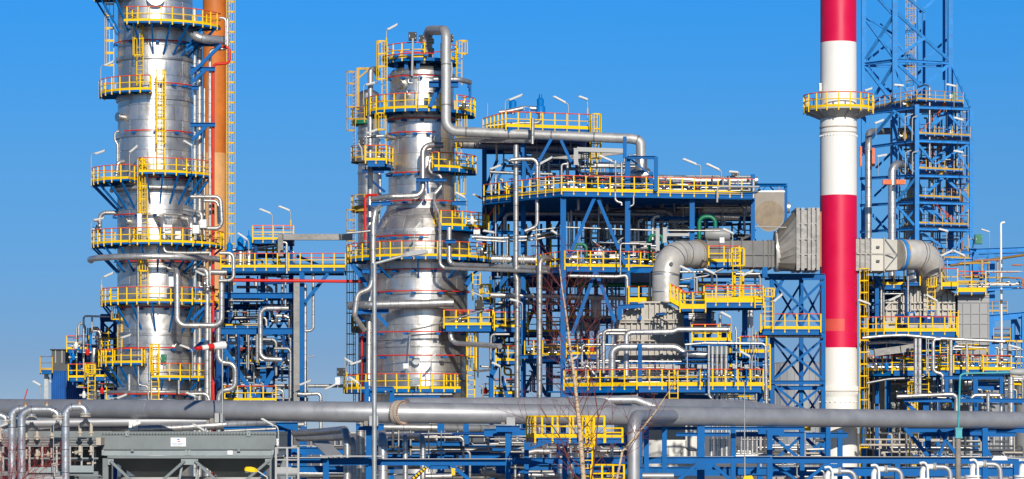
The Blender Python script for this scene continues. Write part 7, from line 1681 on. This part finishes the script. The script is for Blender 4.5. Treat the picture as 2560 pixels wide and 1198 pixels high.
for i, (x, y) in enumerate(((64, 1016), (117, 1013), (199, 1010))): 
    b0 = W(x, y+2, DB_-2.1)
    root = thing('vent_plug', nth(i, 3, 'little rusty vent plugs on top of the hook pipes'), 'vent', b0, 'vent plugs on the hook pipes'); part(root, 'stub', MB().tube([b0, b0+V((0, 0, .12))], .06, 10), 'beige'); part(root, 'nut', MB().tube([b0+V((0, 0, .1)), b0+V((0, 0, .17))], .075, 6), 'rail_rust')
for i, (x, y) in enumerate(((98, 1140), (120, 1142), (152, 1138), (190, 1136), (40, 1140), (60, 1142))): valve('beige drain valve under the finned header, '+nth(i if i < 4 else i, 6, 'valves') if False else 'small beige drain valve in the gaps under the finned header', x, y, DB_+.4, .35, 'beige', group='drain valves under the finned header', size=.1, wheel='beige')
clutter('thin grey pipe in the gaps under the finned header', 'thin pipes under the finned header', 70, 240, 1120, 1180, 119, 121, 22, 31, ('pipe', 'light_grey', 'beige'), (3, 6))
lamp('thin bent lamp pole before the middle hook pipe', (4, 1060), 135, 1190, DB_-2.6, L=.3) if False else None
pipe('thin bent grey lamp pole in front of the beige forks', [(139, 1190), (134, 1170), (134, 1062), (140, 1056), (150, 1054)], 2.4, DB_-2.8, 'galv', cat='pole', name='lamp_pole')
cabinet('grey junction box low on the thin bent lamp pole', 132, 1157, 140, 1166, DB_-2.9, 'light_grey', .1)
platform('grey service ledge at the left end of the cooler', [(190, DB_-.6), (252, DB_-.6), (252, DB_+1), (190, DB_+1)], 1188, mat='light_grey', top='light_grey', under='cooler_grey', rail=False, th=.1)
platform('grey railed service balcony at the right end of the cooler', [(690, 117.6), (746, 117.6), (746, 120), (690, 120)], 1184, mat='light_grey', top='light_grey', under='cooler_grey', kickh=.24, h=1.08, posts_sp=.5, th=.1)
for lab, h, bx, by, D, tl in (('tube lamp on a curved pole at the right corner of the cooler', (669, 1056), 696, 1120, 118.6, 30), ('tube lamp leaning left behind the top of the cooler', (497, 1069), 515, 1082, 123, 30)): lamp(lab, h, bx, by, D, L=.62, tilt=tl, th=.09)
lamp('tilted lamp cut by the left edge of the photo', (4, 1064), -20, 1100, DB_-3, L=.6, tilt=20, th=.1)
cabinet('narrow white box on the lamp pole at the right corner of the cooler', 691, 1097, 697, 1115, 118.3, 'white', .1)
cabinet('white wrapped valve bundle on the pipe behind the cooler', 322, 1052, 342, 1070, 139, 'white', .4, name='insulated_valve', cat='valve', bracket=False); drum('white insulated stub with a pipe nose behind the cooler', 330, 1064, 352, 1056, 10, 138.6, mat='white', dome=.8)
drum('left black bottomed tank edge under the cooler', 60, 1196, 160, 1196, 14, 116, mat='panel_grey', dome=.4)
# lamps and poles close to the camera
def streetlamp(label, px, ytop, hx0, hy0, hx1, hy1, D, w_, mat='galv', headmat='light_grey'):
    root = thing('street_lamp', label, 'street lamp', (W(px, HY, D).x, D, 0)); top = W(px, ytop, D); b0 = V((top.x, D, 0)); r_ = w_*.5*S(D)
    a_, b_ = W(hx0, hy0, D), W(hx1, hy1, D)
    part(root, 'pole', MB().tube([b0, top], [r_*1.2, r_], 16), mat); t = (b_-a_).normalized()
    part(root, 'arm', MB().tube([top-V((0, 0, .02)), a_], [r_*.8, r_*.7], 10), mat)
    c_ = (a_+b_)/2; L = (b_-a_).length; n_ = V((-t.z, 0, t.x)); n_ = n_ if n_.z > 0 else -n_
    hw = 11*S(D)
    sec = []
    for k, (f_, w2, h2) in enumerate(((0, .35, .35), (.2, .9, .8), (.55, 1, 1), (.9, .95, .8), (1, .7, .5))):
        c2 = a_.lerp(b_, f_); sec.append([c2+V((0, -hw*w2*1.2, 0))-n_*hw*.35*h2, c2+V((0, hw*w2*1.2, 0))-n_*hw*.35*h2, c2+V((0, hw*w2*.8, 0))+n_*hw*.8*h2, c2+V((0, -hw*w2*.8, 0))+n_*hw*.8*h2])
    m_ = MB(); vs = [p for s0 in sec for p in s0]; fs = []
    for k in range(4): fs += [(k*4+j, k*4+(j+1) % 4, (k+1)*4+(j+1) % 4, (k+1)*4+j) for j in range(4)]
    fs += [(3, 2, 1, 0), (16, 17, 18, 19)]; m_.add(vs, fs); hd_ = part(root, 'lamp_head', m_, headmat)
    part(hd_, 'diffuser', MB().bar(a_.lerp(b_, .4)-n_*hw*.42, a_.lerp(b_, .92)-n_*hw*.42, hw*1.5, hw*.25), 'lamp_glass')
streetlamp('tall grey street lamp standing in front of the domed column', 936, 658, 1003, 641, 1070, 630, 76, 11)
streetlamp('yellow headed street lamp at the bottom edge under the cooler', 668, 1192, 644, 1178, 612, 1174, 95, 6, headmat='yellow')
root = thing('street_lamp', 'turquoise lamp arm on a rough concrete pole at the lower right', 'street lamp', (W(2394, HY, 84).x, 84, 0))
D_ = 84
part(root, 'concrete_pole', MB().tube([V((W(2393, HY, D_).x, D_, 0)), W(2395, 1095, D_)], [.1, .082], 14), 'concrete')
part(root, 'collar', MB().box(W(2396, 1082, D_), (.19, .19, .30)).box(W(2396, 1071, D_), (.22, .22, .04)).box(W(2396, 1094, D_), (.22, .22, .04)), 'turquoise')
part(root, 'arm', MB().tube(roundpath([W(2396, 1072, D_), W(2400, 938, D_), W(2412, 934, D_), W(2524, 931, D_)], .25), .032, 10), 'turquoise')
hh = W(2532, 930, D_)
part(root, 'lamp_head', MB().tube([hh-V((.1, 0, 0)), hh, hh+V((.3, 0, 0)), hh+V((.42, 0, 0))], [.05, .1, .11, .05], 12), 'light_grey')
root = thing('street_lamp', 'flat white lamp head on a level grey arm at the lower right edge', 'street lamp', (W(2640, HY, 88).x, 88, 0)); hh = W(2498, 1145, 88)
part(root, 'lamp_head', MB().hexa([hh+V((-.26, -.14, -.07)), hh+V((.24, -.14, -.07)), hh+V((.24, .14, -.07)), hh+V((-.26, .14, -.07))], [hh+V((-.18, -.1, .06)), hh+V((.2, -.1, .06)), hh+V((.2, .1, .06)), hh+V((-.18, .1, .06))]), 'white')
part(root, 'arm', MB().tube([hh+V((.2, 0, 0)), W(2640, 1152, 88)], .022, 8), 'galv'); part(root, 'pole', MB().tube([V((W(2640, HY, 88).x, 88, 0)), W(2640, 1150, 88)], .06, 10), 'galv')
root = thing('lightning_mast', 'thin silver mast rising from a yellow cap at the bottom right of centre', 'mast', (W(1861, HY, 100).x, 100, 0)); D_ = 100
part(root, 'mast', MB().tube([W(1862, 1192, D_), W(1861, 955, D_)], [.03, .012], 8), 'galv')
part(root, 'yellow_cap', MB().hexa([W(1853, 1206, D_)+V((0, -.2, 0)), W(1887, 1206, D_)+V((0, -.2, 0)), W(1887, 1206, D_)+V((0, .2, 0)), W(1853, 1206, D_)+V((0, .2, 0))], [W(1860, 1190, D_)+V((0, -.15, 0)), W(1879, 1189, D_)+V((0, -.15, 0)), W(1879, 1189, D_)+V((0, .15, 0)), W(1860, 1190, D_)+V((0, .15, 0))]), 'yellow')
part(root, 'pole', MB().tube([V((W(1870, HY, D_).x, D_, 0)), W(1870, 1206, D_)], .07, 10), 'galv')
# white relief valves at the lower right
DV = 112
for i, (x, y) in enumerate(((2064, 1170), (2180, 1165), (2302, 1159), (2427, 1152), (2550, 1152))):
    b0 = W(x, y, DV); s_ = S(DV)
    root = thing('white_valve', nth(i, 5, 'white elbow valves along the bottom right edge'), 'valve', W(x, y+60, DV), 'white elbow valves at the bottom right')
    part(root, 'body_elbow', MB().tube(roundpath([W(x+4, y+66, DV), W(x+4, y+8, DV), W(x+34, y+8, DV)], .26), 7*s_, 16), 'white')
    part(root, 'base_flange', MB().tube([W(x+4, y+36, DV), W(x+4, y+41, DV)], 20*s_, 20).tube([W(x+4, y+43, DV), W(x+4, y+47, DV)], 20*s_, 20), 'white')
    part(root, 'hook_pipe', MB().tube(roundpath([W(x-3, y-1, DV-.2), W(x+10, y-3, DV-.2), W(x+17, y+8, DV-.2), W(x+18, y+44, DV-.2)], .12), 3.2*s_, 10), 'white')
    part(root, 'end_flange', MB().tube([W(x+31, y+8, DV), W(x+34, y+8, DV)], 10*s_, 16).tube([W(x+35, y+8, DV), W(x+38, y+8, DV)], 10*s_, 16), 'light_grey')
    part(root, 'outlet_pipe', MB().tube(roundpath([W(x+38, y+8.5, DV), W(x+72, y+9, DV), W(x+76, y+66, DV)], .34), 6*s_, 16), 'grey_paint')
pipe('grey pipe along the very bottom right edge below the white valves', [(2030, 1212, 112.5), (2600, 1206, 112.5)], 22, 112.5, 'grey_paint', n=24)
# ================================================================== bare birch tree and twigs
DTREE = 60
def tree(label, trunkpts, D, seed, limbs, rmax, twigs=5, name='birch_tree', bark='bark', tw='twig', extra=()):
    r = random.Random(seed)
    b0 = V((W(trunkpts[0][0], HY, D).x, D, 0))
    root = thing(name, label, 'tree', b0)
    P = [b0]+[W(x, y, D+r.uniform(-.15, .15)) for x, y in trunkpts]
    n = len(P); rad = [rmax*(1-.93*i/(n-1))+.003 for i in range(n)]
    part(root, 'trunk', MB().tube(P, rad, 10), bark)
    tm = MB()
    def grow(p, d, L, rd, depth):
        pts = [p]; q_ = p.copy(); dd = d.copy(); m_ = 4
        for k in range(m_):
            dd = (dd+V((r.uniform(-.13, .13), r.uniform(-.13, .13), r.uniform(-.05, .10)))).normalized(); q_ = q_+dd*(L/m_); pts.append(q_.copy())
        tm_.tube(pts, [rd*(1-.75*k/m_) for k in range(m_+1)], 5, caps=False)
        if depth:
            for k in range(twigs):
                i_ = r.randint(1, m_); a = r.choice((-1, 1))*r.uniform(.35, .8)
                nd_ = V((dd.x*math.cos(a)-dd.z*math.sin(a), dd.y+r.uniform(-.35, .35), dd.x*math.sin(a)+dd.z*math.cos(a)+.1)).normalized()
                grow(pts[i_], nd_, L*r.uniform(.32, .6), rd*.5, depth-1)
    for (fr, ang, L, rd) in limbs:
        tm_ = MB(); p, t = along(P, fr); a = math.radians(ang)
        grow(p, V((math.sin(a), r.uniform(-.25, .25), math.cos(a))).normalized(), L, rd, 2)
        part(root, 'branch', tm_, tw)
    return root
L_ = []
rr_ = random.Random(5)
for k in range(30):
    fr = .58+.40*k/30; sd = 1 if k % 2 else -1
    L_.append((fr, sd*rr_.uniform(18, 50), rr_.uniform(.7, 1.5)*(1.2-(fr-.6)*.6), .0115))
tree('bare pale barked birch tree with thin reddish branches before the grey pipeline', [(1462, 1240), (1456, 1160), (1448, 1060), (1440, 985), (1434, 930), (1424, 860), (1416, 790), (1405, 720), (1398, 660)], DTREE, 9, L_, .062, 4)
L2 = [(.72, -25, 1.0, .01), (.76, 30, 1.2, .01), (.80, 48, 1.2, .010), (.84, -30, .9, .009), (.88, 20, 1.0, .009), (.92, -15, .9, .008), (.96, 25, .8, .007)]
tree('slender reddish sapling leaning right beside the curved grey pipe', [(1530, 1260), (1556, 1128), (1600, 1078), (1638, 1030), (1668, 985), (1690, 950)], 61, 13, L2, .035, 3, 'sapling', 'bark')
tree('thin dark sapling left of the birch trunk at the bottom edge', [(1452, 1260), (1425, 1160), (1398, 1090), (1370, 1050), (1345, 1010)], 60.5, 17, [(.7, -40, .9, .008), (.78, 10, .9, .008), (.84, -50, .9, .007), (.9, 5, .8, .007), (.95, -30, .7, .006)], .022, 3, 'sapling', 'twig')
tree('upright red stemmed sapling right of the birch trunk', [(1470, 1260), (1488, 1130), (1496, 1040), (1482, 960), (1470, 890)], 60.8, 19, [(.7, 30, .8, .007), (.78, -20, .8, .007), (.86, 30, .8, .007), (.93, -20, .7, .006)], .018, 3, 'sapling', 'twig')
tree('blurred red twigged bush in the lower left corner of the photo', [(24, 1260), (28, 1200), (34, 1160)], 45, 23, [(.90+.004*k, a, .75, .008) for k, a in enumerate((-60, -35, -10, 12, 30, 50, 68, -25, 20, 40, 60, -5, 25, 55))], .02, 5, 'twig_bush', 'twig_red', 'twig_red')

allm = MB(); mats_ = []
mi = []
for k_, mb_ in CLUT.items():
    o_ = len(allm.v); allm.v += mb_.v; allm.f += [[q+o_ for q in f_] for f_ in mb_.f]; allm.uv += mb_.uv; allm.sm += mb_.sm
    mi += [len(mats_)]*len(mb_.f); mats_.append(k_)
o = solid('small_pipes', allm, mats_[0], 'countless small pipes packed inside the blue frames and racks', 'small pipes', kind='stuff')
for k_ in mats_[1:]: o.data.materials.append(M[k_])
o.data.polygons.foreach_set('material_index', mi)
